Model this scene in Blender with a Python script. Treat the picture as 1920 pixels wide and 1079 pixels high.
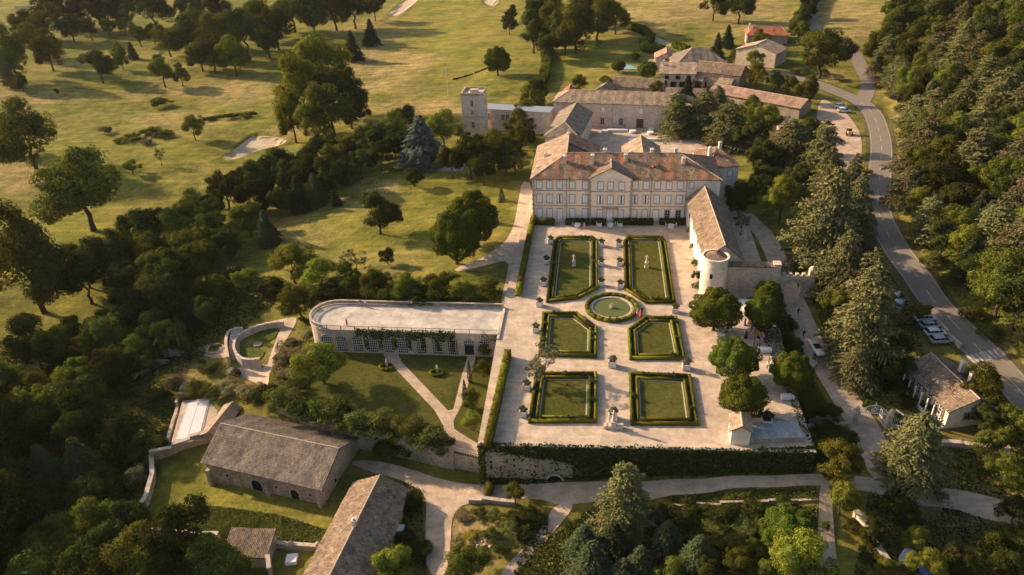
import bpy, math, random
import numpy as np
from mathutils import Vector, Matrix
from mathutils.geometry import delaunay_2d_cdt

for o in list(bpy.data.objects): bpy.data.objects.remove(o)
SC = bpy.context.scene
COL = SC.collection
R = math.radians

# ---------------------------------------------------------------- camera
PW, PH, FOC = 1920.0, 1079.0, 1400.0           # photograph size and focal length in its pixels
CAMH = 80.0
PITCH, YAW, ROLL = R(30.198), R(-7.235), R(-2.411)
def _basis():
    cp, sp = math.cos(PITCH), math.sin(PITCH)
    fw = Vector((math.sin(YAW)*cp, math.cos(YAW)*cp, -sp))
    rt = Vector((math.cos(YAW), -math.sin(YAW), 0)); up = rt.cross(fw)
    return fw, rt*math.cos(ROLL)+up*math.sin(ROLL), -rt*math.sin(ROLL)+up*math.cos(ROLL)
FW, RT, UP = _basis()
cam = bpy.data.cameras.new('camera'); camo = bpy.data.objects.new('camera', cam); COL.objects.link(camo)
m = Matrix.Identity(4)
for i in range(3): m[i][0], m[i][1], m[i][2] = RT[i], UP[i], -FW[i]
m[0][3], m[1][3], m[2][3] = 0, 0, CAMH
camo.matrix_world = m
cam.sensor_fit = 'HORIZONTAL'; cam.sensor_width = 36.0; cam.lens = 36.0*FOC/PW
cam.clip_start = 1.0; cam.clip_end = 12000
SC.camera = camo

# ---------------------------------------------------------------- light
SUN_EL, SUN_AZ = 22.5, 160.0                   # azimuth of the sun counted from +X to +Y
sv = Vector((math.cos(R(SUN_EL))*math.cos(R(SUN_AZ)), math.cos(R(SUN_EL))*math.sin(R(SUN_AZ)), math.sin(R(SUN_EL))))
sun = bpy.data.lights.new('sun', 'SUN'); suno = bpy.data.objects.new('sun', sun); COL.objects.link(suno)
sun.energy = 5.0; sun.angle = R(0.55); sun.color = (1.0, 0.76, 0.50)
suno.rotation_euler = sv.to_track_quat('Z', 'Y').to_euler()
suno.location = (-200, 200, 200)
w = bpy.data.worlds.new('World'); SC.world = w; w.use_nodes = True
nt = w.node_tree; bg = nt.nodes['Background']
sky = nt.nodes.new('ShaderNodeTexSky'); sky.sky_type = 'NISHITA'; sky.sun_disc = False
sky.sun_elevation = R(SUN_EL); sky.sun_rotation = math.atan2(sv.x, sv.y) % (2*math.pi)
sky.dust_density = 2.5; sky.ozone_density = 0.6
nt.links.new(sky.outputs[0], bg.inputs[0]); bg.inputs[1].default_value = 0.112
SC.view_settings.view_transform = 'Standard'; SC.view_settings.look = 'None'
SC.view_settings.exposure = 0.95; SC.view_settings.gamma = 1.0
SC.view_settings.use_curve_mapping = False
SC.render.engine = 'CYCLES'

# ---------------------------------------------------------------- pixel -> world
def ray(px, py):
    return FW + RT*((px-PW/2)/FOC) - UP*((py-PH/2)/FOC)
def gp(px, py, z=0.0):
    d = ray(px, py); t = (CAMH-z)/-d.z
    return Vector((d.x*t, d.y*t, z))
def onY(px, py, Y):
    d = ray(px, py); t = Y/d.y
    return d.x*t, CAMH+d.z*t
def proj(P):
    d = np.asarray(P, float)-np.array([0, 0, CAMH]); k = d@np.array(FW)
    return PW/2+FOC*(d@np.array(RT))/k, PH/2-FOC*(d@np.array(UP))/k, k

# ---------------------------------------------------------------- mesh helpers
class MB:
    def __init__(s): s.v = []; s.f = []; s.uv = []; s.has = False; s.mi = []; s.m = 0
    def face(s, pts, uv=None):
        n = len(s.v); s.v += [tuple(p) for p in pts]; s.f.append(tuple(range(n, n+len(pts))))
        s.uv.append(uv if uv else [(0, 0)]*len(pts)); s.mi.append(s.m)
        if uv: s.has = True
    def box(s, c, d, rz=0.0, taper=1.0):
        x, y, z = d[0]/2, d[1]/2, d[2]/2; ca, sa = math.cos(rz), math.sin(rz); P = []
        for k in (-1, 1):
            t = taper if k > 0 else 1.0
            for a, b in ((-1, -1), (1, -1), (1, 1), (-1, 1)):
                X, Y = a*x*t, b*y*t; P.append((c[0]+X*ca-Y*sa, c[1]+X*sa+Y*ca, c[2]+k*z))
        n = len(s.v); s.v += P
        for q in ((3, 2, 1, 0), (4, 5, 6, 7), (0, 1, 5, 4), (1, 2, 6, 5), (2, 3, 7, 6), (3, 0, 4, 7)):
            s.f.append(tuple(n+i for i in q)); s.uv.append([(0, 0)]*4); s.mi.append(s.m)
        return s
    def bx(s, x0, x1, y0, y1, z0, z1):
        return s.box(((x0+x1)/2, (y0+y1)/2, (z0+z1)/2), (x1-x0, y1-y0, z1-z0))
    def prism(s, poly, z0, z1):
        a = sum(poly[i][0]*poly[(i+1) % len(poly)][1]-poly[(i+1) % len(poly)][0]*poly[i][1] for i in range(len(poly)))
        if a < 0: poly = poly[::-1]
        s.face([(p[0], p[1], z1) for p in poly]); s.face([(p[0], p[1], z0) for p in poly[::-1]])
        for i in range(len(poly)):
            p, q = poly[i], poly[(i+1) % len(poly)]
            s.face([(p[0], p[1], z0), (q[0], q[1], z0), (q[0], q[1], z1), (p[0], p[1], z1)])
        return s
    def beam(s, a, b, w, h):
        a, b = Vector(a), Vector(b); d = (b-a).normalized()
        u = Vector((0, 0, 1)) if abs(d.z) < .9 else Vector((1, 0, 0))
        sd = d.cross(u).normalized(); up = sd.cross(d).normalized()
        P = [p+sd*(i*w/2)+up*(j*h/2) for p in (a, b) for i, j in ((-1, -1), (1, -1), (1, 1), (-1, 1))]
        n = len(s.v); s.v += [tuple(p) for p in P]
        for q in ((0, 1, 2, 3), (7, 6, 5, 4), (4, 5, 1, 0), (5, 6, 2, 1), (6, 7, 3, 2), (7, 4, 0, 3)):
            s.f.append(tuple(n+i for i in q)); s.uv.append([(0, 0)]*4); s.mi.append(s.m)
        return s
    def tube(s, pts, rad, n=6, cap=True):
        pts = [Vector(p) for p in pts]; rings = []
        for i, p in enumerate(pts):
            d = (pts[min(i+1, len(pts)-1)]-pts[max(i-1, 0)]).normalized()
            u = Vector((0, 0, 1)) if abs(d.z) < .9 else Vector((1, 0, 0))
            a = d.cross(u).normalized(); b = a.cross(d).normalized(); r = rad[i] if isinstance(rad, (list, tuple)) else rad
            k = len(s.v); s.v += [tuple(p+(a*math.cos(t)+b*math.sin(t))*r) for t in [2*math.pi*j/n for j in range(n)]]; rings.append(k)
        for i in range(len(rings)-1):
            for j in range(n):
                s.f.append((rings[i]+j, rings[i]+(j+1) % n, rings[i+1]+(j+1) % n, rings[i+1]+j)); s.uv.append([(0, 0)]*4); s.mi.append(s.m)
        if cap:
            for k in (rings[0], rings[-1]):
                s.f.append(tuple(k+j for j in range(n))); s.uv.append([(0, 0)]*n); s.mi.append(s.m)
        return s
    def lathe(s, prof, n=16, c=(0, 0, 0)):
        rings = []
        for r, z in prof:
            k = len(s.v); s.v += [(c[0]+r*math.cos(2*math.pi*j/n), c[1]+r*math.sin(2*math.pi*j/n), c[2]+z) for j in range(n)]; rings.append(k)
        for i in range(len(rings)-1):
            for j in range(n):
                s.f.append((rings[i]+j, rings[i]+(j+1) % n, rings[i+1]+(j+1) % n, rings[i+1]+j)); s.uv.append([(0, 0)]*4); s.mi.append(s.m)
        for k in (rings[0], rings[-1]):
            s.f.append(tuple(k+j for j in range(n))); s.uv.append([(0, 0)]*n); s.mi.append(s.m)
        return s
    def mesh(s, name, mat=None, smooth=False):
        me = bpy.data.meshes.new(name); me.from_pydata(s.v, [], s.f); me.update()
        if s.has:
            l = me.uv_layers.new(name='UVMap'); l.data.foreach_set('uv', [c for f in s.uv for p in f for c in p])
        if mat:
            for mm in (mat if isinstance(mat, list) else [mat]): me.materials.append(mm)
            if isinstance(mat, list): me.polygons.foreach_set('material_index', s.mi)
        if smooth: me.polygons.foreach_set('use_smooth', [True]*len(me.polygons))
        return me
def npmesh(name, v, f, mat=None):
    v = np.asarray(v, np.float32).reshape(-1, 3); f = np.asarray(f, np.int32); k = f.shape[1]
    me = bpy.data.meshes.new(name); me.vertices.add(len(v)); me.vertices.foreach_set('co', v.ravel())
    me.loops.add(f.size); me.loops.foreach_set('vertex_index', f.ravel())
    me.polygons.add(len(f)); me.polygons.foreach_set('loop_start', np.arange(0, f.size, k, dtype=np.int32))
    me.update(calc_edges=True); me.validate()
    if mat: me.materials.append(mat)
    return me
def link(name, data, parent=None, loc=(0, 0, 0), rz=0.0, scale=None):
    o = bpy.data.objects.new(name, data); COL.objects.link(o)
    if parent: o.parent = parent
    o.location = loc; o.rotation_euler = (0, 0, rz)
    if scale: o.scale = scale if isinstance(scale, (tuple, list)) else (scale,)*3
    return o
def tag(o, label=None, cat=None, group=None, kind=None):
    if label: o['label'] = label
    if cat: o['category'] = cat
    if group: o['group'] = group
    if kind: o['kind'] = kind
    return o
def thing(name, label, cat, loc=(0, 0, 0), rz=0.0, group=None):
    e = link(name, None, None, loc, rz); e.empty_display_size = .5
    return tag(e, label, cat, group)
def struct(name, mb, mat):
    o = link(name, mb.mesh(name, mat) if isinstance(mb, MB) else mb); o['kind'] = 'structure'; return o
def part(name, mb, mat, parent, loc=(0, 0, 0), rz=0.0, smooth=False):
    return link(name, mb.mesh(name, mat, smooth) if isinstance(mb, MB) else mb, parent, loc, rz)
def copy_tree(o, parent=None):
    c = o.copy(); COL.objects.link(c); c.parent = parent
    if parent is not None: c.matrix_parent_inverse = o.matrix_parent_inverse.copy()
    for ch in o.children: copy_tree(ch, c)
    return c

# ---------------------------------------------------------------- materials
MATS = {}
class NT:
    def __init__(s, name):
        s.m = bpy.data.materials.new(name); s.m.use_nodes = True; s.t = s.m.node_tree
        s.b = s.t.nodes['Principled BSDF']; MATS[name] = s.m
    def n(s, typ, **kw):
        x = s.t.nodes.new('ShaderNode'+typ)
        for k, v in kw.items():
            if k in x.inputs.keys() if isinstance(k, str) else False: x.inputs[k].default_value = v
            else: setattr(x, k, v)
        return x
    def l(s, a, b): s.t.links.new(a, b)
    def noise(s, scale, vec=None, detail=4, rough=.6):
        x = s.n('TexNoise'); x.inputs['Scale'].default_value = scale; x.inputs['Detail'].default_value = detail; x.inputs['Roughness'].default_value = rough
        if vec: s.l(vec, x.inputs['Vector'])
        return x.outputs['Fac']
    def ramp(s, fac, stops):
        x = s.n('ValToRGB'); e = x.color_ramp.elements
        while len(e) < len(stops): e.new(.5)
        for i, (p, c) in enumerate(stops): e[i].position = p; e[i].color = (*c, 1) if len(c) == 3 else c
        s.l(fac, x.inputs[0]); return x.outputs[0]
    def mix(s, fac, a, b, mode='MIX'):
        x = s.n('MixRGB', blend_type=mode)
        for i, q in ((0, fac), (1, a), (2, b)):
            if hasattr(q, 'links'): s.l(q, x.inputs[i])
            else: x.inputs[i].default_value = q if i == 0 else (*q, 1)
        return x.outputs[0]
    def math(s, op, a, b=0.0):
        x = s.n('Math', operation=op)
        for i, q in ((0, a), (1, b)):
            if hasattr(q, 'links'): s.l(q, x.inputs[i])
            else: x.inputs[i].default_value = q
        return x.outputs[0]
    def pos(s): return s.n('NewGeometry').outputs['Position']
    def scaled(s, vec, sc):
        x = s.n('Mapping'); s.l(vec, x.inputs['Vector']); x.inputs['Scale'].default_value = sc; return x.outputs[0]
    def bump(s, h, dist=.05, st=.6):
        x = s.n('Bump'); x.inputs['Distance'].default_value = dist; x.inputs['Strength'].default_value = st
        s.l(h, x.inputs['Height']); s.l(x.outputs[0], s.b.inputs['Normal'])
    def col(s, c):
        if hasattr(c, 'links'): s.l(c, s.b.inputs['Base Color'])
        else: s.b.inputs['Base Color'].default_value = (*c, 1)
    def fin(s, rough=.9, spec=.2):
        s.b.inputs['Roughness'].default_value = rough; s.b.inputs['Specular IOR Level'].default_value = spec; return s.m

def plain(name, c, rough=.8, spec=.3, var=.12, scale=3.0, metal=0.0):
    s = NT(name); f = s.noise(scale, s.pos())
    lo = tuple(x*(1-var*2) for x in c); hi = tuple(min(1, x*(1+var*1.4)) for x in c)
    s.col(s.ramp(f, [(.25, lo), (.75, hi)])); s.b.inputs['Metallic'].default_value = metal
    return s.fin(rough, spec)
def stone(name, c, c2, scale=2.0, bump=.05, mortar=.25, stain=.25):
    """rubble or ashlar wall: cells, big stains, relief"""
    s = NT(name); p = s.pos(); v = s.n('TexVoronoi'); s.l(s.scaled(p, (1, 1, 1.7)), v.inputs['Vector']); v.inputs['Scale'].default_value = scale
    cell = s.n('SeparateColor'); s.l(v.outputs['Color'], cell.inputs[0])
    base = s.mix(cell.outputs[0], c, c2)
    d = s.ramp(v.outputs['Distance'], [(.0, (1, 1, 1)), (.55, (1, 1, 1)), (.8, (1-mortar,)*3)])
    base = s.mix(1.0, base, d, 'MULTIPLY')
    big = s.ramp(s.noise(.35, s.scaled(p, (1, 1, .5)), 6, .7), [(.3, (1-stain,)*3), (.62, (1.08,)*3)])
    base = s.mix(1.0, base, big, 'MULTIPLY')
    fine = s.noise(9, p, 3); base = s.mix(1.0, base, s.ramp(fine, [(.2, (.85,)*3), (.8, (1.12,)*3)]), 'MULTIPLY')
    s.col(base); s.bump(s.math('ADD', s.math('MULTIPLY', v.outputs['Distance'], -1), s.math('MULTIPLY', fine, .5)), bump)
    return s.fin(.92, .15)
def tiles(name, cols, orange=0.0, pw=.28, ph=.42, oc=((.42, .13, .05), (.30, .12, .06))):
    """canal tiles: one random tone per tile, lichen patches, optional new orange strips down the slope"""
    s = NT(name); uv = s.n('UVMap').outputs[0]; sp = s.n('SeparateXYZ'); s.l(uv, sp.inputs[0])
    ci = s.math('FLOOR', s.math('DIVIDE', sp.outputs[0], pw)); ri = s.math('FLOOR', s.math('DIVIDE', sp.outputs[1], ph))
    cb = s.n('CombineXYZ'); s.l(ci, cb.inputs[0]); s.l(ri, cb.inputs[1]); wn = s.n('TexWhiteNoise', noise_dimensions='3D'); s.l(cb.outputs[0], wn.inputs[0])
    k = len(cols); base = s.ramp(wn.outputs['Value'], [(i/(k-1), c) for i, c in enumerate(cols)])
    p = s.pos()
    if orange > 0:
        on = s.noise(.55, s.scaled(uv, (1.0, .16, 1)), 5, .75)
        om = s.ramp(on, [(.60-orange, (0, 0, 0)), (.70-orange, (1, 1, 1))])
        oj = s.math('MULTIPLY', om, s.ramp(wn.outputs['Value'], [(.0, (.3,)*3), (.45, (1, 1, 1))]))
        wn2 = s.n('TexWhiteNoise', noise_dimensions='3D'); s.l(s.scaled(cb.outputs[0], (1.7, 2.3, 1)), wn2.inputs[0])
        base = s.mix(oj, base, s.mix(wn2.outputs['Value'], oc[0], oc[1]))
    st = s.ramp(s.noise(.5, p, 6, .7), [(.28, (.48, .47, .46)), (.62, (1.2, 1.17, 1.12))])
    base = s.mix(1.0, base, st, 'MULTIPLY')
    fr = s.math('FRACT', s.math('DIVIDE', sp.outputs[1], ph))
    base = s.mix(1.0, base, s.ramp(fr, [(0, (.55,)*3), (.14, (1, 1, 1)), (1, (1, 1, 1))]), 'MULTIPLY')
    s.col(base); s.bump(s.math('ADD', fr, s.math('MULTIPLY', wn.outputs['Value'], .6)), .03, .7)
    return s.fin(.9, .15)
def leafmat(name, a, b, trans=.25, vary=.35, isl=.55):
    """leaves: tone per leaf spray and per plant, light shining through"""
    s = NT(name); g = s.n('NewGeometry'); oi = s.n('ObjectInfo')
    f = s.math('ADD', s.math('MULTIPLY', g.outputs['Random Per Island'], isl), s.math('MULTIPLY', s.noise(.35, g.outputs['Position'], 3), 1.05-isl))
    c = s.ramp(f, [(.2, a), (.8, b)])
    hs = s.n('HueSaturation'); s.l(c, hs.inputs['Color'])
    s.l(s.math('ADD', s.math('MULTIPLY', oi.outputs['Random'], .05), .475), hs.inputs['Hue'])
    s.l(s.math('ADD', s.math('MULTIPLY', oi.outputs['Random'], vary*2), 1-vary), hs.inputs['Value'])
    d = s.n('BsdfDiffuse'); t = s.n('BsdfTranslucent'); mx = s.n('MixShader'); mx.inputs[0].default_value = trans
    s.l(hs.outputs[0], d.inputs[0]); s.l(s.mix(1.0, hs.outputs[0], (1.25, 1.2, .6), 'MULTIPLY'), t.inputs[0]); s.l(d.outputs[0], mx.inputs[1]); s.l(t.outputs[0], mx.inputs[2])
    s.l(mx.outputs[0], s.t.nodes['Material Output'].inputs[0]); return s.m
def gravel(name, c, scale=.5, dark=.72):
    s = NT(name); p = s.pos()
    a = s.noise(scale, p, 8, .7); b = s.noise(scale*14, p, 4, .7); tr = s.noise(.9, s.scaled(p, (.25, 1.0, 1)), 5, .6)
    base = s.mix(1.0, c, s.ramp(a, [(.3, (dark, dark*.97, dark*.94)), (.65, (1.1, 1.1, 1.1))]), 'MULTIPLY')
    base = s.mix(1.0, base, s.ramp(b, [(.25, (.72,)*3), (.75, (1.2,)*3)]), 'MULTIPLY')
    pt = s.noise(.09, p, 6, .7); base = s.mix(s.ramp(pt, [(.46, (0,)*3), (.64, (.75,)*3)]), base, (c[0]*.66, c[1]*.68, c[2]*.70))
    base = s.mix(1.0, base, s.ramp(tr, [(.35, (.88,)*3), (.6, (1.05,)*3)]), 'MULTIPLY')
    wk = s.noise(.33, s.scaled(p, (1, 1, 1)), 8, .8); base = s.mix(1.0, base, s.ramp(wk, [(.36, (.74, .75, .76)), (.52, (1.03,)*3), (.72, (1.1,)*3)]), 'MULTIPLY')
    base = s.mix(s.math('MULTIPLY', s.ramp(s.noise(1.7, p, 7, .85), [(.60, (0,)*3), (.70, (1,)*3)]), .35), base, (c[0]*.5, c[1]*.55, c[2]*.45))
    s.col(base); s.bump(b, .04, .5); return s.fin(.95, .1)
def grassm(name, dark, mid, straw, amt=.5, bump=.12, sc=1.0):
    s = NT(name); p = s.pos()
    big = s.noise(.06*sc, p, 6, .65); mid_n = s.noise(.5*sc, p, 6, .7); fine = s.noise(5*sc, p, 4, .75)
    base = s.mix(s.ramp(mid_n, [(.3, (0, 0, 0)), (.7, (1, 1, 1))]), dark, mid)
    k = s.math('MULTIPLY', s.ramp(s.math('ADD', s.math('MULTIPLY', big, .6), s.math('MULTIPLY', fine, .4)), [(.42, (0, 0, 0)), (.62, (1, 1, 1))]), amt)
    base = s.mix(k, base, straw)
    base = s.mix(1.0, base, s.ramp(s.noise(1.1*sc, p, 5, .75), [(.3, (.62, .68, .6)), (.68, (1.22, 1.18, 1.1))]), 'MULTIPLY')
    base = s.mix(1.0, base, s.ramp(fine, [(.2, (.6,)*3), (.8, (1.3,)*3)]), 'MULTIPLY')
    s.col(base); s.bump(s.math('ADD', fine, mid_n), bump, .9); return s.fin(.97, .05)
# ---------------------------------------------------------------- terrain
TERRACE = [(-17.6, 87.6), (34, 89.3), (34, 105), (35, 120), (36.5, 136), (37, 175), (38, 200), (30, 243), (-10, 247), (-16.5, 215), (-17.5, 193), (-17.8, 168), (-18.4, 128)]
LZ = -5.5
LOWER = [tuple(gp(x, y, LZ)[:2]) for x, y in ((598, 640), (760, 640), (940, 650))] + [(-17.7, 91.0)] + \
        [tuple(gp(x, y, LZ)[:2]) for x, y in ((905, 862), (850, 850), (760, 826), (690, 812), (600, 795), (500, 752), (505, 700), (535, 660))]
def inpoly(x, y, poly):
    x, y = np.asarray(x), np.asarray(y); r = np.zeros(x.shape, bool); n = len(poly)
    for i in range(n):
        (x0, y0), (x1, y1) = poly[i], poly[(i+1) % n]
        if y0 == y1: continue
        c = ((y0 > y) != (y1 > y)) & (x < (x1-x0)*(y-y0)/(y1-y0)+x0); r ^= c
    return r
CPX = [(50, 30, -4), (300, 100, -6), (100, 250, -9), (300, 200, -8), (500, 300, -8), (50, 450, -11), (150, 500, -12), (20, 620, -14),
 (650, 150, -6), (800, 60, -4), (800, 160, -4), (600, 40, -4), (950, 100, -2), (1000, 150, -.5), (1100, 100, 1), (1300, 30, 6), (1480, 60, 7), (1600, 60, 9), (1250, 100, 2),
 (1300, 140, 1.5), (1450, 130, 3), (1500, 180, 1), (1180, 150, .5), (700, 420, -3), (850, 400, -2), (950, 450, -.8), (600, 480, -5), (540, 540, -6), (760, 500, -2.5), (980, 380, -.2),
 (800, 320, -1.5), (900, 250, -.8), (700, 250, -4), (400, 430, -9), (300, 520, -11), (200, 600, -14), (450, 520, -8), (350, 620, -11), (250, 700, -14), (100, 750, -17), (50, 900, -19),
 (200, 900, -16), (100, 1050, -20), (300, 800, -13), (600, 550, -2.2), (760, 555, -1.2), (900, 560, -.6), (860, 520, -1), (540, 605, -6.2), (480, 620, -6.8), (470, 650, -7), (480, 700, -8), (420, 650, -8.6), (540, 660, -5.8), (560, 690, -5.8),
 (700, 700, -6.3), (850, 750, -6.3), (600, 740, -6.4), (370, 780, -9.5), (350, 720, -9.5), (440, 720, -8.5), (450, 950, -11), (580, 1000, -11), (330, 930, -12.5), (450, 1060, -12), (700, 880, -9.6), (760, 895, -9.4), (850, 930, -9.2), (980, 920, -7.9), (1070, 915, -6.8), (1150, 908, -5.6), (1270, 906, -4.6), (1400, 903, -3.7),
 (1530, 898, -3.5), (1600, 895, -3.9), (1000, 1000, -9.5), (1200, 1000, -9.5), (1450, 1000, -7.5), (1600, 1000, -7), (820, 1040, -10.5), (930, 990, -7.6), (1300, 960, -6.5), (1400, 932, -4.2), (1500, 930, -4.0),
 (1620, 780, -4.4), (1560, 700, -3.2), (1520, 640, -2), (1485, 560, -.8), (1640, 850, -4.8), (1780, 790, -5.5), (1700, 680, -3.8), (1700, 620, -2.6), (1830, 900, -6.3), (1800, 1040, -9.5),
 (1870, 690, -3), (1780, 590, -1.5), (1700, 480, -.5), (1650, 350, 0), (1650, 250, .4), (1600, 190, .8), (1500, 150, 2), (1620, 140, 2), (1560, 250, .3), (1550, 400, -.2), (1600, 470, -.6),
 (1760, 480, .5), (1750, 350, 1), (1800, 200, 3), (1690, 170, 2), (1915, 640, -1), (1900, 300, 2), (1850, 60, 7), (1730, 20, 9),
 (1440, 440, -.3), (1420, 380, -.3), (1400, 300, -.2), (1450, 250, 0), (1000, 300, -.5), (960, 300, -.5), (1660, 200, 1.2)]
CPW = [(0, 1500, 25), (-900, 900, 0), (-1200, 1800, 20), (400, 1500, 60), (700, 300, 15), (900, 1200, 40), (-300, -200, -30), (300, -200, -15), (0, -60, -20), (-300, 70, 20), (-175, 92, 2), (-230, 60, 12), (220, 60, 0), (120, 20, -8), (-600, 300, -14), (0, 30, -14), (2500, 2500, 150), (-2500, 2500, 40), (-2500, -500, 0), (2500, -500, 60), (0, 3500, 90)]
CP = np.array([tuple(gp(a, b, z)) for a, b, z in CPX] + CPW)
def axis(lo, hi, step, glo, ghi):
    a = list(np.arange(lo, hi, step)); s = step; x = a[-1]
    while x < ghi: s *= 1.09; x += s; a.append(x)
    s = step; x = a[0]
    while x > glo: s *= 1.09; x -= s; a.insert(0, x)
    return np.array(a)
XS = axis(-150, 120, 1.5, -3200, 3200); YS = axis(46, 270, 1.5, -1500, 6000)
GX, GY = np.meshgrid(XS, YS)
def vnoise(x, y, seed=0):
    r = np.random.RandomState(seed); out = np.zeros_like(x)
    for k in range(10):
        a = r.uniform(0, 6.283); q = 2**r.uniform(0, 2.5); out += np.sin((x*math.cos(a)+y*math.sin(a))*q+r.uniform(0, 6.28))/q**.7
    return out/3
def rawh(x, y):
    num = np.zeros_like(x); den = np.zeros_like(x)
    for cx, cy, cz in CP:
        d2 = (x-cx)**2+(y-cy)**2+16.0; w_ = d2**-1.7; num += w_*cz; den += w_
    return num/den
HG = rawh(GX, GY)
for _ in range(2):                              # soften
    P_ = np.pad(HG, 1, mode='edge'); HG = (P_[:-2, 1:-1]+P_[2:, 1:-1]+P_[1:-1, :-2]+P_[1:-1, 2:]+2*HG)/6
# wooded hillside: rises to the right of the road
HE = [gp(x, y, z) for x, y, z in ((1690, -60, 9), (1660, 60, 7), (1650, 110, 3), (1650, 165, 2), (1672, 215, 1), (1690, 270, .5), (1688, 340, .2), (1690, 400, 0), (1725, 470, -.4), (1770, 530, -1), (1830, 600, -2), (1900, 680, -3), (1990, 770, -4), (2100, 900, -6))]
dd = np.full(GX.shape, 1e9); sg = np.zeros(GX.shape)
for a_, b_ in zip(HE[:-1], HE[1:]):
    ex, ey = b_.x-a_.x, b_.y-a_.y; t_ = np.clip(((GX-a_.x)*ex+(GY-a_.y)*ey)/(ex*ex+ey*ey), 0, 1)
    d_ = np.hypot(GX-a_.x-t_*ex, GY-a_.y-t_*ey); cr = ex*(GY-a_.y)-ey*(GX-a_.x)
    k_ = d_ < dd; dd = np.where(k_, d_, dd); sg = np.where(k_, cr, sg)
DR = np.where(sg > 0, dd, 0)
HG += np.minimum(.42*DR, 12+.26*DR)*np.exp(-(DR/700)**2)
HG += .35*vnoise(GX/26, GY/26, 1)*np.clip((np.hypot(GX+20, GY-150))/150, .12, 2.0)
for poly, z in ((TERRACE, 0.0), (LOWER, LZ)):
    ins = inpoly(GX, GY, poly); HG = np.where(ins, np.minimum(HG, z-.45), HG)
BUNK = [[(413, 294), (440, 282), (462, 262), (480, 254), (520, 256), (540, 262), (530, 272), (490, 280), (450, 296), (425, 299)], [(728, 26), (742, 16), (752, 5), (775, -4), (785, 0), (768, 14), (756, 27), (738, 31)], [(905, 0), (920, -8), (938, -2), (930, 12), (915, 10)]]
for pb in BUNK:                                 # sand bunkers are hollows with a raised lip
    P_ = np.array([tuple(gp(x, y, -7.5 if y > 200 else -4.2))[:2] for x, y in pb]); c_ = P_.mean(0)
    for gr, dz_ in ((1.25, .45), (1.0, -.8), (.8, -.5)): HG = np.where(inpoly(GX, GY, [tuple(c_+(q-c_)*gr) for q in P_]), HG+dz_, HG)
def Hh(x, y):
    x = np.asarray(x, float); y = np.asarray(y, float)
    i = np.clip(np.searchsorted(XS, x)-1, 0, len(XS)-2); j = np.clip(np.searchsorted(YS, y)-1, 0, len(YS)-2)
    u = (x-XS[i])/(XS[i+1]-XS[i]); v = (y-YS[j])/(YS[j+1]-YS[j])
    return (HG[j, i]*(1-u)+HG[j, i+1]*u)*(1-v)+(HG[j+1, i]*(1-u)+HG[j+1, i+1]*u)*v
def surf(x, y):
    h = Hh(x, y)
    for poly, z in ((LOWER, LZ), (TERRACE, 0.0)):
        h = np.where(inpoly(x, y, poly), z, h)
    return h
TT = np.concatenate([np.arange(40, 320, .35), np.arange(320, 1500, 1.2)])
def GT(px, py, off=0.0):
    """where the ray through a photo pixel meets the ground (or a level `off` metres above the ground)"""
    d = ray(px, py); x, y, z = d.x*TT, d.y*TT, CAMH+d.z*TT
    h = z-(surf(x, y)+off); k = np.argmax(h < 0)
    if h[k] >= 0: k = len(TT)-1
    a, b = h[max(k-1, 0)], h[k]; t = TT[max(k-1, 0)]+(TT[k]-TT[max(k-1, 0)])*(a/(a-b) if a != b else 0)
    x, y = d.x*t, d.y*t
    return Vector((x, y, float(surf(np.array(x), np.array(y)))))
def depth(p): return (p-Vector((0, 0, CAMH))).dot(FW)

# painted ground cover, in photo pixels: straw, bare earth, freshly mown
DRY = [(700, 130, 110, 50, .9), (640, 200, 60, 20, .8), (830, 205, 130, 16, .9), (420, 175, 90, 22, .8), (330, 225, 100, 14, .7), (300, 160, 60, 14, .5), (200, 180, 110, 12, .5), (60, 180, 80, 16, .7), (30, 330, 70, 25, 1), (560, 245, 50, 12, .9),
 (1300, 20, 180, 30, .9), (1230, 55, 60, 16, .8), (1430, 40, 120, 25, .7), (1600, 40, 90, 45, .8), (700, 350, 45, 18, .9), (640, 385, 50, 14, .6), (740, 480, 60, 40, .35), (560, 440, 60, 40, .45), (870, 430, 60, 60, .1), (720, 65, 40, 40, .5),
 (1560, 145, 45, 12, .8), (1700, 180, 40, 40, .5), (1700, 250, 30, 60, .6), (570, 680, 60, 45, .8), (360, 690, 40, 30, .7), (450, 730, 50, 20, .8), (110, 120, 60, 8, .7), (100, 65, 100, 8, .4), (340, 15, 40, 12, .6), (480, 50, 30, 8, .7), (1490, 470, 10, 10, .3),
 (1950, 110, 20, 20, .2), (650, 60, 30, 10, .8)]
DIRT = [(1650, 310, 14, 60, .5), (1690, 300, 14, 90, .55), (1730, 560, 30, 60, .8), (1690, 215, 20, 25, .5), (1850, 950, 110, 30, 1), (1750, 990, 80, 40, .8), (870, 1000, 60, 60, .8), (820, 1000, 40, 80, .55), (1690, 560, 30, 60, .35), (1730, 640, 40, 30, .3), (1840, 830, 60, 20, .5), (1700, 790, 50, 25, .5), (590, 635, 40, 24, .6), (1560, 890, 40, 30, .5), (1700, 860, 60, 50, .4), (1450, 620, 30, 60, .6), (1680, 1040, 60, 40, .3)]
MOWN = [(850, 60, 150, 90, .8), (480, 300, 60, 20, .9), (700, 420, 200, 100, .6), (150, 480, 120, 120, .7), (1110, 110, 70, 50, .8), (200, 290, 150, 40, .4), (500, 1000, 130, 70, .9), (560, 50, 60, 20, .6)]
def paint(lst, X, Y, n):
    r = np.zeros_like(X)
    for cx, cy, rx, ry, s in lst:
        q = np.sqrt(((X-cx)/rx)**2+((Y-cy)/ry)**2)+n*.35
        r = np.maximum(r, s*np.clip((1.25-q)/.5, 0, 1))
    return r
VX, VY, VZ = GX.ravel(), GY.ravel(), HG.ravel()
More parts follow.
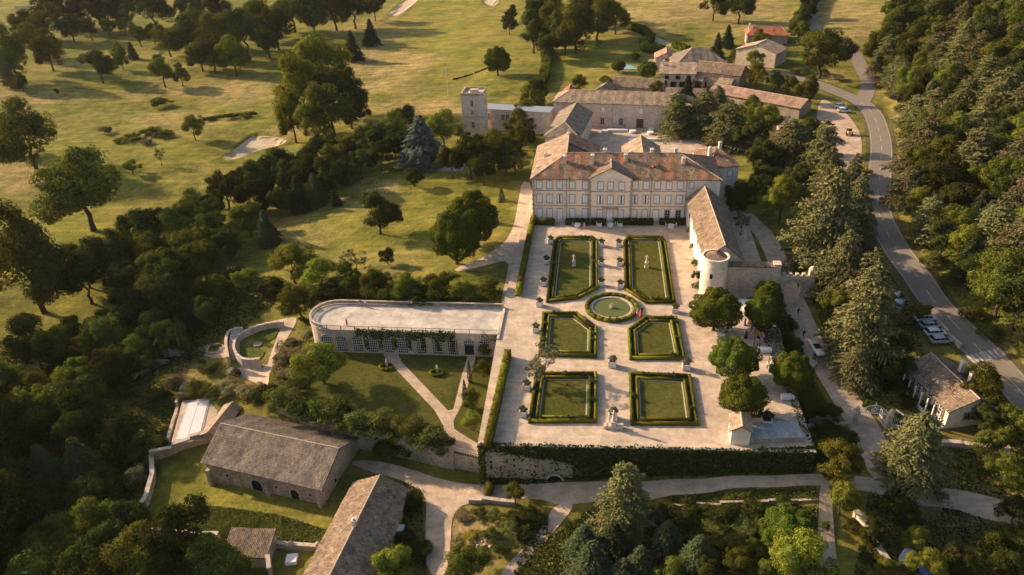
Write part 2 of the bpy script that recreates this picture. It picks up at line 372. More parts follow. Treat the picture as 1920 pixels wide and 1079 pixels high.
ny, nx = GX.shape
idx = np.arange(nx*ny).reshape(ny, nx)
gf = np.stack([idx[:-1, :-1], idx[:-1, 1:], idx[1:, 1:], idx[1:, :-1]], -1).reshape(-1, 4)
gm = NT('ground'); p = gm.pos()
big = gm.noise(.025, p, 7, .65); med = gm.noise(.22, p, 7, .7); fine = gm.noise(1.6, p, 6, .75); vfine = gm.noise(6, p, 3, .7)
ra = NT  # attributes
def attr(n):
    a = gm.n('Attribute'); a.attribute_name = n; return a.outputs['Fac']
g1 = gm.mix(gm.ramp(med, [(.3, (0,)*3), (.7, (1,)*3)]), (.105, .112, .020), (.215, .198, .043))
mow = gm.mix(gm.ramp(fine, [(.3, (0,)*3), (.7, (1,)*3)]), (.20, .195, .034), (.315, .27, .062))
wv = gm.n('TexWave'); wv.inputs['Scale'].default_value = .16; wv.inputs['Distortion'].default_value = 5; wv.inputs['Detail'].default_value = 3; wv.inputs['Detail Scale'].default_value = .6
mpr = gm.n('Mapping'); mpr.inputs['Rotation'].default_value = (0, 0, R(35)); gm.l(p, mpr.inputs['Vector']); gm.l(mpr.outputs[0], wv.inputs['Vector'])
mow = gm.mix(1.0, mow, gm.ramp(wv.outputs['Fac'], [(.2, (.93,)*3), (.8, (1.05,)*3)]), 'MULTIPLY')
base = gm.mix(attr('mown'), g1, mow)
base = gm.mix(gm.math('MULTIPLY', gm.ramp(big, [(.42, (0,)*3), (.62, (1,)*3)]), .45), base, (.35, .26, .095))
strawc = gm.mix(gm.ramp(fine, [(.3, (0,)*3), (.7, (1,)*3)]), (.30, .21, .09), (.48, .345, .175))
dm = gm.math('MULTIPLY', attr('dry'), gm.ramp(gm.math('ADD', gm.math('MULTIPLY', med, .5), gm.math('MULTIPLY', fine, .5)), [(.30, (.15,)*3), (.58, (1,)*3)]))
base = gm.mix(dm, base, strawc)
dirtc = gm.mix(gm.ramp(fine, [(.3, (0,)*3), (.7, (1,)*3)]), (.17, .12, .075), (.34, .25, .165))
base = gm.mix(gm.math('MULTIPLY', attr('dirt'), gm.ramp(med, [(.3, (.4,)*3), (.6, (1,)*3)])), base, dirtc)
str_ = gm.n('Mapping'); str_.inputs['Rotation'].default_value = (0, 0, R(-62)); str_.inputs['Scale'].default_value = (.035, .5, .5); gm.l(p, str_.inputs['Vector'])
base = gm.mix(1.0, base, gm.ramp(gm.noise(1.0, str_.outputs[0], 6, .7), [(.3, (.62, .68, .62)), (.7, (1.28, 1.22, 1.15))]), 'MULTIPLY')
base = gm.mix(1.0, base, gm.ramp(gm.noise(.11, p, 6, .75), [(.32, (.52, .62, .52)), (.66, (1.24, 1.18, 1.1))]), 'MULTIPLY')
base = gm.mix(1.0, base, gm.ramp(vfine, [(.2, (.66,)*3), (.8, (1.28,)*3)]), 'MULTIPLY')
base = gm.mix(1.0, base, gm.ramp(fine, [(.25, (.75,)*3), (.75, (1.18,)*3)]), 'MULTIPLY')
gm.col(base); gm.bump(gm.math('ADD', gm.math('MULTIPLY', fine, 1.5), gm.math('MULTIPLY', vfine, .5)), .25, 1.0); gm.fin(.97, .04)
me = npmesh('ground', np.stack([VX, VY, VZ], -1), gf, gm.m)
qx, qy, qk = proj(np.stack([VX, VY, VZ], -1)); nz = vnoise(VX/9, VY/9, 5)
ok = qk > 5
for nm, lst in (('dry', DRY), ('dirt', DIRT), ('mown', MOWN)):
    a = me.attributes.new(nm, 'FLOAT', 'POINT'); a.data.foreach_set('value', np.where(ok, paint(lst, qx, qy, nz), 0).astype(np.float32))
me.polygons.foreach_set('use_smooth', [True]*len(me.polygons))
ground = link('ground', me); ground['kind'] = 'structure'

# ---------------------------------------------------------------- draped sheets
def resample(pts, step, closed=True):
    out = []; n = len(pts)
    for i in range(n if closed else n-1):
        a, b = Vector(pts[i][:2]), Vector(pts[(i+1) % n][:2]); k = max(1, int((b-a).length/step))
        out += [a.lerp(b, j/k) for j in range(k)]
    if not closed: out.append(Vector(pts[-1][:2]))
    return out
def smooth_closed(pts, it=2):
    pts = [Vector(p[:2]) for p in pts]
    for _ in range(it):
        q = []
        for i in range(len(pts)):
            a, b = pts[i], pts[(i+1) % len(pts)]; q += [a*.75+b*.25, a*.25+b*.75]
        pts = q
    return pts
def sheet(name, poly, mat, dz=.06, step=1.5, z=None, kind='structure', uvs=False):
    b = resample(poly, step); pl = [(p.x, p.y) for p in b]
    xs = np.array([p[0] for p in pl]); ys = np.array([p[1] for p in pl])
    gx, gy = np.meshgrid(np.arange(xs.min(), xs.max(), step), np.arange(ys.min(), ys.max(), step)); gx, gy = gx.ravel(), gy.ravel()
    ins = inpoly(gx, gy, pl); pts = b+[Vector((x, y)) for x, y in zip(gx[ins], gy[ins])]
    r = delaunay_2d_cdt(pts, [], [list(range(len(b)))], 1, 1e-3)
    X = np.array([q.x for q in r[0]]); Y = np.array([q.y for q in r[0]])
    Z = (np.full_like(X, z) if z is not None else Hh(X, Y))+dz
    me = bpy.data.meshes.new(name); me.from_pydata(np.stack([X, Y, Z], -1).tolist(), [], [tuple(f) for f in r[2]]); me.update()
    if len(me.polygons) and sum(q.normal.z for q in me.polygons) < 0: me.flip_normals()
    me.materials.append(mat); o = link(name, me)
    if kind: o['kind'] = kind
    return o
def pxsheet(name, pxs, mat, sm=2, **kw):
    pts = [GT(x, y) for x, y in pxs]
    return sheet(name, smooth_closed(pts, sm) if sm else pts, mat, **kw)
def spline(pts, step=2.0):
    pts = [Vector(p) for p in pts]; out = []
    P_ = [pts[0]*2-pts[1]]+pts+[pts[-1]*2-pts[-2]]
    for i in range(1, len(P_)-2):
        a, b, c, d = P_[i-1:i+3]; n = max(2, int((c-b).length/step))
        for j in range(n):
            t = j/n; out.append(.5*((2*b)+(c-a)*t+(2*a-5*b+4*c-d)*t*t+(3*b-a-3*c+d)*t**3))
    out.append(pts[-1]); return out
def ribbon(name, line, w, mat, dz=.08, off=0.0, span=None, cross=4, kind='structure', parent=None):
    """strip of width w along a world line, draped on the ground"""
    line = [Vector((p.x, p.y)) for p in line]; V = []; F = []; acc = 0
    for i, p in enumerate(line):
        d = (line[min(i+1, len(line)-1)]-line[max(i-1, 0)]).normalized(); n = Vector((-d.y, d.x))
        ww = w[0]+(w[1]-w[0])*i/(len(line)-1) if isinstance(w, tuple) else w
        for k in range(cross+1):
            q = p+n*(off+ww*(k/cross-.5)); V.append((q.x, q.y, float(Hh(q.x, q.y))+dz))
    for i in range(len(line)-1):
        for k in range(cross):
            a = i*(cross+1)+k; F.append((a, a+cross+1, a+cross+2, a+1))
    me = bpy.data.meshes.new(name); me.from_pydata(V, [], F); me.update()
    if len(me.polygons) and me.polygons[0].normal.z < 0: me.flip_normals()
    me.materials.append(mat); o = link(name, me, parent)
    if kind: o['kind'] = kind
    return o

M_GRAVEL = gravel('gravel', (.56, .425, .31)); M_DUST = gravel('dusty_track', (.50, .37, .265), .35); M_SAND = gravel('sand', (.52, .40, .29), .3, .85)
M_PATH = gravel('path_gravel', (.50, .375, .275), .7)
M_LAWN = grassm('lawn', (.046, .054, .009), (.095, .094, .017), (.15, .122, .04), .6)
M_LAWN2 = grassm('tall_lawn', (.055, .080, .012), (.115, .135, .022), (.16, .15, .04), .35, .3)
M_MOWN = grassm('mown_green', (.125, .15, .03), (.165, .185, .042), (.19, .18, .06), .3, .03)
M_ROUGH = grassm('rough_grass', (.075, .075, .025), (.13, .115, .045), (.23, .18, .09), .8, .4)
def asphalt():
    s = NT('asphalt'); p = s.pos(); a = s.noise(.5, p, 6, .7); b = s.noise(12, p, 3)
    base = s.mix(a, (.155, .127, .10), (.25, .205, .16)); base = s.mix(1.0, base, s.ramp(b, [(.2, (.75,)*3), (.8, (1.2,)*3)]), 'MULTIPLY')
    s.col(base); s.bump(b, .02, .4); return s.fin(.85, .3)
M_ASPHALT = asphalt()
M_PAINT = plain('road_paint', (.46, .43, .38), .8, .2, .35, 1.5)
M_STONE = stone('rubble_stone', (.50, .385, .28), (.36, .275, .20), 2.2, .08, .35, .4)
M_STONEP = stone('pale_stone', (.62, .49, .37), (.52, .41, .305), 1.6, .04, .2, .3)
M_COPING = stone('coping_stone', (.50, .42, .33), (.42, .34, .26), 1.5, .03, .2, .25)

# terrace slabs: gravel top, masonry sides
def slab(name, poly, z, depth_, mtop):
    a = MB(); a.prism(poly, z-depth_, z); return a
mb = slab('terrace_base', TERRACE, -.012, 11.5, None); struct('terrace_base', mb, M_STONE)
mb = slab('lower_garden_base', LOWER, LZ-.012, 6.5, None); struct('lower_garden_base', mb, M_STONE)
sheet('gravel_court', TERRACE, M_GRAVEL, dz=.0, step=4, z=0.0)
sheet('lower_lawn', LOWER, M_LAWN, dz=.0, step=4, z=LZ)

# roads, lanes and paths
road_px = [(1380, 128), (1455, 137), (1510, 150), (1570, 173), (1612, 192), (1640, 222), (1652, 270), (1649, 330), (1645, 385), (1660, 430), (1690, 482), (1728, 532), (1775, 592), (1825, 645), (1872, 692), (1925, 748), (1990, 820)]
ROAD = spline([GT(*q) for q in road_px], 2.0)
ribbon('road_verge', ROAD, 8.4, M_ROUGH, .05, cross=6)
ribbon('road', ROAD, 6.0, M_ASPHALT, .10, cross=6)
side = spline([GT(*q) for q in ((1616, 192), (1628, 165), (1622, 140), (1602, 100), (1560, 72), (1530, 55), (1522, 30), (1530, 0), (1540, -40))], 2.0)
ribbon('side_lane', side, 5.2, M_ASPHALT, .085, cross=4)
acc = 0
for i in range(4, len(ROAD)-6):                    # painted dashes along the middle, a line along each edge
    if i % 4 in (0,): ribbon('lane_dash', ROAD[i:i+3], .16, M_PAINT, .112, cross=1)
ribbon('edge_line', ROAD[30:], .09, M_PAINT, .112, off=2.7, cross=1); ribbon('edge_line', ROAD[10:], .09, M_PAINT, .112, off=-2.7, cross=1)
k0 = min(range(len(ROAD)), key=lambda i: (ROAD[i]-GT(1840, 668)).length)
for j in range(8):                                 # zebra crossing
    ribbon('crossing_stripe', [ROAD[k0], ROAD[k0+1]], .5, M_PAINT, .116, off=-2.95+j*.84, cross=1)
drive = spline([GT(*q) for q in ((1395, 400), (1432, 440), (1462, 500), (1478, 545), (1500, 592), (1525, 648), (1560, 708), (1598, 768), (1622, 805), (1645, 855), (1668, 900), (1720, 930))], 1.5)
ribbon('drive', drive, (4.2, 5.2), M_PATH, .09, cross=4)
LANE_PX = [(650, 866), (700, 863), (765, 878), (835, 903), (920, 911), (1020, 907), (1150, 904), (1250, 900), (1400, 893), (1530, 889), (1610, 893), (1670, 905), (1720, 918), (1780, 915), (1850, 930), (1930, 955), (1930, 990), (1850, 975), (1780, 950), (1700, 945), (1640, 925), (1548, 911), (1440, 915), (1300, 928), (1220, 938), (1120, 942), (1050, 950), (1010, 935), (930, 937), (870, 945), (850, 965), (845, 1000), (842, 1079), (800, 1079), (798, 1000), (800, 940), (790, 920), (745, 898), (690, 885)]
pxsheet('lane', LANE_PX, M_DUST, 1, dz=.09)
LANE = [tuple(GT(*q)[:2]) for q in LANE_PX]
pxsheet('footpath', [(1040, 945), (1085, 944), (1035, 1000), (990, 1050), (965, 1085), (930, 1085), (980, 1030), (1020, 985)], M_DUST, 2, dz=.085)
pxsheet('footpath', [(1538, 905), (1556, 910), (1562, 960), (1572, 1085), (1536, 1085), (1534, 960)], M_PATH, 1, dz=.09)
pxsheet('parking_ground', [(1535, 185), (1560, 192), (1600, 225), (1618, 262), (1612, 320), (1590, 400), (1555, 420), (1535, 330), (1528, 250)], M_DUST, 2, dz=.05)
pxsheet('garden_path', [(978, 340), (998, 345), (1000, 420), (982, 500), (965, 556), (944, 580), (940, 560), (950, 520), (955, 488), (915, 497), (860, 512), (850, 505), (905, 485), (945, 458), (962, 430), (972, 380)], M_GRAVEL, 1, dz=.10)
pxsheet('footpath', [(770, 322), (830, 310), (870, 312), (868, 322), (830, 322)], M_PATH, 2, dz=.06)
# golf course
pxsheet('sand_bunker', [(413, 294), (440, 282), (462, 262), (480, 254), (520, 256), (540, 262), (530, 272), (490, 280), (450, 296), (425, 299)], M_SAND, 2, dz=.05)
pxsheet('sand_bunker', [(728, 26), (742, 16), (752, 5), (775, -4), (785, 0), (768, 14), (756, 27), (738, 31)], M_SAND, 2, dz=.05)
pxsheet('sand_bunker', [(905, 0), (920, -8), (938, -2), (930, 12), (915, 10)], M_SAND, 2, dz=.05)
pxsheet('putting_green', [(470, 300), (490, 285), (540, 272), (580, 285), (570, 305), (530, 322), (490, 322)], M_MOWN, 2, dz=.035)
# lower garden paths
def flat(name, pxs, mat, z, dz, sm=0):
    pts = [gp(x, y, z) for x, y in pxs]; return sheet(name, smooth_closed(pts, sm) if sm else pts, mat, dz=dz, z=z, step=3)
flat('footpath', [(715, 655), (745, 660), (752, 678), (840, 770), (850, 768), (867, 700), (880, 658), (895, 658), (884, 700), (868, 755), (850, 790), (852, 805), (905, 838), (903, 858), (850, 846), (822, 828), (832, 800), (815, 770), (740, 690), (722, 672)], M_PATH, LZ, .02)
flat('footpath', [(600, 650), (935, 663), (935, 668), (600, 656)], M_PATH, LZ, .012)
pxsheet('footpath', [(475, 618), (500, 605), (550, 594), (558, 600), (545, 625), (525, 655), (512, 690), (515, 715), (560, 740), (550, 745), (505, 725), (465, 710), (425, 700), (425, 690), (460, 690), (500, 690), (508, 665), (520, 630), (528, 612), (500, 612), (480, 626)], M_PATH, 1, dz=.07)
pxsheet('footpath', [(365, 655), (400, 643), (428, 648), (430, 672), (390, 672)], M_PATH, 1, dz=.07)

LINES = [(np.array([(p.x, p.y) for p in ROAD]), 4.6), (np.array([(p.x, p.y) for p in drive]), 3.3), (np.array([(p.x, p.y) for p in side]), 3.6)]
LANE_BIG = [tuple(GT(x, y)[:2]) for x, y in LANE_PX]
def onway(x, y, extra=0.0):
    """true on a road, the drive or the farm lane"""
    x, y = np.atleast_1d(np.asarray(x, float)), np.atleast_1d(np.asarray(y, float)); r = inpoly(x, y, LANE_BIG)
    for L, w_ in LINES:
        for k in range(0, len(L)): r |= (x-L[k, 0])**2+(y-L[k, 1])**2 < (w_+extra)**2
    return r
# ---------------------------------------------------------------- buildings
M_STUCCO = stone('cream_stucco', (.93, .765, .60), (.88, .715, .555), 1.0, .015, .06, .16)
M_WHITE = stone('whitewashed_wall', (.74, .63, .52), (.68, .57, .46), 1.1, .03, .12, .2)
M_TOWER = stone('tower_stone', (.74, .60, .48), (.60, .48, .375), 1.8, .05, .25, .25)
M_TRIM = plain('weathered_stone_trim', (.46, .36, .275), .9, .2, .2, 2)
M_SHUT = plain('pale_shutter_paint', (.84, .79, .76), .6, .3, .05, 3)
M_FRAME = plain('white_joinery', (.68, .65, .60), .6, .3, .05, 3)
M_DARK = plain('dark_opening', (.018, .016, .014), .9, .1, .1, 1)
M_WOOD = plain('old_wood', (.11, .07, .045), .85, .2, .25, 4)
M_IRON = plain('iron', (.03, .03, .03), .6, .4, .1, 2)
def glass():
    s = NT('window_glass'); s.col((.025, .025, .022)); s.b.inputs['Metallic'].default_value = 0.0; return s.fin(.25, .35)
M_GLASS = glass()
T_OLD = tiles('old_canal_tiles', [(.14, .10, .07), (.22, .155, .107), (.29, .205, .14), (.18, .13, .092), (.33, .24, .17)])
T_GREY = tiles('grey_canal_tiles', [(.17, .135, .105), (.25, .195, .15), (.31, .24, .185), (.21, .165, .125)])
T_PINK = tiles('pink_canal_tiles', [(.36, .215, .155), (.42, .255, .185), (.46, .29, .21), (.33, .20, .15)])
T_RED = tiles('red_canal_tiles', [(.36, .13, .07), (.42, .155, .085), (.30, .11, .06)])
T_CH = tiles('chateau_tiles', [(.14, .10, .075), (.22, .155, .11), (.31, .215, .15), (.17, .125, .095), (.36, .25, .175)], .115, oc=((.44, .16, .075), (.32, .135, .075)))
T_LIGHT = tiles('pale_canal_tiles', [(.29, .205, .145), (.36, .26, .185), (.42, .31, .22), (.26, .185, .13)])
T_BLUE = plain('zinc_roof', (.24, .25, .27), .5, .5, .1, 1)

def roof_plane(mb, A, B, top, pitch=.28, amp=.055, lift=0.0):
    """corrugated tile surface: eave A->B, top edge as points from A's side to B's side"""
    A, B = Vector(A), Vector(B); L = (B-A).length; u = (B-A)/L
    tv = [Vector(t) for t in top]; m_ = tv[len(tv)//2]-A; v = (m_-u*m_.dot(u)).normalized(); n = u.cross(v)
    if n.z < 0: n = -n
    tu = [(t-A).dot(u) for t in tv]; th = [(t-A).dot(v) for t in tv]
    if tu[0] > 1e-3: tu = [0]+tu; th = [0]+th
    if tu[-1] < L-1e-3: tu = tu+[L]; th = th+[0]
    nc = max(2, int(L/pitch)); cols = []
    for i in range(nc*4+1):
        uu = L*i/(nc*4); h = float(np.interp(uu, tu, th)); ph_ = (i % 4)/4.0; a = amp*abs(math.sin(math.pi*ph_))
        cols.append((uu, h, a))
    base = len(mb.v)
    for uu, h, a in cols:
        wob = .035*math.sin(uu*.9+L)+.025*math.sin(uu*2.3+L*3)
        for vv in (0, h): mb.v.append(tuple(A+u*uu+v*vv+n*(a+lift+.09+wob)))
    for i in range(len(cols)-1):
        q = (base+2*i, base+2*i+2, base+2*i+3, base+2*i+1)
        if cols[i][1]+cols[i+1][1] < .01: continue
        mb.f.append(q); mb.has = True; mb.mi.append(mb.m)
        mb.uv.append([(cols[i][0], 0), (cols[i+1][0], 0), (cols[i+1][0], cols[i+1][1]), (cols[i][0], cols[i][1])])
    # deck below the tiles
    P_ = [A, B]+[t for t in tv[::-1]]
    up = [p+n*(.05+lift) for p in P_]; dn = [p-n*.10 for p in P_]
    mb.face(dn[::-1]); 
    for i in range(len(P_)): mb.face([dn[i], dn[(i+1) % len(P_)], up[(i+1) % len(P_)], up[i]])

def house(name, label, cat, L, Rr, D, H, roof='gable_x', rise=2.5, ov=.45, wall=None, tile=None, zg=None, sink=2.0, group=None, hipf=None, ridge_pos=.5, W=None, rz=None):
    """L, Rr: front wall ends on the ground plan; depth D away from the camera side (left normal of L->R)"""
    L = Vector(L[:2]); 
    if Rr is not None: d = Vector(Rr[:2])-L; W = d.length; rz = math.atan2(d.y, d.x)
    if zg is None: zg = float(surf(L.x, L.y))
    e = thing(name, label, cat, (L.x, L.y, zg), rz, group); e['W'] = W; e['D'] = D
    w_ = MB(); zt = H
    f0, f1 = (0, 0), (W, 0)
    w_.bx(0, W, 0, D, -sink, zt)
    rp = D*ridge_pos; t = MB(); ridge = MB()
    s_ = rise/max(.1, (D*ridge_pos if roof in ('gable_x', 'hip', 'shed_b') else W/2))
    if roof == 'gable_x':
        zr = zt+rise; dz = ov*rise/rp; dz2 = ov*rise/(D-rp)
        roof_plane(t, (-ov, -ov, zt-dz), (W+ov, -ov, zt-dz), [(-ov, rp, zr), (W+ov, rp, zr)])
        roof_plane(t, (W+ov, D+ov, zt-dz2), (-ov, D+ov, zt-dz2), [(W+ov, rp, zr), (-ov, rp, zr)])
        for x in (0, W): w_.face([(x, 0, zt), (x, D, zt), (x, rp, zr-.05)])
        ridge.tube([(-ov, rp, zr+.1), (W+ov, rp, zr+.1)], .13, 6)
    elif roof == 'gable_y':
        zr = zt+rise; dz = ov*rise/(W/2)
        roof_plane(t, (-ov, D+ov, zt-dz), (-ov, -ov, zt-dz), [(W/2, D+ov, zr), (W/2, -ov, zr)])
        roof_plane(t, (W+ov, -ov, zt-dz), (W+ov, D+ov, zt-dz), [(W/2, -ov, zr), (W/2, D+ov, zr)])
        for y in (0, D): w_.face([(0, y, zt), (W, y, zt), (W/2, y, zr-.05)])
        ridge.tube([(W/2, -ov, zr+.1), (W/2, D+ov, zr+.1)], .13, 6)
    elif roof == 'hip_y':                        # ridge along the depth, front end hipped
        zr = zt+rise; dz = ov*rise/(W/2); h = W/2
        roof_plane(t, (-ov, D+ov, zt-dz), (-ov, -ov, zt-dz), [(W/2, D+ov, zr), (W/2, h, zr)])
        roof_plane(t, (W+ov, -ov, zt-dz), (W+ov, D+ov, zt-dz), [(W/2, h, zr), (W/2, D+ov, zr)])
        roof_plane(t, (-ov, -ov, zt-dz), (W+ov, -ov, zt-dz), [(W/2, h, zr)])
        w_.face([(0, D, zt), (W, D, zt), (W/2, D, zr-.05)])
        ridge.tube([(W/2, h, zr+.1), (W/2, D+ov, zr+.1)], .13, 6); ridge.tube([(-ov, -ov, zt-dz+.1), (W/2, h, zr+.1)], .1, 6); ridge.tube([(W+ov, -ov, zt-dz+.1), (W/2, h, zr+.1)], .1, 6)
    elif roof == 'hip':
        zr = zt+rise; dz = ov*rise/(D/2); h = min(D/2, W/2-.01) if hipf is None else hipf
        roof_plane(t, (-ov, -ov, zt-dz), (W+ov, -ov, zt-dz), [(h, D/2, zr), (W-h, D/2, zr)])
        roof_plane(t, (W+ov, D+ov, zt-dz), (-ov, D+ov, zt-dz), [(W-h, D/2, zr), (h, D/2, zr)])
        roof_plane(t, (-ov, D+ov, zt-dz), (-ov, -ov, zt-dz), [(h, D/2, zr)])
        roof_plane(t, (W+ov, -ov, zt-dz), (W+ov, D+ov, zt-dz), [(W-h, D/2, zr)])
        ridge.tube([(h, D/2, zr+.1), (W-h, D/2, zr+.1)], .12, 6)
        for a, b in (((-ov, -ov), (h, D/2)), ((W+ov, -ov), (W-h, D/2)), ((W+ov, D+ov), (W-h, D/2)), ((-ov, D+ov), (h, D/2))): ridge.tube([(*a, zt-dz+.1), (*b, zr+.1)], .1, 6)
    elif roof == 'shed':                         # low at the front
        dz = ov*rise/D; roof_plane(t, (-ov, -ov, zt-dz), (W+ov, -ov, zt-dz), [(-ov, D+ov, zt+rise+dz), (W+ov, D+ov, zt+rise+dz)])
        for x in (0, W): w_.face([(x, 0, zt), (x, D, zt), (x, D, zt+rise)])
        w_.face([(0, D, zt), (W, D, zt), (W, D, zt+rise), (0, D, zt+rise)])
    elif roof == 'flat':
        t.bx(-.1, W+.1, -.1, D+.1, zt, zt+.15)
    part('wall', w_, wall or M_STONE, e); r = part('roof', t, tile or T_OLD, e)
    if ridge.v: part('ridge_tiles', ridge, M_RIDGE, r)
    return e, r
M_RIDGE = plain('ridge_mortar', (.46, .34, .24), .9, .2, .2, 2)

WCACHE = {}
def wmesh(kind, w, h):
    key = (kind, round(w, 2), round(h, 2))
    if key in WCACHE: return WCACHE[key]
    sw = .16
    f = MB()
    f.bx(-w/2-sw, -w/2, -.10, .02, 0, h); f.bx(w/2, w/2+sw, -.10, .02, 0, h); f.bx(-w/2-sw, w/2+sw, -.10, .02, h, h+sw); f.bx(-w/2-sw-.05, w/2+sw+.05, -.16, .02, -.14, 0)
    subs = []
    if kind in ('shutter', 'ajar', 'door'):
        g = .0 if kind != 'ajar' else .14
        for s in (-1, 1):
            b = MB(); x0, x1 = (-w/2+.02, -g-.015) if s < 0 else (g+.015, w/2-.02)
            b.bx(x0, x1, -.06, -.02, .03, h-.03)
            for zz in (.22, .5, .78): b.bx(x0+.05, x1-.05, -.075, -.06, h*zz-.05, h*zz+.05)
            subs.append(('shutter' if kind != 'door' else 'door_leaf', b, M_SHUT))
        b = MB(); b.bx(-w/2, w/2, -.02, .015, 0, h); subs.append(('pane', b, M_GLASS))
    elif kind in ('glass', 'open'):
        b = MB(); b.bx(-w/2, w/2, -.03, .015, 0, h); subs.append(('pane', b, M_GLASS))
        b = MB()
        for q in (-.5, 0, .5): b.bx(q*w-.035, q*w+.035, -.07, -.031, 0, h)
        for q in (0.03, .35, .66, .97): b.bx(-w/2, w/2, -.068, -.032, q*h-.025, q*h+.025)
        subs.append(('glazing_bars', b, M_FRAME))
        if kind == 'open':
            for s in (-1, 1):
                b = MB(); c = s*(w/2+sw+w*.27); b.bx(c-w*.25, c+w*.25, -.09, -.03, .0, h); subs.append(('shutter', b, M_SHUT))
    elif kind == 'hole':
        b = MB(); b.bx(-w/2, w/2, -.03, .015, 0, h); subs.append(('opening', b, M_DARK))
    elif kind == 'wooddoor':
        b = MB(); b.bx(-w/2, w/2, -.05, .015, 0, h); subs.append(('door_leaf', b, M_WOOD))
    WCACHE[key] = (f.mesh('window', M_TRIM), [(n, b.mesh(n, mt)) for n, b, mt in subs]); return WCACHE[key]
def win(e, side, u, z, w, h, kind='shutter'):
    W, D = e['W'], e['D']
    loc, rz = {'f': ((u, -.001, z), 0), 'r': ((W+.001, u, z), math.pi/2), 'l': ((-.001, u, z), -math.pi/2), 'b': ((u, D+.001, z), math.pi)}[side]
    fm, subs = wmesh(kind, w, h)
    o = link('door' if kind in ('door', 'wooddoor') else 'window', fm, e, loc, rz)
    for n, me_ in subs: link(n, me_, o)
    return o
def chimney(r, x, y, z0, z1, w=.75, d=.75, mat=None):
    b = MB(); b.bx(x-w/2, x+w/2, y-d/2, y+d/2, z0, z1); b.bx(x-w/2-.08, x+w/2+.08, y-d/2-.08, y+d/2+.08, z1, z1+.14)
    for s in (-1, 1): b.lathe([(.13, 0), (.11, .3)], 8, (x+s*w*.22, y, z1+.14))
    return part('chimney', b, mat or M_WHITE, r)

# ------------------------------------------------ the chateau
CY = 169.9
ch = thing('chateau', 'cream three storey manor with rows of pale shutters, pediment and orange streaked tile roof', 'chateau', (-15.5, CY, 0)); ch['W'] = 44.9; ch['D'] = 15.0
def cx_(px): return onY(px, 345, CY)[0]+15.5
wl = MB(); wl.bx(0, 44.9, 0, 15, -1, 11.3); wl.bx(0, 15.9, 15, 23, -1, 11.3); wl.face([(0, 23, 11.3), (15.9, 23, 11.3), (8, 23, 15)])
part('wall', wl, M_STUCCO, ch)
bay = MB(); bx0, bx1 = 14.1, 24.0; bay.bx(bx0, bx1, -.45, .1, -1, 11.3); bay.face([(bx0, -.45, 11.45), (bx1, -.45, 11.45), ((bx0+bx1)/2, -.45, 14.0)]); part('central_bay', bay, M_STUCCO, ch)
rf = MB(); zr = 15.0; ov = .45; ze = 11.15
roof_plane(rf, (-ov, -ov, ze), (44.9+ov, -ov, ze), [(8.3, 7.5, zr), (35.8, 7.5, zr)])
roof_plane(rf, (44.9+ov, -ov, ze), (44.9+ov, 15+ov, ze), [(35.8, 7.5, zr)])
roof_plane(rf, (44.9+ov, 15+ov, ze), (15.9, 15+ov, ze), [(35.8, 7.5, zr), (15.9, 7.5, zr)])
roof_plane(rf, (15.9+ov, 15, ze), (15.9+ov, 23+ov, ze), [(8, 9, zr), (8, 23+ov, zr)])
r_ch = part('roof', rf, T_CH, ch)
lf = MB(); roof_plane(lf, (-ov, 23+ov, ze), (-ov, -ov, ze), [(8.3, 23+ov, zr), (8.3, 7.5, zr)]); part('side_roof', lf, T_LIGHT, ch)  # left slope carries paler tiles than the front slope
pr = MB(); mx_ = (bx0+bx1)/2
roof_plane(pr, (bx0-.35, 5.2, 11.5), (bx0-.35, -.8, 11.5), [(mx_, 5.2, 14.25), (mx_, -.8, 14.25)]); roof_plane(pr, (bx1+.35, -.8, 11.5), (bx1+.35, 5.2, 11.5), [(mx_, -.8, 14.25), (mx_, 5.2, 14.25)])
part('pediment_roof', pr, T_OLD, ch)
rr = MB()
for a, b in (((8.3, 7.5, zr), (35.8, 7.5, zr)), ((-ov, -ov, ze), (8.3, 7.5, zr)), ((44.9+ov, -ov, ze), (35.8, 7.5, zr)), ((8.15, 7.5, zr), (8.15, 23, zr)), ((mx_, -.8, 14.25), (mx_, 5.2, 14.25))): rr.tube([Vector(a)+Vector((0, 0, .1)), Vector(b)+Vector((0, 0, .1))], .14, 6)
part('ridge_tiles', rr, M_RIDGE, r_ch)
# rear cross gable
rg = MB(); roof_plane(rg, (22, 22, 11.6), (22, 8.5, 11.6), [(27, 22, 14.6), (27, 8.5, 14.6)]); roof_plane(rg, (32, 8.5, 11.6), (32, 22, 11.6), [(27, 8.5, 14.6), (27, 22, 14.6)]); part('rear_gable_roof', rg, T_LIGHT, ch)
wr = MB(); wr.bx(22.4, 31.6, 15, 21.7, -1, 11.5); part('rear_wall', wr, M_STUCCO, ch)
# string courses, pilaster joints, cornice, pediment moulding
for zz in (4.05, 8.05):
    b = MB(); b.bx(-.05, bx0, -.10, .05, zz, zz+.2); b.bx(bx1, 36.9, -.10, .05, zz, zz+.2); b.bx(bx0-.05, bx1+.05, -.55, -.4, zz, zz+.2); part('string_course', b, M_TRIM, ch)
b = MB(); b.bx(-.1, bx0, -.25, .05, 11.0, 11.2); b.bx(bx1, 45, -.25, .05, 11.0, 11.2); b.bx(bx0-.2, bx1+.2, -.75, -.4, 11.25, 11.45)
b.beam((bx0-.3, -.6, 11.5), (mx_, -.6, 14.1), .3, .18); b.beam((bx1+.3, -.6, 11.5), (mx_, -.6, 14.1), .3, .18); part('cornice', b, M_STUCCO, ch)
for px in (1062, 1222, 1288):
    b = MB(); u = cx_(px); b.bx(u-.12, u+.12, -.09, .05, 0, 11.0); part('downpipe', b, M_TRIM, ch)
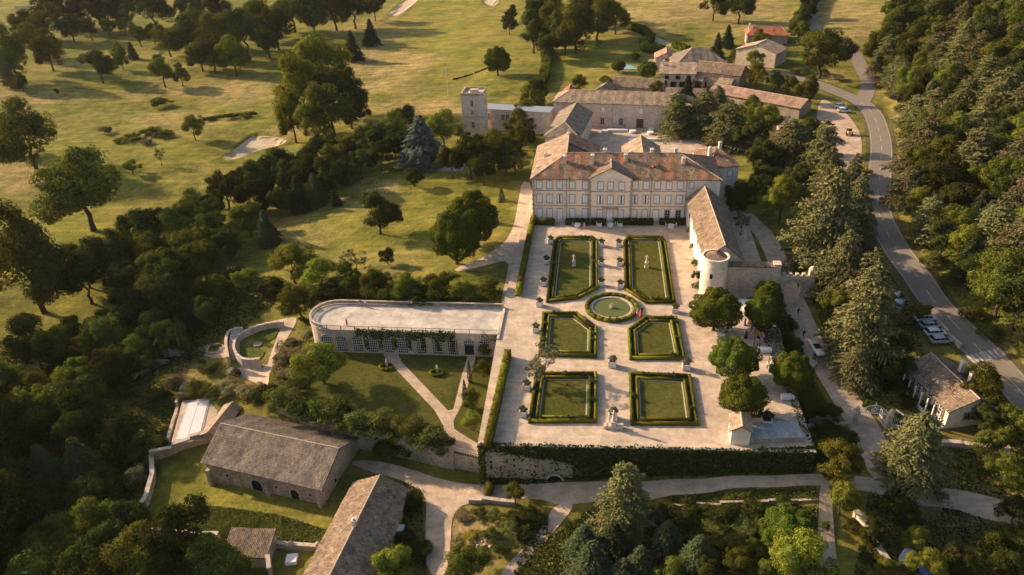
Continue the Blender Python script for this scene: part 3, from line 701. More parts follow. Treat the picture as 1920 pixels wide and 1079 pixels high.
for u in (.2, bx0, bx1):
    b = MB()
    for k in range(18): b.bx(u-(.35 if k % 2 else .22), u+(.35 if k % 2 else .22), -.50 if u > 1 else -.08, .05, k*.61, k*.61+.55)
    part('quoins', b, M_TRIM, ch)
cols = [1011, 1030, 1049.5, 1073, 1097.5, 1126, 1145, 1166, 1191.5, 1212, 1233, 1255, 1276]
for i, px in enumerate(cols):
    u = cx_(px); inb = 5 <= i <= 7; yo = -.45 if inb else 0
    top = win(ch, 'f', u, 8.65, 1.25, 1.95, 'shutter'); mid = win(ch, 'f', u, 4.95, 1.25, 2.15, 'ajar' if i in (2, 5, 7, 8, 9) else 'shutter')
    if i in (2, 6, 10): g = win(ch, 'f', u, .35, 1.45 if i == 6 else 1.3, 2.95, 'door')
    elif i in (11, 12): g = win(ch, 'f', u, .95, 1.15, 2.3, 'open')
    else: g = win(ch, 'f', u, .85, 1.25, 2.45, 'shutter')
    for o in (top, mid, g): o.location.y += yo
win(ch, 'f', cx_(1297), 9.1, 1.0, 1.4, 'shutter')
for u in (3, 8, 13, 18): win(ch, 'l', u, 8.6, 1.2, 1.9); win(ch, 'l', u, 4.9, 1.2, 2.1); win(ch, 'l', u, .9, 1.2, 2.4)
win(ch, 'r', 4, 8.6, 1.2, 1.9)
b = MB(); b.bx(mx_-2.0, mx_+2.0, -1.5, -.4, 3.75, 3.95); part('balcony', b, M_TRIM, ch)
for u, wd in ((cx_(1049.5), 2.6), (mx_, 4.0), (cx_(1233), 2.4)):
    b = MB()
    for k in range(3): b.bx(u-wd/2-.3*k, u+wd/2+.3*k, -1.0-.35*k-(.45 if u == mx_ else 0), 0, 0, .36-.12*k)
    part('entrance_steps', b, M_COPING, ch)
for x, y, zb, h in ((7.8, 4.6, 13.4, 2.6), (14.5, 4.4, 13.2, 3.1), (22.6, 5.4, 13.8, 2.3), (36.4, 4.5, 12.4, 3.2), (17.5, 8.0, 14.6, 1.9), (24.0, 8.0, 14.6, 1.4), (29.0, 8.0, 14.6, 1.9), (34.8, 8.1, 14.6, 2.1), (2.6, 11.5, 12.0, 2.2), (1.2, 5.5, 11.4, 1.5), (8.0, 21.5, 14.5, 1.6)):
    chimney(r_ch, x, y, zb-1.0, zb+h-.7, .8, .9)
for x, y, z in ((12.7, 3.0, 12.6), (29.6, 3.3, 12.8)):
    b = MB(); b.bx(x-.55, x+.55, y-.2, y+1.6, z-.6, z+.75); dm_ = part('dormer', b, M_STUCCO, r_ch)
    b = MB(); b.bx(x-.4, x+.4, y-.24, y-.205, z-.3, z+.55); part('pane', b, M_GLASS, dm_)
    b = MB(); b.box((x, y+.6, z+.84), (1.5, 2.2, .12)); part('dormer_roof', b, T_OLD, dm_)
e, r = house('pavilion', 'shaded rear pavilion of pale render joined to the right end of the manor', 'building', (13.8+15.0, 183.5), (36.2, 185.3), 13, 9.0, 'hip', 2.8, wall=M_WHITE, tile=T_CH, zg=0)
win(e, 'f', 5.4, 6.2, 1.1, 1.5); chimney(r, 4.5, 6, 10.5, 13.2); chimney(r, 1.5, 5, 10.0, 12.4)

# ------------------------------------------------ long wing with the round turret and gateway beside the garden
wg, r_wg = house('garden_wing', 'long white garden wing with grey brown tile roof running beside the parterres', 'wing', (22.0, 168.6), (22.6, 138.2), 7.2, 7.0, 'gable_x', 3.0, wall=M_WHITE, tile=T_OLD, zg=0, ridge_pos=.5)
for u in (5, 12, 19): win(wg, 'f', u, 4.2, .8, 1.0, 'hole')
tc = (24.2, 136.0); tw = thing('round_turret', 'round white turret with a shallow tiled cone roof at the corner of the wing', 'turret', (tc[0], tc[1], 0))
b = MB(); b.lathe([(2.75, -1), (2.6, 3), (2.5, 8.2), (2.75, 8.3), (2.75, 8.75), (2.35, 8.75), (2.35, 8.3)], 36); part('wall', b, M_WHITE, tw, smooth=False)
b = MB(); NS = 44
for k in range(NS):
    a0, a1 = 2*math.pi*k/NS, 2*math.pi*(k+.5)/NS; a2 = 2*math.pi*(k+1)/NS; r0 = 2.45
    P3 = [(r0*math.cos(a), r0*math.sin(a), 8.45+(.09 if i == 1 else 0)) for i, a in enumerate((a0, a1, a2))]
    for i in range(2): b.face([P3[i], P3[i+1], (0, 0, 9.25)], [(k*.28+i*.14, 0), (k*.28+i*.14+.14, 0), (k*.28+.14, 2.5)])
part('cone_roof', b, T_OLD, tw)
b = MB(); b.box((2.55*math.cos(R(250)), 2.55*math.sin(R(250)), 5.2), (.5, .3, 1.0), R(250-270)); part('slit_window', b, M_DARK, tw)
gwall = thing('courtyard_wall', 'tall pale stone wall between the round turret and the gateway', 'wall', (26.4, 137.0, 0), 0.0)
b = MB(); b.bx(0, 9.6, -.45, .45, -2.5, 6.0); part('wall', b, M_STONEP, gwall)
b = MB(); roof_plane(b, (0, -.7, 6.0), (9.6, -.7, 6.0), [(0, .7, 6.5), (9.6, .7, 6.5)]); part('coping_tiles', b, T_OLD, gwall)
b = MB(); b.bx(9.6, 10.9, -.8, .8, -2.5, 6.4); b.bx(9.5, 11.0, -.9, .9, 6.4, 6.75); part('pier', b, M_STONEP, gwall)
gt = thing('crenellated_gateway', 'crenellated stone gateway with an arched opening over the drive', 'gateway', (37.4, 137.0, -1.0), 0.03); gt['W'] = 6.0; gt['D'] = .9
b = MB(); b.bx(0, 1.3, -.45, .45, -2, 4.6); b.bx(4.5, 5.8, -.45, .45, -2, 4.6)
NA = 12
for k in range(NA):
    a0, a1 = math.pi*k/NA, math.pi*(k+1)/NA; xa, xb = 2.9-1.6*math.cos(a0), 2.9-1.6*math.cos(a1); za, zb = 2.4+1.2*math.sin(a0), 2.4+1.2*math.sin(a1)
    for y in (-.45, .45): b.face([(xa, y, za), (xb, y, zb), (xb, y, 4.6), (xa, y, 4.6)])
    b.face([(xa, -.45, za), (xb, -.45, zb), (xb, .45, zb), (xa, .45, za)])
b.bx(0, 5.8, -.44, .44, 4.598, 4.75); part('arch_wall', b, M_STONEP, gt)
for k in range(4): b = MB(); b.bx(.6+k*1.3, 1.2+k*1.3, -.4, .4, 4.75, 5.35); part('merlon', b, M_STONEP, gt)
b = MB(); b.beam((.9, -.62, 3.75), (2.9, -.62, 4.7), .35, .22); b.beam((4.9, -.62, 3.75), (2.9, -.62, 4.7), .35, .22); part('drip_moulding', b, M_TRIM, gt)
b = MB(); b.bx(5.8, 7.0, -.6, .6, -2, 6.2); b.lathe([(.75, 0), (.6, .4), (.2, .8)], 10, (6.4, 0, 6.2)); part('pier', b, M_STONEP, gt)

# ------------------------------------------------ orangery: terrace on the roof, arched windows below
OX0, OX1, OY0, OY1 = -54.5, -18.2, 118.6, 128.2
og = thing('orangery', 'low stone orangery with a paved roof terrace, balustrade and a row of arched windows', 'orangery', (OX0, OY0, LZ)); og['W'] = OX1-OX0; og['D'] = OY1-OY0
OW, OD, OH = OX1-OX0, OY1-OY0, 5.3
cen = (2.2, OD/2)
def oround(n=12, r=OD/2, grow=0.0):
    return [(cen[0]-(r+grow)*math.sin(math.pi*k/n), cen[1]+(r+grow)*math.cos(math.pi*k/n)) for k in range(n+1)]
oo = oround(); opoly = oo+[(OW, 0), (OW, OD)]
b = MB(); b.prism(opoly, -1.5, OH); part('wall', b, M_STONEP, og)
M_FLAG = stone('paving_flags', (.56, .48, .40), (.45, .385, .32), .55, .01, .14, .3)
b = MB(); b.prism(oround(grow=.15)+[(OW, -.15), (OW, OD+.15)], OH, OH+.18); part('roof_terrace', b, M_FLAG, og)
sb = MB()                                            # darker slab lines on the paving
for k in range(1, 12): sb.bx(3*k-.05, 3*k+.05, .6, OD-.6, OH+.18, OH+.184)
part('paving_joint', sb, M_TRIM, og)
bal = MB(); rail = MB(); line = [Vector((OW, OD-.1, 0))]+[Vector((x, y, 0)) for x, y in oround(grow=-.1)]
pts_ = resample([(p.x, p.y) for p in line], .36, False)
for p_ in pts_: bal.lathe([(.09, 0), (.05, .12), (.11, .3), (.05, .6), (.09, .72)], 6, (p_.x, p_.y, OH+.3))
for a, c in zip(line[:-1], line[1:]):
    rail.beam(a+Vector((0, 0, OH+.24)), c+Vector((0, 0, OH+.24)), .34, .14); rail.beam(a+Vector((0, 0, OH+1.1)), c+Vector((0, 0, OH+1.1)), .36, .16)
part('balustrade_rail', rail, M_COPING, og); o = part('balusters', bal, M_COPING, og); o['kind'] = 'stuff'
fr = MB()
for k in range(int((OW-2.2)/.16)): fr.bx(2.2+k*.16, 2.2+k*.16+.02, -.02, .0, OH+.18, OH+1.0)
fr.bx(2.0, OW, -.04, .02, OH+1.0, OH+1.06)
for k in range(12): fr.bx(2.2+k*2.85, 2.3+k*2.85, -.06, .04, OH+.18, OH+1.05)
part('iron_railing', fr, M_IRON, og)
def arch_mesh(w, h, door=False):
    n = 10; r_ = w/2; out = [(-r_, 0)]+[(-r_*math.cos(math.pi*k/n), h-r_+r_*math.sin(math.pi*k/n)) for k in range(n+1)]+[(r_, 0)]
    f = MB(); s_ = .22; big = [(-r_-s_, 0)]+[(-(r_+s_)*math.cos(math.pi*k/n), h-r_+(r_+s_)*math.sin(math.pi*k/n)) for k in range(n+1)]+[(r_+s_, 0)]
    for i in range(len(out)-1):
        a, b_, c, d = out[i], out[i+1], big[i+1], big[i]
        f.face([(a[0], -.14, a[1]), (b_[0], -.14, b_[1]), (c[0], -.14, c[1]), (d[0], -.14, d[1])]); f.face([(c[0], -.14, c[1]), (c[0], .02, c[1]), (d[0], .02, d[1]), (d[0], -.14, d[1])])
        f.face([(a[0], -.14, a[1]), (a[0], .02, a[1]), (b_[0], .02, b_[1]), (b_[0], -.14, b_[1])])
    g = MB(); g.face([(x, -.02, z) for x, z in out])
    bars = MB()
    for q in (-.6, -.2, .2, .6):
        zt = h-r_+math.sqrt(max(0, 1-q*q))*r_; bars.bx(q*r_-.035, q*r_+.035, -.09, -.03, (2.3 if door else 0), zt)
    for q in range(1, 7):
        z = q*h/6.6
        if door and z < 2.3: continue
        xw = r_ if z < h-r_ else math.sqrt(max(0, r_*r_-(z-h+r_)**2)); bars.bx(-xw, xw, -.088, -.032, z-.03, z+.03)
    for q in (-1, 1): bars.bx(q*r_-.06, q*r_+.06, -.1, -.03, 0, h-r_)
    return f.mesh('window', M_COPING), g.mesh('pane', M_GLASS), bars.mesh('glazing_bars', M_FRAME)
am = arch_mesh(2.0, 3.7); ad = arch_mesh(2.0, 3.7, True)
for k, px in enumerate((613, 640, 670, 698, 727, 754, 789, 819, 848, 879, 908)):
    u = onY(px, 640, OY0)[0]-OX0; f_, g_, b_ = ad if k == 9 else am
    o = link('door' if k == 9 else 'window', f_, og, (u, -.001, .35)); link('pane', g_, o); link('glazing_bars', b_, o)
b = MB(); b.bx(OW+.02, OW+.5, -2.0, OD, -1.5, OH+.5); part('end_wall', b, M_STONEP, og)

# ------------------------------------------------ farm barn below the garden
def house_ridge(name, label, cat, A, B, hw, H, rise, zg, **kw):
    """building given by its ridge line A->B; front side is to the right of A->B"""
    A, B = Vector(A[:2]), Vector(B[:2]); d = (B-A).normalized(); n = Vector((-d.y, d.x))
    return house(name, label, cat, A-n*hw, B-n*hw, 2*hw, H, 'gable_x', rise, zg=zg, **kw)
zb = -10.8
e, r = house('stone_barn', 'big stone barn with a brown ribbed tile roof and arched doors', 'barn', gp(383, 864, -6.6), gp(601, 914, -6.6), 12.2, 4.2, 'gable_x', 2.9, .5, M_STONE, T_GREY, zg=zb)
for u, w_, h_ in ((9.7, 2.0, 2.4), (17.0, 1.6, 2.2)):
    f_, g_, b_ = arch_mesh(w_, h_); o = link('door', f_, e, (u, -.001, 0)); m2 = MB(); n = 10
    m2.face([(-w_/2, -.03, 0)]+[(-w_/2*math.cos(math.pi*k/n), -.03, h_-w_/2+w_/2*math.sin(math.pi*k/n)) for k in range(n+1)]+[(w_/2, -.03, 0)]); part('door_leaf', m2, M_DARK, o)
for u in (4.0, 13.6, 20.0): win(e, 'f', u, 1.6, .5, .6, 'hole')
win(e, 'r', 4, 1.5, .6, .8, 'hole')
for u in (.5, 12.0, 21.8): b = MB(); b.bx(u-.35, u+.35, -.7, 0, -2, 2.6); part('buttress', b, M_STONE, e)
e, r = house('barn_annexe', 'narrow tiled annexe at the back left corner of the stone barn', 'barn', gp(408, 818, -8.2), gp(452, 763, -8.2), 3.4, 2.4, 'gable_x', .9, .2, M_STONE, T_LIGHT, zg=zb)
# long low barn at the bottom edge
A_, B_ = gp(712, 897, -5.2), gp(606, 1110, -5.2)
e, r = house_ridge('long_barn', 'long low barn with one sunlit and one dark tile slope at the bottom edge', 'barn', (B_.x, B_.y), (A_.x, A_.y), 4.6, 3.6, 2.2, -10.6, ov=.3, wall=M_STONE, tile=T_OLD)
chimney(r, e['W']*.52, e['D']*.5, 5.5, 7.0, .5, .5)
b = MB(); b.bx(e['W']*.0, e['W']*.47, -.02-0, .0, 0, .01)
e, r = house('shed', 'small open shed with ribbed tile roof beside the courtyard wall', 'shed', gp(418, 1040, -9.2), gp(498, 1043, -9.2), 4.2, 2.4, 'shed', .9, .25, M_STONE, T_OLD, zg=-11.8)

# ------------------------------------------------ courtyard buildings
e, r = house('courtyard_barn', 'long stone range with tiled roof closing the rear courtyard', 'barn', gp(1038, 190, 8), gp(1296, 199, 8), 10, 8.0, 'hip', 2.6, wall=M_TOWER, tile=T_LIGHT, zg=0)
for px in (1132, 1204): q = gp(px, 195, 8); win(e, 'f', q.x-gp(1038, 190, 8).x, 4.7, 1.1, 1.9, 'shutter')
for px, kd in ((1131, 'glass'), (1167, 'glass'), (1262, 'hole')): q = gp(px, 195, 8); win(e, 'f', q.x-gp(1038, 190, 8).x, .8, 1.2, 2.2, kd)
q = gp(1203, 195, 8); win(e, 'f', q.x-gp(1038, 190, 8).x, .05, 2.2, 3.0, 'wooddoor')
for px in (1056, 1150): q = gp(px, 195, 8); b = MB(); u = q.x-gp(1038, 190, 8).x; b.bx(u-.08, u+.08, -.12, 0, 0, 8); part('downpipe', b, M_TRIM, e)
e, r = house('courtyard_pavilion', 'stone pavilion with hipped roof at the left of the rear courtyard', 'pavilion', gp(1022, 255, 6.5), gp(1085, 258, 6.5), 25, 6.5, 'hip_y', 2.8, wall=M_TOWER, tile=T_GREY, zg=0)
win(e, 'f', 5.5, 4.6, .5, .5, 'hole')
e, r = house('stone_tower', 'square stone tower with a flat roof standing left of the courtyard', 'tower', gp(864, 180, 13.5), gp(905, 180, 13.5), 7.6, 13.5, 'flat', wall=M_TOWER, tile=M_FLAG, zg=0, sink=4)
pa = MB()
for x0, x1, y0, y1 in ((-.1, 7.6, -.1, .4), (-.1, 7.6, 7.1, 7.7), (-.1, .4, .4, 7.1), (6.9, 7.6, .4, 7.1)): pa.bx(x0, min(x1, e['W']+.1), y0, y1, 13.65, 14.3)
part('parapet', pa, M_STONE, e); b = MB(); b.bx(-.12, e['W']+.12, -.12, 7.72, 6.4, 6.7); part('string_course', b, M_TRIM, e)
win(e, 'f', 3.4, 10.2, .8, 1.7, 'glass'); win(e, 'f', 3.4, 7.5, .7, 1.3, 'glass'); win(e, 'f', 3.4, 3.0, .9, 1.9, 'glass'); win(e, 'r', 3, 10, .8, 1.6, 'glass')
b = MB(); b.bx(2.5, 5, 3, 4.5, 13.65, 14.6); part('roof_hatch', b, M_STONEP, e)
e, r = house('tower_range', 'low stone range with flat grey roof linking the tower to the courtyard', 'building', gp(906, 205, 6.4), gp(1030, 212, 6.4), 6, 6.4, 'flat', wall=M_TOWER, tile=T_BLUE, zg=0, sink=4)
for u in (1.6, 6.8, 8.4): win(e, 'f', u, 3.0, 1.1, 1.9, 'glass')

# ------------------------------------------------ hamlet behind
def eave(pl, pr, z): return gp(*pl, z), gp(*pr, z)
L_, R_ = eave((1238, 139), (1304, 140), 6.0); e, r = house('farmhouse', 'two storey farmhouse with open gallery below its tiled roof, left of the big farm roof', 'house', L_, R_, 8, 5.4, 'shed', 2.0, wall=M_STONEP, tile=T_LIGHT, zg=.8)
for k in range(4): win(e, 'f', 1.8+k*e['W']/4, .4, e['W']/4-1.2, 2.0, 'hole')
for k in range(3): win(e, 'f', 2.5+k*e['W']/3.2, 3.3, 1.6, 1.4, 'hole')
chimney(r, 1.0, 6, 6, 8.6, .6, .6)
L_, R_ = eave((1304, 133), (1388, 142), 6.8); e, r = house('farmhouse', 'farmhouse with a wide tiled front slope and two lean-to porches', 'house', L_, R_, 9, 6.0, 'gable_x', 2.6, wall=M_STONE, tile=T_OLD, zg=.8)
for u in (4, 9, 14): win(e, 'f', u, .3, 1.6, 2.2, 'hole')
for u0, u1 in ((0.0, 4.2), (9.5, 15.0)):
    b = MB(); roof_plane(b, (u0, -3.2, 3.1), (u1, -3.2, 3.1), [(u0, 0, 4.6), (u1, 0, 4.6)]); o = part('porch_roof', b, T_LIGHT, e)
    b = MB(); b.bx(u0+.1, u0+.4, -3, 0, -1, 3.3); b.bx(u1-.4, u1-.1, -3, 0, -1, 3.3); part('porch_wall', b, M_STONE, o)
L_, R_ = eave((1268, 122), (1362, 118), 7.0); e, r = house('farmhouse', 'tall pyramid roofed farmhouse behind the gallery house', 'house', L_, R_, 15, 6.0, 'hip', 4.4, wall=M_STONE, tile=T_GREY, zg=1)
L_, R_ = eave((1229, 109), (1270, 109), 6.5); e, r = house('farmhouse', 'small gabled house with a pink tile roof at the left of the hamlet', 'house', L_, R_, 9, 5.5, 'gable_y', 2.0, wall=M_STONEP, tile=T_PINK, zg=1); win(e, 'f', e['W']/2, 4.6, .6, .6, 'hole')
L_, R_ = eave((1381, 92), (1455, 101), 8.5); e, r = house('farmhouse', 'gabled stone house with a pale left wall in front of the red roofed house', 'house', L_, R_, 11, 6.0, 'gable_y', 2.6, wall=M_STONEP, tile=T_LIGHT, zg=2.5); win(e, 'l', 3, 3.2, .8, 1.3, 'hole'); win(e, 'f', 6, 2.5, 1.0, 1.5, 'hole')
L_, R_ = eave((1402, 66), (1478, 66), 9.5); e, r = house('farmhouse', 'house with a bright red tile roof at the back of the hamlet', 'house', L_, R_, 10, 6.0, 'hip', 2.4, wall=M_STONE, tile=T_RED, zg=3.5, hipf=2.5); chimney(r, 1, 5, 7, 9.6); win(e, 'f', 5, 3, 1, 1.5, 'hole')
L_, R_ = eave((1330, 172), (1500, 203), 4.0); e, r = house('long_outbuilding', 'long low outbuilding with a pink tile roof slanting below the hamlet', 'barn', L_, R_, 9, 3.4, 'gable_x', 1.8, wall=M_STONE, tile=T_PINK, zg=.6)
L_, R_ = eave((1148, 160), (1240, 166), 4.0); e, r = house('old_barn', 'low old barn with sagging brown roof behind the courtyard range', 'barn', L_, R_, 8, 3.5, 'gable_x', 2.2, wall=M_STONE, tile=T_OLD, zg=.4)
L_, R_ = eave((1118, 164), (1146, 166), 4.2); e, r = house('old_barn', 'small ruined stone shed left of the low old barn', 'shed', L_, R_, 6, 3.2, 'gable_y', 1.6, wall=M_STONE, tile=T_GREY, zg=.3)
L_, R_ = eave((1058, 172), (1076, 172), 3.0); e, r = house('red_shed', 'small shed with one orange red roof slope beside the courtyard range', 'shed', L_, R_, 5, 2.6, 'gable_y', 1.2, wall=M_STONE, tile=T_RED, zg=.2)
L_, R_ = eave((1250, 178), (1345, 182), 3.5); e, r = house('old_barn', 'low brown roofed barn directly below the farmhouse porches', 'barn', L_, R_, 7, 3.0, 'gable_x', 1.6, wall=M_STONE, tile=T_OLD, zg=.4)
L_, R_ = eave((1463, 236), (1494, 234), 2.8); e, r = house('small_shed', 'small shed with a tan single slope roof by the parking ground', 'shed', L_, R_, 6, 2.3, 'shed', 1.0, wall=M_STONE, tile=T_LIGHT, zg=.2)
L_, R_ = eave((1218, 120), (1232, 120), 3.5); e, r = house('small_shed', 'tiny white roofed lean-to beside the small gabled house', 'shed', L_, R_, 4, 2.6, 'shed', .8, wall=M_STONEP, tile=T_LIGHT, zg=.8)

# ------------------------------------------------ gate lodge and kiosk
L_, R_ = gp(1700, 688, -1.6), gp(1781, 770, -1.6)
e, r = house('gate_lodge', 'white gate lodge with glazed veranda and brown tile roof beside the road', 'lodge', L_, R_, 8.6, 3.9, 'gable_x', 2.0, .5, M_WHITE, T_OLD, zg=-5.4)
nb = 7; Wd = e['W']
for k in range(nb): win(e, 'f', .9+k*(Wd-1.6)/(nb-.4), 1.3, 1.0, 2.2, 'glass')
win(e, 'f', Wd*.52, .05, 1.0, 2.4, 'wooddoor'); win(e, 'r', 3.4, 1.4, 1.1, 1.5, 'glass'); win(e, 'r', 6.2, 1.4, 1.1, 1.5, 'glass')
b = MB(); b.bx(0, Wd, -1.5, 0, -1.2, .25); b.bx(0, Wd, -1.55, -1.4, .25, 1.0); ve = part('veranda', b, M_WHITE, e)
for k in range(nb+1): b = MB(); x = .1+k*(Wd-.2)/nb; b.bx(x-.09, x+.09, -1.5, -1.32, .25, 3.65); part('post', b, M_FRAME, ve)
b = MB()
for k in range(6): b.bx(Wd*.42, Wd*.55, -1.5-.3*(k+1), -1.5-.3*k, -1.3, .2-.24*k)
part('veranda_stairs', b, M_COPING, e)
for x, y in ((Wd*.35, 7.0), (Wd*.6, 6.6)): chimney(r, x, y, 4.2, 6.9, .6, .8)
q = gp(1366, 838, 0); e, r = house('kiosk', 'small whitewashed kiosk with tiled gable roof at the terrace corner', 'kiosk', (q.x+.3, q.y+.6), (q.x+3.1, q.y+.4), 3.6, 2.9, 'gable_y', .9, .25, M_WHITE, T_LIGHT, zg=0)
win(e, 'l', 1.8, 1.2, .6, .9, 'hole')
q0, q1 = gp(1404, 833, 0), gp(1506, 829, 0); e, r = house('zinc_roof_annexe', 'low annexe with flat grey zinc panel roof on the terrace corner', 'annexe', q0, q1, 3.7, .9, 'flat', wall=M_STONE, tile=T_BLUE, zg=0)
for k in range(8):
    b = MB(); x = k*e['W']/8; b.bx(x+.03, x+e['W']/8-.03, -.15, 3.85, 1.05, 1.09+.01*(k % 3)); part('roof_panel', b, plain('zinc_%d' % k, (.26+.03*(k % 3), .26+.025*(k % 3), .27), .45, .5, .15, 1.5), r)
# ---------------------------------------------------------------- foliage tools
L_OAK = leafmat('oak_leaves', (.05, .062, .010), (.15, .150, .028)); L_LIME = leafmat('lime_leaves', (.085, .10, .012), (.22, .21, .032)); L_DARK = leafmat('holm_oak_leaves', (.022, .030, .009), (.078, .084, .020))
L_CEDAR = leafmat('cedar_needles', (.085, .085, .030), (.215, .19, .082), .08, .2, .3); L_BLUE = leafmat('blue_cedar_needles', (.085, .10, .085), (.19, .205, .165), .08, .15); L_FIR = leafmat('fir_needles', (.035, .048, .020), (.09, .10, .045), .08)
L_BOX = leafmat('box_leaves', (.065, .072, .009), (.195, .175, .022), .15, .22); L_IVY = leafmat('ivy_leaves', (.026, .038, .010), (.075, .085, .02), .15, .2); L_BUSH = leafmat('bush_leaves', (.06, .078, .016), (.15, .15, .04), .2, .3)
L_DRYB = leafmat('dry_scrub', (.12, .10, .045), (.24, .195, .10), .2, .25); L_CHES = leafmat('chestnut_leaves', (.04, .060, .008), (.115, .125, .018), .22, .2); L_RED = leafmat('red_leaves', (.28, .08, .03), (.42, .15, .06), .25, .1)
L_OLIVE = leafmat('olive_leaves', (.10, .10, .06), (.20, .18, .11), .15, .2); L_YEL = leafmat('yellow_leaves', (.20, .17, .02), (.34, .27, .05), .25, .15)
L_ROSE = plain('rose_blossom', (.62, .50, .42), .8, .2, .1, 3)
M_BARK = plain('bark', (.085, .062, .045), .95, .1, .3, 5); M_BARKP = plain('pale_bark', (.20, .155, .115), .95, .1, .25, 5)

def leaves(c, n, size, rng, jit=.7, asp=1.0, tdir=None):
    """one quad per leaf spray: centres c, facing directions n"""
    c = np.asarray(c); N = len(c); n = np.asarray(n)+rng.normal(0, jit, (N, 3)); n /= np.linalg.norm(n, axis=1)[:, None]+1e-9
    t = np.cross(n, rng.normal(0, 1, (N, 3))) if tdir is None else tdir-n*np.sum(tdir*n, 1)[:, None]; t /= np.linalg.norm(t, axis=1)[:, None]+1e-9; b = np.cross(n, t)
    s = (np.asarray(size)*rng.uniform(.6, 1.3, N))[:, None]*.5
    fold = n*s*.35
    V = np.stack([c-t*s*asp, c-b*s*.75+fold, c+t*s*asp, c+b*s*.75+fold], 1)
    return V.reshape(-1, 3)
def lmesh(name, V, mat): return npmesh(name, V, np.arange(len(V)).reshape(-1, 4), mat)
def sph(rng, n):
    d = rng.normal(0, 1, (n, 3)); return d/np.linalg.norm(d, axis=1)[:, None]
def crown(rng, nclump, nleaf, rx, rz, leaf, lo=.35, cr=(.22, .4), flatten=1.0, bottom=-.75, lobes=9):
    """limbs carry lobes, lobes carry clumps, leaf sprays sit on each clump's shell: uneven outline, lit and dark masses"""
    C_, N_ = [], []; k = 0; LB = []
    while len(LB) < lobes:
        d = sph(rng, 1)[0]
        if d[2] < bottom*.75 or any(d@q[0] > .72 for q in LB) and rng.rand() < .8: continue
        LB.append((d, rng.uniform(.42, .78), rng.uniform(.30, .52)))
    LB.append((np.array([0, 0, 1.0]), .15, .55))
    while k < nclump:
        ld, lr, lw = LB[rng.randint(len(LB))]; d = sph(rng, 1)[0]; d = d+ld*.55; d /= np.linalg.norm(d)
        cc = ld*lr+d*lw*rng.uniform(.6, 1.0); r0 = rng.uniform(*cr)*.62
        if cc[2] < bottom: continue
        dd = sph(rng, nleaf); keep = (dd@d > -.45) | (rng.rand(nleaf) < .2); dd = dd[keep]
        rad = r0*rng.uniform(.55, 1.12, len(dd))
        C_.append((cc+dd*rad[:, None]*np.array([1, 1, .8]))*np.array([rx, rx, rz])); N_.append(dd+d*.6); k += 1
    nf = int(nclump*nleaf*.16)                                            # leaves deep inside each lobe
    for ld, lr, lw in LB:
        n = nf//len(LB); d = sph(rng, n); C_.append((ld*lr+d*(lw*.8*rng.uniform(0, 1, n)**.4)[:, None])*np.array([rx, rx, rz])); N_.append(d+ld*.5)
    C_ = np.concatenate(C_); N_ = np.concatenate(N_); sz = np.full(len(C_), leaf)
    return leaves(C_, N_, sz, rng, .42)
def bole(rng, h, r0, r1, limbs, reach, rise, lean=.02):
    b = MB(); pts = [Vector((rng.normal(0, lean)*i*h, rng.normal(0, lean)*i*h, h*i/4)) for i in range(5)]; pts[0].z = -.03*h-.02
    b.tube(pts, [r0*1.25]+[r0+(r1-r0)*i/4 for i in range(1, 5)], 7)
    for k in range(limbs):
        a = 2*math.pi*k/limbs+rng.uniform(-.4, .4); st = pts[3] if k % 2 else pts[4]; e_ = st+Vector((math.cos(a)*reach, math.sin(a)*reach, rise*rng.uniform(.7, 1.2)))
        b.tube([st, st.lerp(e_, .5)+Vector((0, 0, rise*.1)), e_], [r1*.7, r1*.45, r1*.18], 5)
    return b
PROTO = {}
def proto(kind, trunk, crownV, mat, tmat=None, up=0.0):
    cm = lmesh('crown', crownV+np.array([0, 0, up]), mat); tm = trunk.mesh('trunk', tmat or M_BARK) if trunk else None
    PROTO.setdefault(kind, []).append((tm, cm))
# all prototypes are one metre tall and about one metre wide; copies are scaled
for sd in range(5):
    g = np.random.RandomState(10+sd); V = crown(g, 110, 140, .43, .42, .029, cr=(.22, .44), bottom=-.85)
    proto('oak', bole(g, .42, .028, .018, 5, .2, .2), V, L_OAK, up=.55)
for sd in range(4):
    g = np.random.RandomState(30+sd); V = crown(g, 105, 140, .40, .43, .029, .3, (.22, .42), bottom=-.85)
    proto('dark', bole(g, .35, .025, .016, 4, .15, .2), V, L_DARK, up=.58)
for sd in range(3):
    g = np.random.RandomState(50+sd); V = crown(g, 110, 140, .42, .42, .028, cr=(.22, .42), bottom=-.85)
    proto('lime', bole(g, .36, .024, .016, 4, .16, .2), V, L_LIME, up=.59)
for sd in range(3):                             # dense clipped-looking crowns: lumpy shell of leaves over an opaque inside
    g = np.random.RandomState(70+sd); n = 21000; d = sph(g, n); d[:, 2] = np.where(d[:, 2] < -.85, -d[:, 2], d[:, 2]); bp = np.zeros(n); nn_ = d.copy()
    for q in sph(g, 75):
        w_ = np.exp((d@q-1)/.032)*g.uniform(.45, 1.0); bp = np.maximum(bp, w_); nn_ += (d-q)*w_[:, None]*3.5
    rr = (.70+.32*bp)*np.where(g.rand(n) < .7, g.uniform(.94, 1.03, n), g.uniform(.55, .95, n))
    V = leaves(d*rr[:, None]*np.array([.44, .44, .45]), nn_, np.full(n, .027), g, .4)
    proto('round', bole(g, .3, .03, .02, 4, .15, .18), V, L_CHES, up=.50)
for sd in range(2):
    g = np.random.RandomState(80+sd); V = crown(g, 46, 50, .40, .42, .036, .3, (.14, .3), lobes=7)
    proto('thin', bole(g, .5, .018, .012, 6, .2, .25), V, L_OLIVE, up=.60)
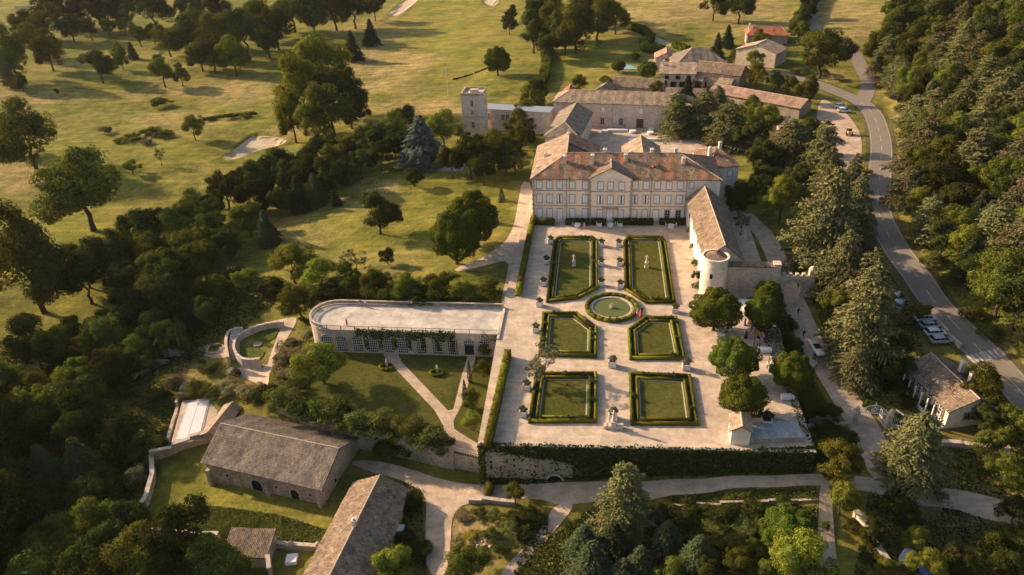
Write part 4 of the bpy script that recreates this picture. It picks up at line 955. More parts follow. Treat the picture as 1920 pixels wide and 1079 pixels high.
def cedar(rng, mat, kind, narrow=1.0, levels=15, droop=.06, leaf=.030, tm=None, pw=.75, dens=1.0):
    """tiers of near level boughs, each a fan of side sprays"""
    b = MB(); b.tube([(0, 0, -.03), (0, 0, .3), (0, 0, .65), (0, 0, .98)], [.03, .022, .013, .003], 7); C_, N_, T_ = [], [], []
    for i in range(levels):
        t = i/(levels-1); z = .08+.88*t; reach = narrow*(.47*(1-t)**pw+.03)*rng.uniform(.8, 1.12); nb = 8 if t < .6 else 6
        for k in range(nb):
            a = 2*math.pi*(k+rng.uniform(-.35, .35))/nb+i*1.9; ln = reach*rng.uniform(.55, 1.15); d = np.array([math.cos(a), math.sin(a), 0]); pr = np.array([-d[1], d[0], 0]); zj = z+rng.normal(0, .012)
            e_ = d*ln; b.tube([(0, 0, zj), tuple(e_*.55+np.array([0, 0, zj+.015])), tuple(e_+np.array([0, 0, zj-droop*ln*2]))], [.007, .004, .0015], 4, False)
            ns = int(7+9*ln/.45)                              # side sprays along the bough
            for j in range(ns):
                s0 = .18+.82*(j+rng.rand())/ns; sl = (.05+.16*(1-s0*.75))*(ln/.42+.25); sd = (1 if j % 2 else -1); dirv = d*.75+pr*sd*rng.uniform(.5, 1.1); dirv /= np.linalg.norm(dirv)
                m_ = max(4, int(dens*10*sl/.1)); q = rng.uniform(0, 1, m_); P_ = d[None]*(s0*ln)+dirv[None]*(q*sl)[:, None]; P_[:, 2] = zj+.02*math.sin(s0*3.1)-droop*ln*2*s0**2-.05*sl*q+rng.normal(0, .006, m_)
                C_.append(P_); N_.append(np.tile([0, 0, 1.0], (m_, 1))+dirv*.3); T_.append(np.tile(dirv, (m_, 1))+rng.normal(0, .35, (m_, 3)))
    C_ = np.concatenate(C_); N_ = np.concatenate(N_); T_ = np.concatenate(T_)
    V = leaves(C_, N_, np.full(len(C_), leaf), rng, .35, 1.7, T_); proto(kind, b, V, mat, tm or M_BARKP)
for sd in range(4): cedar(np.random.RandomState(90+sd), L_CEDAR, 'cedar', 1.0, 15, .05, .024, None, .55, 1.5)
for sd in range(2): cedar(np.random.RandomState(100+sd), L_BLUE, 'blue', .85, 16, .1, .028, None, .7, 1.3)
for sd in range(3): cedar(np.random.RandomState(110+sd), L_FIR, 'fir', .72, 18, .14, .028, None, .8, 1.4)
for sd in range(3): cedar(np.random.RandomState(120+sd), L_CEDAR, 'pine', .8, 13, -.10, .026, None, .5, 1.4)
for sd in range(2):
    g = np.random.RandomState(130+sd); n = 1500; z = g.uniform(0.02, 1, n); rr = .085*np.sin(np.clip(z*1.03, 0, 1)**.55*math.pi)**.7+.004; a = g.uniform(0, 6.283, n)
    C_ = np.stack([rr*np.cos(a), rr*np.sin(a), z], -1); proto('cypress', MB().tube([(0, 0, -.02), (0, 0, .5)], [.02, .01], 6), leaves(C_, np.stack([np.cos(a), np.sin(a), .3+0*a], -1), np.full(n, .03), g, .4), L_FIR)
SHRUB = {}
for nm, mt in (('bush', L_BUSH), ('dryb', L_DRYB), ('box', L_BOX), ('dark', L_DARK), ('yel', L_YEL), ('red', L_RED), ('olive', L_OLIVE), ('ivy', L_IVY)):
    for sd in range(3 if nm in ('bush', 'dark', 'dryb') else 1):
        g = np.random.RandomState(150+sd+len(nm)); V = crown(g, 60, 90, .50, .46, .045, .35, (.28, .5), bottom=-.35, lobes=8)+np.array([0, 0, .40]); SHRUB.setdefault(nm, []).append(lmesh('shrub', V, mt))
rngT = random.Random(7)
def tree(kind, p, h, wf=1.0, name='tree', label='', group=None, cat='tree'):
    tm, cm = rngT.choice(PROTO[kind]); e = thing(name, label, cat, (p.x, p.y, p.z), rngT.uniform(0, 6.28), group)
    e.scale = (h*wf, h*wf, h)
    if tm: link('trunk', tm, e)
    link('crown', cm, e); return e
def shrub(kind, p, w_, h_, name='shrub', label='', group=None, cat='shrub'):
    o = link(name, rngT.choice(SHRUB[kind]), None, (p.x, p.y, p.z-.05), rngT.uniform(0, 6.28), (w_, w_, h_)); return tag(o, label, cat, group)

def hedge_mesh(a, b, w_, h, rng, mat, leaf=.16, dens=34, z0=0.0, name='hedge'):
    """clipped hedge run: shoots over top and sides of a solid core"""
    a, b = Vector(a[:2]), Vector(b[:2]); L = (b-a).length; d = (b-a)/L; n = Vector((-d.y, d.x)); V = []; C_, N_ = [], []
    nn = int(L*(w_+2*h)*dens)+8; u = rng.uniform(0, L, nn); t = rng.uniform(0, w_+2*h, nn)
    off = np.where(t < h, -w_/2, np.where(t > h+w_, w_/2, t-h-w_/2)); z = np.where(t < h, t, np.where(t > h+w_, t-h-w_, h))
    nv = np.where((t < h)[:, None], np.array([-n.x, -n.y, .1]), np.where((t > h+w_)[:, None], np.array([n.x, n.y, .1]), np.array([0, 0, 1.0])))
    ph_ = rng.uniform(0, 6); z = z+(.07*np.sin(u*1.7+ph_)+.05*np.sin(u*4.3+ph_*2))*(z > h*.75)+rng.normal(0, .03, nn)
    P_ = np.stack([a.x+d.x*u+n.x*off, a.y+d.y*u+n.y*off, z0+z], -1)+rng.normal(0, .045, (nn, 3))
    V = leaves(P_, nv, np.full(nn, leaf), rng, .5); F = np.arange(len(V)).reshape(-1, 4)
    core = MB(); core.box(((a.x+b.x)/2, (a.y+b.y)/2, z0+h*.46), (L, w_*.9, h*.92), math.atan2(d.y, d.x))
    cf = np.array([f for f in core.f])+len(V); return npmesh(name, np.concatenate([V, np.array(core.v)]), np.concatenate([F, cf]), mat)
def inset(poly, d):
    P_ = [Vector(p[:2]) for p in poly]; n = len(P_); a = sum(P_[i].x*P_[(i+1) % n].y-P_[(i+1) % n].x*P_[i].y for i in range(n)); s = 1 if a > 0 else -1; out = []
    for i in range(n):
        e1 = (P_[i]-P_[i-1]).normalized(); e2 = (P_[(i+1) % n]-P_[i]).normalized(); n1 = Vector((-e1.y, e1.x))*s; n2 = Vector((-e2.y, e2.x))*s
        m_ = n1+n2; out.append(P_[i]+m_*(d/(m_.dot(n1) if abs(m_.dot(n1)) > .2 else .2)))
    return out
# ---------------------------------------------------------------- parterres
M_KERB = plain('pale_kerb', (.42, .36, .29), .9, .2, .15, 3); M_SOIL = plain('dark_soil', (.05, .037, .026), .95, .1, .2, 5)
BEDS = [('lawn bed at the manor end left of the axis', [(1037, 455), (1047, 446), (1111, 446), (1121, 454), (1122, 543), (1085, 562), (1023, 569)]),
 ('lawn bed at the manor end right of the axis', [(1168, 455), (1174, 446), (1243, 447), (1249, 456), (1267, 570), (1209, 570), (1170, 545)]),
 ('middle lawn bed left of the fountain', [(1017, 588), (1083, 589), (1120, 617), (1120, 673), (1009, 669)]),
 ('middle lawn bed right of the fountain', [(1210, 596), (1270, 597), (1287, 677), (1179, 676), (1176, 620)]),
 ('lawn bed at the near left corner half shaded by a tree', [(1003, 701), (1120, 701), (1120, 795), (989, 795)]),
 ('lawn bed at the near right corner', [(1178, 701), (1296, 706), (1311, 800), (1181, 799)])]
rh = np.random.RandomState(3)
for nm, pxs in BEDS:
    P_ = [gp(x, y, 0) for x, y in pxs]; c0 = sum((p.xy for p in P_), Vector((0, 0)))/len(P_)
    e = thing('parterre_bed', 'clipped double hedge parterre, '+nm, 'flower bed', (c0.x, c0.y, 0), 0, 'parterre beds of the formal garden')
    loc = [(p.x-c0.x, p.y-c0.y) for p in P_]
    for dd_, ww in ((.3, .44), (1.38, .42)):
        q = inset(loc, dd_)
        for i in range(len(q)):
            a, b = q[i], q[(i+1) % len(q)]; g = (b-a).normalized()*.28
            link('hedge', hedge_mesh(a-g if dd_ < 1 else a-g*.5, b-g*1.2, ww, rh.uniform(.62, .72) if dd_ < 1 else rh.uniform(.5, .6), rh, L_BOX), e)
    q = inset(loc, .1); q2 = inset(loc, 1.68); m1 = MB(); m1.prism([(p.x, p.y) for p in q], .004, .03); part('soil', m1, M_SOIL, e)
    kb = MB(); q3 = inset(loc, 1.9)
    for i in range(len(q2)):
        a, b, c, d_ = q2[i], q2[(i+1) % len(q2)], q3[(i+1) % len(q3)], q3[i]; kb.face([(a.x, a.y, .10), (b.x, b.y, .10), (c.x, c.y, .10), (d_.x, d_.y, .10)]); kb.face([(c.x, c.y, .02), (d_.x, d_.y, .02), (d_.x, d_.y, .10), (c.x, c.y, .10)])
    part('kerb', kb, M_KERB, e); lw = MB(); lw.prism([(p.x, p.y) for p in q3], .03, .06); part('lawn', lw, M_LAWN, e)
    for k in range(9):                                     # standard roses between the hedge rows
        i = rh.randint(len(loc)); a, b = inset(loc, .84)[i], inset(loc, .84)[(i+1) % len(loc)]; p_ = a.lerp(b, rh.uniform(.1, .9)); s = rh.uniform(.6, 1.0)
        o = link('rose_bush', SHRUB['olive' if k % 3 else 'bush'][0], e, (p_.x, p_.y, .3)); o.scale = (s, s, s*1.4)
# fountain
fc = gp(1147, 579, 0); ft = thing('fountain_basin', 'round fountain basin with green water inside a ring hedge', 'fountain', (fc.x, fc.y, 0))
b = MB(); b.lathe([(4.35, 0), (4.35, .32), (4.05, .36), (3.8, .34), (3.75, .05)], 48); part('stone_rim', b, M_COPING, ft)
def water(name, c):
    s = NT(name); s.col(c); n_ = s.noise(1.4, s.pos(), 4); s.bump(n_, .03, .4); return s.fin(.3, .3)
M_WATER = water('green_water', (.10, .105, .02))
b = MB(); b.lathe([(3.85, .0), (3.85, .18)], 48); part('water', b, M_WATER, ft)
b = MB(); b.lathe([(.45, .1), (.4, .5), (.55, .62), (.2, .75), (.15, 1.1), (.05, 1.2)], 12); part('spout', b, M_STONE, ft)
NR = 20
for k in range(NR):
    a0, a1 = 2*math.pi*k/NR, 2*math.pi*(k+1.02)/NR
    link('hedge', hedge_mesh((5.0*math.cos(a0), 5.0*math.sin(a0)), (5.0*math.cos(a1), 5.0*math.sin(a1)), .75, .75, rh, L_BOX), ft)
# planters
M_PLW = plain('white_planter_paint', (.62, .58, .53), .6, .3, .06, 3)
def planter(p, label, s=1.0, kind='bush', plant_h=1.2):
    e = thing('planter', label, 'planter', (p.x, p.y, p.z), rngT.uniform(-.1, .1), 'white box planters'); w_ = 1.05*s
    b = MB(); b.box((0, 0, .52*s), (w_, w_, .8*s)); b.box((0, 0, .94*s), (w_*1.06, w_*1.06, .06)); part('box', b, M_PLW, e)
    for i in (-1, 1):
        for j in (-1, 1):
            b = MB(); b.box((i*w_*.47, j*w_*.47, .52*s), (.13, .13, 1.04*s)); b.lathe([(.05, 0), (.09, .07), (.02, .15)], 6, (i*w_*.47, j*w_*.47, 1.04*s)); part('post', b, M_PLW, e)
    b = MB(); b.box((0, 0, .965*s), (w_*.85, w_*.85, .02)); part('soil', b, M_SOIL, e)
    o = link('shrub', SHRUB[kind][0], e, (0, 0, .9*s), 0, (1.25*s, 1.25*s, plant_h)); return e
for (px, py), lb in (((1033, 456), 'white planter box at the far left corner of the garden'), ((1025, 494), 'white planter box with dark shrub left of the far left bed'), ((1019, 535), 'white planter box left of the far left bed near its lower corner'), ((1012, 574), 'white planter box on the cross path at the left hedge'),
 ((1128, 462), 'white planter box on the axis, far left one'), ((1127, 498), 'white planter box on the axis, middle left one'), ((1127, 536), 'white planter box on the axis, near left one by the fountain'), ((1160, 462), 'white planter box on the axis, far right one'), ((1162, 498), 'white planter box on the axis, middle right one'), ((1163, 540), 'white planter box on the axis, near right one by the fountain'),
 ((1266, 586), 'white planter box on the cross path right of the fountain'), ((1148, 687), 'white planter box in the middle of the lower cross path'), ((1286, 692), 'white planter box at the right end of the lower cross path'), ((1005, 622), 'white planter box left of the middle left bed'), ((988, 730), 'white planter box beside the olive tree'), ((981, 780), 'white planter box at the near left corner of the garden'), ((1149, 786), 'white planter box behind the near garden statue'),
 ((1123, 425), 'white planter box left of the manor door'), ((1162, 425), 'white planter box right of the manor door')):
    big = lb.find('lower cross') > 0 or lb.find('near garden') > 0
    planter(gp(px, py, 0), lb, 1.25 if big else 1.1, 'yel' if False else ('olive' if big else 'bush'), 1.7 if big else 1.3)
# statues
M_STAT = plain('statue_stone', (.52, .44, .36), .85, .2, .12, 4)
def statue(p, label, s=1.0):
    e = thing('statue', label, 'statue', (p.x, p.y, p.z)); b = MB(); b.box((0, 0, .1*s), (.85*s, .85*s, .2*s)); b.box((0, 0, .65*s), (.62*s, .62*s, .9*s)); b.box((0, 0, 1.15*s), (.75*s, .75*s, .12*s)); part('pedestal', b, M_STAT, e)
    b = MB(); b.lathe([(.26, 0), (.24, .35), (.17, .75), (.15, .95), (.22, 1.2), (.20, 1.32), (.07, 1.4), (.07, 1.45), (.12, 1.52), (.12, 1.62), (.05, 1.7)], 12); b.tube([(.18, 0, 1.3), (.32, .05, 1.05), (.2, .2, .85)], [.07, .055, .04], 6); b.tube([(-.18, 0, 1.3), (-.34, .02, 1.15), (-.3, .12, 1.45)], [.07, .055, .04], 6)
    o = part('figure', b, M_STAT, e, (0, 0, 1.2*s)); o.scale = (s, s, s); return e
statue(gp(1076, 499, 0), 'pale statue on a plinth in the far left lawn', 1.0); statue(gp(1212, 502, 0), 'pale statue on a plinth in the far right lawn', 1.1)
st = statue(gp(1150, 803, 0), 'statue group on a cross plinth near the terrace edge', 1.25); b = MB(); b.box((0, 0, .35), (3.0, .8, .5)); b.box((-1.3, 0, .65), (.5, .9, .12)); b.box((1.3, 0, .65), (.5, .9, .12)); part('side_bench', b, M_STAT, st)
for px, lb in ((1143, 'left of two slim posts at the near rim of the fountain'), (1156, 'right of two slim posts at the near rim of the fountain')):
    q = gp(px, 608, 0); e = thing('garden_post', 'dark metal garden torch, '+lb, 'post', (q.x, q.y, 0)); b = MB(); b.tube([(0, 0, 0), (0, 0, 1.5)], .05, 6); part('stem', b, M_IRON, e); b = MB(); b.lathe([(.05, 1.5), (.2, 1.6), (.22, 1.8), (.1, 1.9)], 8); part('bowl', b, M_WOOD, e)
# ---------------------------------------------------------------- long hedges and ivy
def hedge_run(name, label, pts, w_, h, mat, leaf=.22, dens=20, group=None, z=None):
    c0 = pts[0]; e = thing(name, label, 'hedge', (c0.x, c0.y, c0.z), 0, group)
    P_ = resample([(p.x, p.y) for p in pts], 4.0, False)
    for a, b in zip(P_[:-1], P_[1:]):
        zz = (float(surf(a.x, a.y)) if z is None else z)-c0.z
        link('hedge_run', hedge_mesh((a.x-c0.x, a.y-c0.y), (b.x-c0.x, b.y-c0.y), w_, h, rh, mat, leaf, dens, zz), e)
    return e
hedge_run('hedge', 'tall clipped hedge along the left edge of the formal garden, far half', [gp(x, y, 0) for x, y in ((1001, 412), (992, 450), (975, 540), (972, 556))], 1.1, 1.6, L_BOX)
hedge_run('hedge', 'tall clipped hedge along the left edge of the terrace, near half', [gp(x, y, 0) for x, y in ((953, 668), (935, 750), (915, 840), (910, 858))], 1.2, 1.7, L_BOX)
for i, (a, b) in enumerate(((1004, 1040), (1060, 1105), (1108, 1136), (1150, 1225), (1236, 1283))):
    hedge_run('shrub_border', 'dark rose border at the foot of the manor front, '+['first from the left', 'second from the left', 'just left of the main door', 'just right of the main door', 'rightmost by the wing'][i], [gp(a, 420, 0), gp(b, 421, 0)], 1.6, 1.3, L_IVY, .3, 14, 'rose borders along the manor front')
for i, (px, py, s) in enumerate(((1296, 440, 2.6), (1300, 470, 2.2), (1303, 500, 2.0), (1306, 525, 2.2), (1282, 415, 2.2), (1310, 545, 2.5))):
    shrub(('bush', 'olive', 'bush', 'dark', 'dark', 'bush')[i], gp(px, py, 0), s, s*1.2, 'wall_shrub', 'shrub against the long white garden wing, number %s from the manor' % ['two', 'three', 'four', 'five', 'one', 'six'][i], 'shrubs along the white wing')
def ivy(name, label, a, b, z0, z1, nrm, dens=11, leaf=.34, ragged=0, seed=1, thick=.25, fn=None):
    g = np.random.RandomState(seed); a, b = Vector(a[:2]), Vector(b[:2]); L = (b-a).length; n = int(L*(z1-z0)*dens); u = g.uniform(0, L, n); z = g.uniform(z0, z1, n); d = (b-a)/L
    if fn: k = fn(u/L, (z-z0)/(z1-z0), g); u, z = u[k], z[k]
    o_ = thick*np.abs(g.normal(0, 1, len(u))); P_ = np.stack([a.x+d.x*u+nrm[0]*o_, a.y+d.y*u+nrm[1]*o_, z], -1)-np.array([a.x, a.y, 0])
    m_ = lmesh(name, leaves(P_, np.tile([nrm[0], nrm[1], .5], (len(u), 1)), np.full(len(u), leaf), g, .5), L_IVY); o = link(name, m_, None, (a.x, a.y, 0)); return tag(o, label, 'ivy')
def fw(u, v, g):
    w_ = .5*np.sin(u*14)+.3*np.sin(u*33); bare = (u > .02) & (u < .29) & (v > .12+.03*w_+.12*u) & (v < .80-.8*u+.07*w_); return ~bare | (g.rand(len(u)) < .04)
ivy('ivy', 'dark ivy covering the tall front wall of the terrace', (-17.6, 87.5), (34, 89.2), -8.2, .35, (0, -1), 34, .42, fn=fw, thick=.3)
ivy('ivy', 'dark ivy trailing over the orangery front', (OX0+8, OY0-.15), (OX0+28, OY0-.15), LZ+1.2, OH+LZ+.7, (0, -1), 38, .32, seed=4, fn=lambda u, v, g: ((v > .58+.1*np.sin(u*20)) | (np.abs((u*20+.9) % 2.88-1.44) > 1.0)) & (g.rand(len(u)) < .9))
ivy('ivy', 'ivy at the right end of the orangery front', (OX1-3.2, OY0-.15), (OX1, OY0-.15), LZ+2, OH+LZ+.2, (0, -1), 14, .3, seed=5, fn=lambda u, v, g: v > .5)
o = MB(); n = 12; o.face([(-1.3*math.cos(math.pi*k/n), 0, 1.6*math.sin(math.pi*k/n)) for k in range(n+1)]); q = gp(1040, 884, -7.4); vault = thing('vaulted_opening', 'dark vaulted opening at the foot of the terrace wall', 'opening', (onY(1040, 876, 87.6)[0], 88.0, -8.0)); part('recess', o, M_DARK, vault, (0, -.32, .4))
b = MB()
for k in range(n):
    a0, a1 = math.pi*k/n, math.pi*(k+1)/n; b.face([(-1.3*math.cos(a0), -.4, .4+1.6*math.sin(a0)), (-1.3*math.cos(a1), -.4, .4+1.6*math.sin(a1)), (-1.6*math.cos(a1), -.4, .4+1.95*math.sin(a1)), (-1.6*math.cos(a0), -.4, .4+1.95*math.sin(a0))])
part('arch_ring', b, M_STONEP, vault)
b = MB()
for k in range(60): b.bx(-17.6+.86*k, -17.6+.86*k+.84, -.35, .25, 0, .16)
cp_ = thing('wall_coping', 'line of coping stones along the front edge of the terrace', 'coping', (0, 87.75, 0.0), math.atan2(1.7, 51.6)); cp_.location = (-17.6*0, 88.15, .0); part('coping_stones', b, M_COPING, cp_)
# ---------------------------------------------------------------- trees placed by the crown they show in the photograph
CW = {'oak': .84, 'dark': .80, 'lime': .82, 'round': .82, 'thin': .8, 'cedar': .92, 'blue': .8, 'fir': .66, 'pine': .74, 'cypress': .17}
NAMES = {'oak': 'broadleaf_tree', 'dark': 'dark_tree', 'lime': 'light_green_tree', 'round': 'round_tree', 'thin': 'thin_tree', 'cedar': 'cedar_tree', 'blue': 'blue_cedar_tree', 'fir': 'fir_tree', 'pine': 'pine_tree', 'cypress': 'cypress_tree'}
LOOK = {'oak': 'green broadleaf tree', 'dark': 'dark green tree', 'lime': 'light green tree', 'round': 'dense round crowned tree', 'thin': 'thin grey leaved tree', 'cedar': 'grey green cedar', 'blue': 'blue grey cedar', 'fir': 'pointed dark fir', 'pine': 'grey green pine', 'cypress': 'slim dark cypress'}
ORD = ['first', 'second', 'third', 'fourth', 'fifth', 'sixth', 'seventh', 'eighth', 'ninth', 'tenth', 'eleventh', 'twelfth', 'thirteenth', 'fourteenth', 'fifteenth', 'sixteenth', 'seventeenth', 'eighteenth', 'nineteenth', 'twentieth', 'twenty-first', 'twenty-second', 'twenty-third', 'twenty-fourth', 'twenty-fifth']
def fit(cx, cy, wpx, kind, asp):
    p = GT(cx, cy); h = 6
    for _ in range(3):
        w_ = wpx*depth(p)/FOC*(1.12 if kind == 'cedar' else 1.06); h = w_*asp; p = GT(cx, cy, h*(.58 if kind not in ('cedar', 'fir', 'blue', 'pine', 'cypress') else .42))
    return p, h, w_/(CW[kind]*h)
PLACED = []
SUNLIT = [GT(*q) for q in ((365, 770), (350, 800), (390, 770), (450, 985), (520, 985), (600, 1000), (700, 760), (780, 770), (840, 730), (545, 425), (600, 440), (580, 480), (640, 470), (690, 440), (480, 600), (500, 645), (640, 600), (560, 655), (850, 920), (900, 925), (1400, 905), (1480, 905), (1400, 990), (640, 960), (430, 820), (550, 870))]
TEL = math.tan(R(SUN_EL)); SDX, SDY = math.cos(R(SUN_AZ)), math.sin(R(SUN_AZ))
def shades(p, h, r_):
    """would a tree here put one of the sunlit spots of the photograph into shade?"""
    for t in SUNLIT:
        dx, dy = p.x-t.x, p.y-t.y; al = dx*SDX+dy*SDY; pe = abs(dx*SDY-dy*SDX)
        if al > 0 and pe < r_+.5 and p.z+h*.95 > t.z+al*TEL: return True
    return False
def grove(where, group, lst):
    by = {}
    for t in lst: by.setdefault(t[3], []).append(t)
    for kind, L in by.items():
        L.sort(key=lambda t: t[0])
        for i, t in enumerate(L):
            cx, cy, wpx, kd = t[:4]; asp = t[4] if len(t) > 4 else (1.15 if kd not in ('cedar', 'fir', 'blue', 'pine', 'cypress') else {'cedar': 1.0, 'fir': 1.7, 'blue': 1.4, 'pine': 1.4, 'cypress': 6}[kd])
            p, h, wf = fit(cx, cy, wpx, kd, asp)
            lb = LOOK[kd]+' '+where+('' if len(L) == 1 else ', %s from the left' % ORD[i])
            tree(kd, p, h, wf, NAMES[kd], lb, group); PLACED.append((p.x, p.y, h*wf*.4))
grove('on the far top left of the golf course', 'trees at the top left of the golf course', [(95, 3, 70, 'dark'), (40, 40, 45, 'dark'), (85, 38, 55, 'oak'), (130, 48, 45, 'dark'), (165, 50, 35, 'dark'), (200, 48, 28, 'oak'), (15, 95, 60, 'oak', 1.5), (55, 72, 55, 'oak'), (85, 88, 48, 'oak', 1.5), (160, 12, 60, 'dark'), (235, 8, 60, 'oak'), (195, 15, 60, 'dark'), (280, 5, 70, 'dark'), (300, 20, 24, 'lime'), (318, 22, 22, 'lime')])
grove('in the wood above the golf fairway', 'wood above the golf fairway', [(232, 47, 26, 'oak'), (258, 62, 28, 'oak', 1.5), (285, 60, 32, 'dark'), (312, 72, 48, 'oak'), (345, 66, 62, 'dark'), (380, 50, 62, 'oak'), (420, 60, 72, 'oak'), (455, 48, 72, 'dark'), (395, 95, 60, 'dark'), (435, 98, 62, 'oak'), (372, 98, 50, 'oak'), (485, 30, 62, 'oak'), (515, 50, 60, 'dark'), (545, 15, 62, 'oak'), (585, 22, 70, 'dark'), (625, 12, 62, 'oak'), (660, 8, 62, 'dark'), (700, 10, 40, 'dark'), (500, 75, 48, 'dark'), (410, 20, 60, 'dark'), (360, 15, 50, 'dark')])
grove('standing alone on the golf fairway', 'scattered trees on the golf fairway', [(183, 122, 58, 'dark', .95), (223, 103, 27, 'oak', 1.7), (247, 98, 20, 'fir', 1.5), (300, 125, 40, 'oak', 1.6), (337, 138, 30, 'oak', 1.3), (38, 152, 26, 'oak', 1.2), (12, 140, 28, 'pine', 2.0), (360, 236, 38, 'lime', 1.2), (298, 291, 18, 'thin', 1.9), (245, 312, 30, 'lime', .85), (695, 65, 30, 'fir', 1.5), (932, 108, 48, 'round', 1.15), (42, 248, 100, 'oak', 1.15), (0, 240, 60, 'oak', 1.4), (145, 345, 145, 'oak', 1.05), (40, 480, 135, 'oak', 1.45), (660, 90, 34, 'fir', 1.5), (105, 172, 9, 'dark', 1.3)])
grove('in the tall clump right of the sand bunker', 'tall clump on the golf course', [(600, 130, 90, 'lime', 1.5), (560, 170, 85, 'lime', 1.6), (640, 165, 85, 'dark', 1.3), (620, 200, 80, 'oak', 1.3), (545, 215, 55, 'oak', 1.6), (585, 225, 55, 'lime', 1.5), (655, 205, 60, 'dark', 1.0)])
grove('in the dark copse at the top centre', 'copse at the top centre', [(1000, 55, 62, 'dark'), (1040, 35, 70, 'oak'), (1080, 42, 80, 'oak'), (1120, 30, 62, 'oak'), (1155, 28, 50, 'oak'), (960, 25, 26, 'dark'), (1025, 85, 44, 'dark'), (1060, 60, 60, 'dark'), (1100, 8, 60, 'dark'), (1040, 0, 60, 'dark'), (955, 45, 28, 'dark'), (1008, 20, 50, 'dark')])
grove('on the park lawn', 'trees on the park lawn', [(884, 400, 92, 'round', 1.2), (852, 434, 88, 'round', 1.25), (708, 396, 76, 'dark', 1.0), (790, 272, 82, 'blue', 1.1), (775, 330, 32, 'dark', 1.1), (645, 328, 30, 'blue', 1.5), (560, 368, 44, 'fir', 1.5), (592, 360, 40, 'fir', 1.5), (500, 432, 44, 'fir', 1.5), (725, 478, 30, 'dark', 1.1), (630, 375, 20, 'fir', 1.4), (610, 340, 30, 'fir', 1.4)])
grove('between the stone tower and the manor', 'trees around the stone tower', [(740, 245, 62, 'oak'), (700, 258, 62, 'dark'), (830, 240, 60, 'lime'), (880, 285, 72, 'dark', 1.2), (925, 275, 66, 'oak', 1.2), (975, 240, 58, 'oak', 1.2), (965, 285, 62, 'dark', 1.2), (1000, 185, 46, 'oak'), (845, 300, 50, 'dark'), (905, 315, 50, 'dark'), (985, 210, 40, 'lime'), (760, 215, 40, 'dark'), (1010, 165, 36, 'dark')])
grove('beside the manor and the rear courtyard', 'cedars behind the manor', [(1270, 220, 72, 'cedar'), (1320, 218, 78, 'cedar'), (1365, 240, 80, 'cedar'), (1345, 195, 50, 'cedar'), (1288, 178, 34, 'fir'), (1412, 245, 60, 'dark'), (1442, 222, 50, 'lime'), (1410, 205, 44, 'oak'), (1430, 290, 62, 'dark'), (1480, 282, 90, 'cedar'), (1540, 295, 80, 'cedar', 1.35), (1550, 355, 84, 'cedar', 1.45), (1468, 372, 66, 'lime', 1.3), (1440, 330, 50, 'dark'), (1420, 350, 50, 'dark'), (1392, 415, 34, 'thin', 1.4), (1550, 430, 120, 'cedar', 1.5), (1515, 410, 66, 'dark', 1.2), (1390, 370, 56, 'dark'), (1500, 330, 60, 'dark'), (1520, 250, 50, 'dark'), (1505, 450, 36, 'dark', 1.2), (1515, 380, 56, 'oak')])
grove('beside the drive', 'trees along the drive', [(1580, 515, 96, 'cedar', 1.45), (1622, 605, 125, 'cedar', 1.5), (1628, 545, 84, 'cedar', 1.6), (1606, 690, 66, 'cedar', 1.2), (1572, 570, 60, 'oak'), (1715, 850, 120, 'cedar', 1.2), (1575, 862, 82, 'lime', 1.1), (1580, 932, 64, 'lime', 1.1), (1600, 500, 60, 'dark'), (1650, 640, 70, 'dark'), (1660, 690, 56, 'dark'), (1560, 775, 34, 'dark'), (1725, 585, 36, 'lime', 1.0), (1605, 395, 60, 'cedar', 1.9), (1618, 460, 60, 'cedar', 1.9), (1660, 590, 50, 'cedar', 1.9), (1690, 640, 44, 'dark', 1.3), (1598, 340, 44, 'cedar', 1.9), (1700, 690, 40, 'dark', 1.2)])
grove('shading the reception area', 'trees of the reception area', [(1343, 575, 90, 'round', .95), (1380, 666, 88, 'round', .95), (1395, 738, 88, 'round', 1.0), (1430, 580, 64, 'round', 1.1), (1487, 690, 74, 'round', 1.1), (1512, 745, 56, 'round', 1.0), (1440, 548, 52, 'round', 1.1)])
grove('in the old garden at the bottom right', 'trees at the bottom right', [(1478, 988, 98, 'round', .95), (1500, 1050, 110, 'lime', .9), (1172, 945, 105, 'cedar', 1.45), (1860, 830, 60, 'oak'), (1890, 880, 60, 'oak'), (1905, 790, 70, 'oak'), (1850, 780, 60, 'dark'), (1880, 1040, 80, 'dark'), (1800, 1060, 70, 'dark'), (1740, 1060, 60, 'lime'), (1700, 960, 50, 'dark'), (1640, 1000, 50, 'dark'), (1905, 960, 60, 'dark'), (1720, 1010, 50, 'lime', .9), (1660, 1060, 40, 'lime', .9)])
grove('beside the farm lane at the bottom', 'trees along the farm lane', [(735, 1058, 66, 'lime', 1.0), (872, 1050, 70, 'oak', 1.0), (965, 925, 36, 'lime', 1.2), (770, 935, 40, 'dark', .8), (1090, 878, 26, 'thin', 1.3), (1150, 1020, 80, 'fir', 1.1), (1250, 1010, 60, 'fir', 1.2), (1095, 1020, 70, 'fir', 1.1), (1110, 1060, 90, 'fir', 1.1), (1200, 1060, 70, 'fir', 1.1), (1310, 1040, 70, 'fir', 1.1), (1380, 1050, 60, 'oak', 1.0), (1260, 1075, 60, 'oak', 1.0), (1170, 1085, 80, 'fir', 1.0), (1330, 1085, 70, 'dark', 1.0), (1420, 1030, 40, 'oak', .9), (1230, 975, 40, 'fir', 1.1), (1440, 1075, 60, 'oak', .9)])
grove('on the lower garden beside the orangery', 'trees on the lower garden', [(600, 680, 92, 'lime', .85), (884, 745, 34, 'oak', 1.0), (905, 690, 30, 'oak', 1.1), (885, 790, 40, 'lime', .9), (908, 655, 26, 'lime', 1.1), (872, 742, 10, 'cypress', 6), (880, 700, 8, 'cypress', 6), (343, 640, 18, 'cypress', 5)])
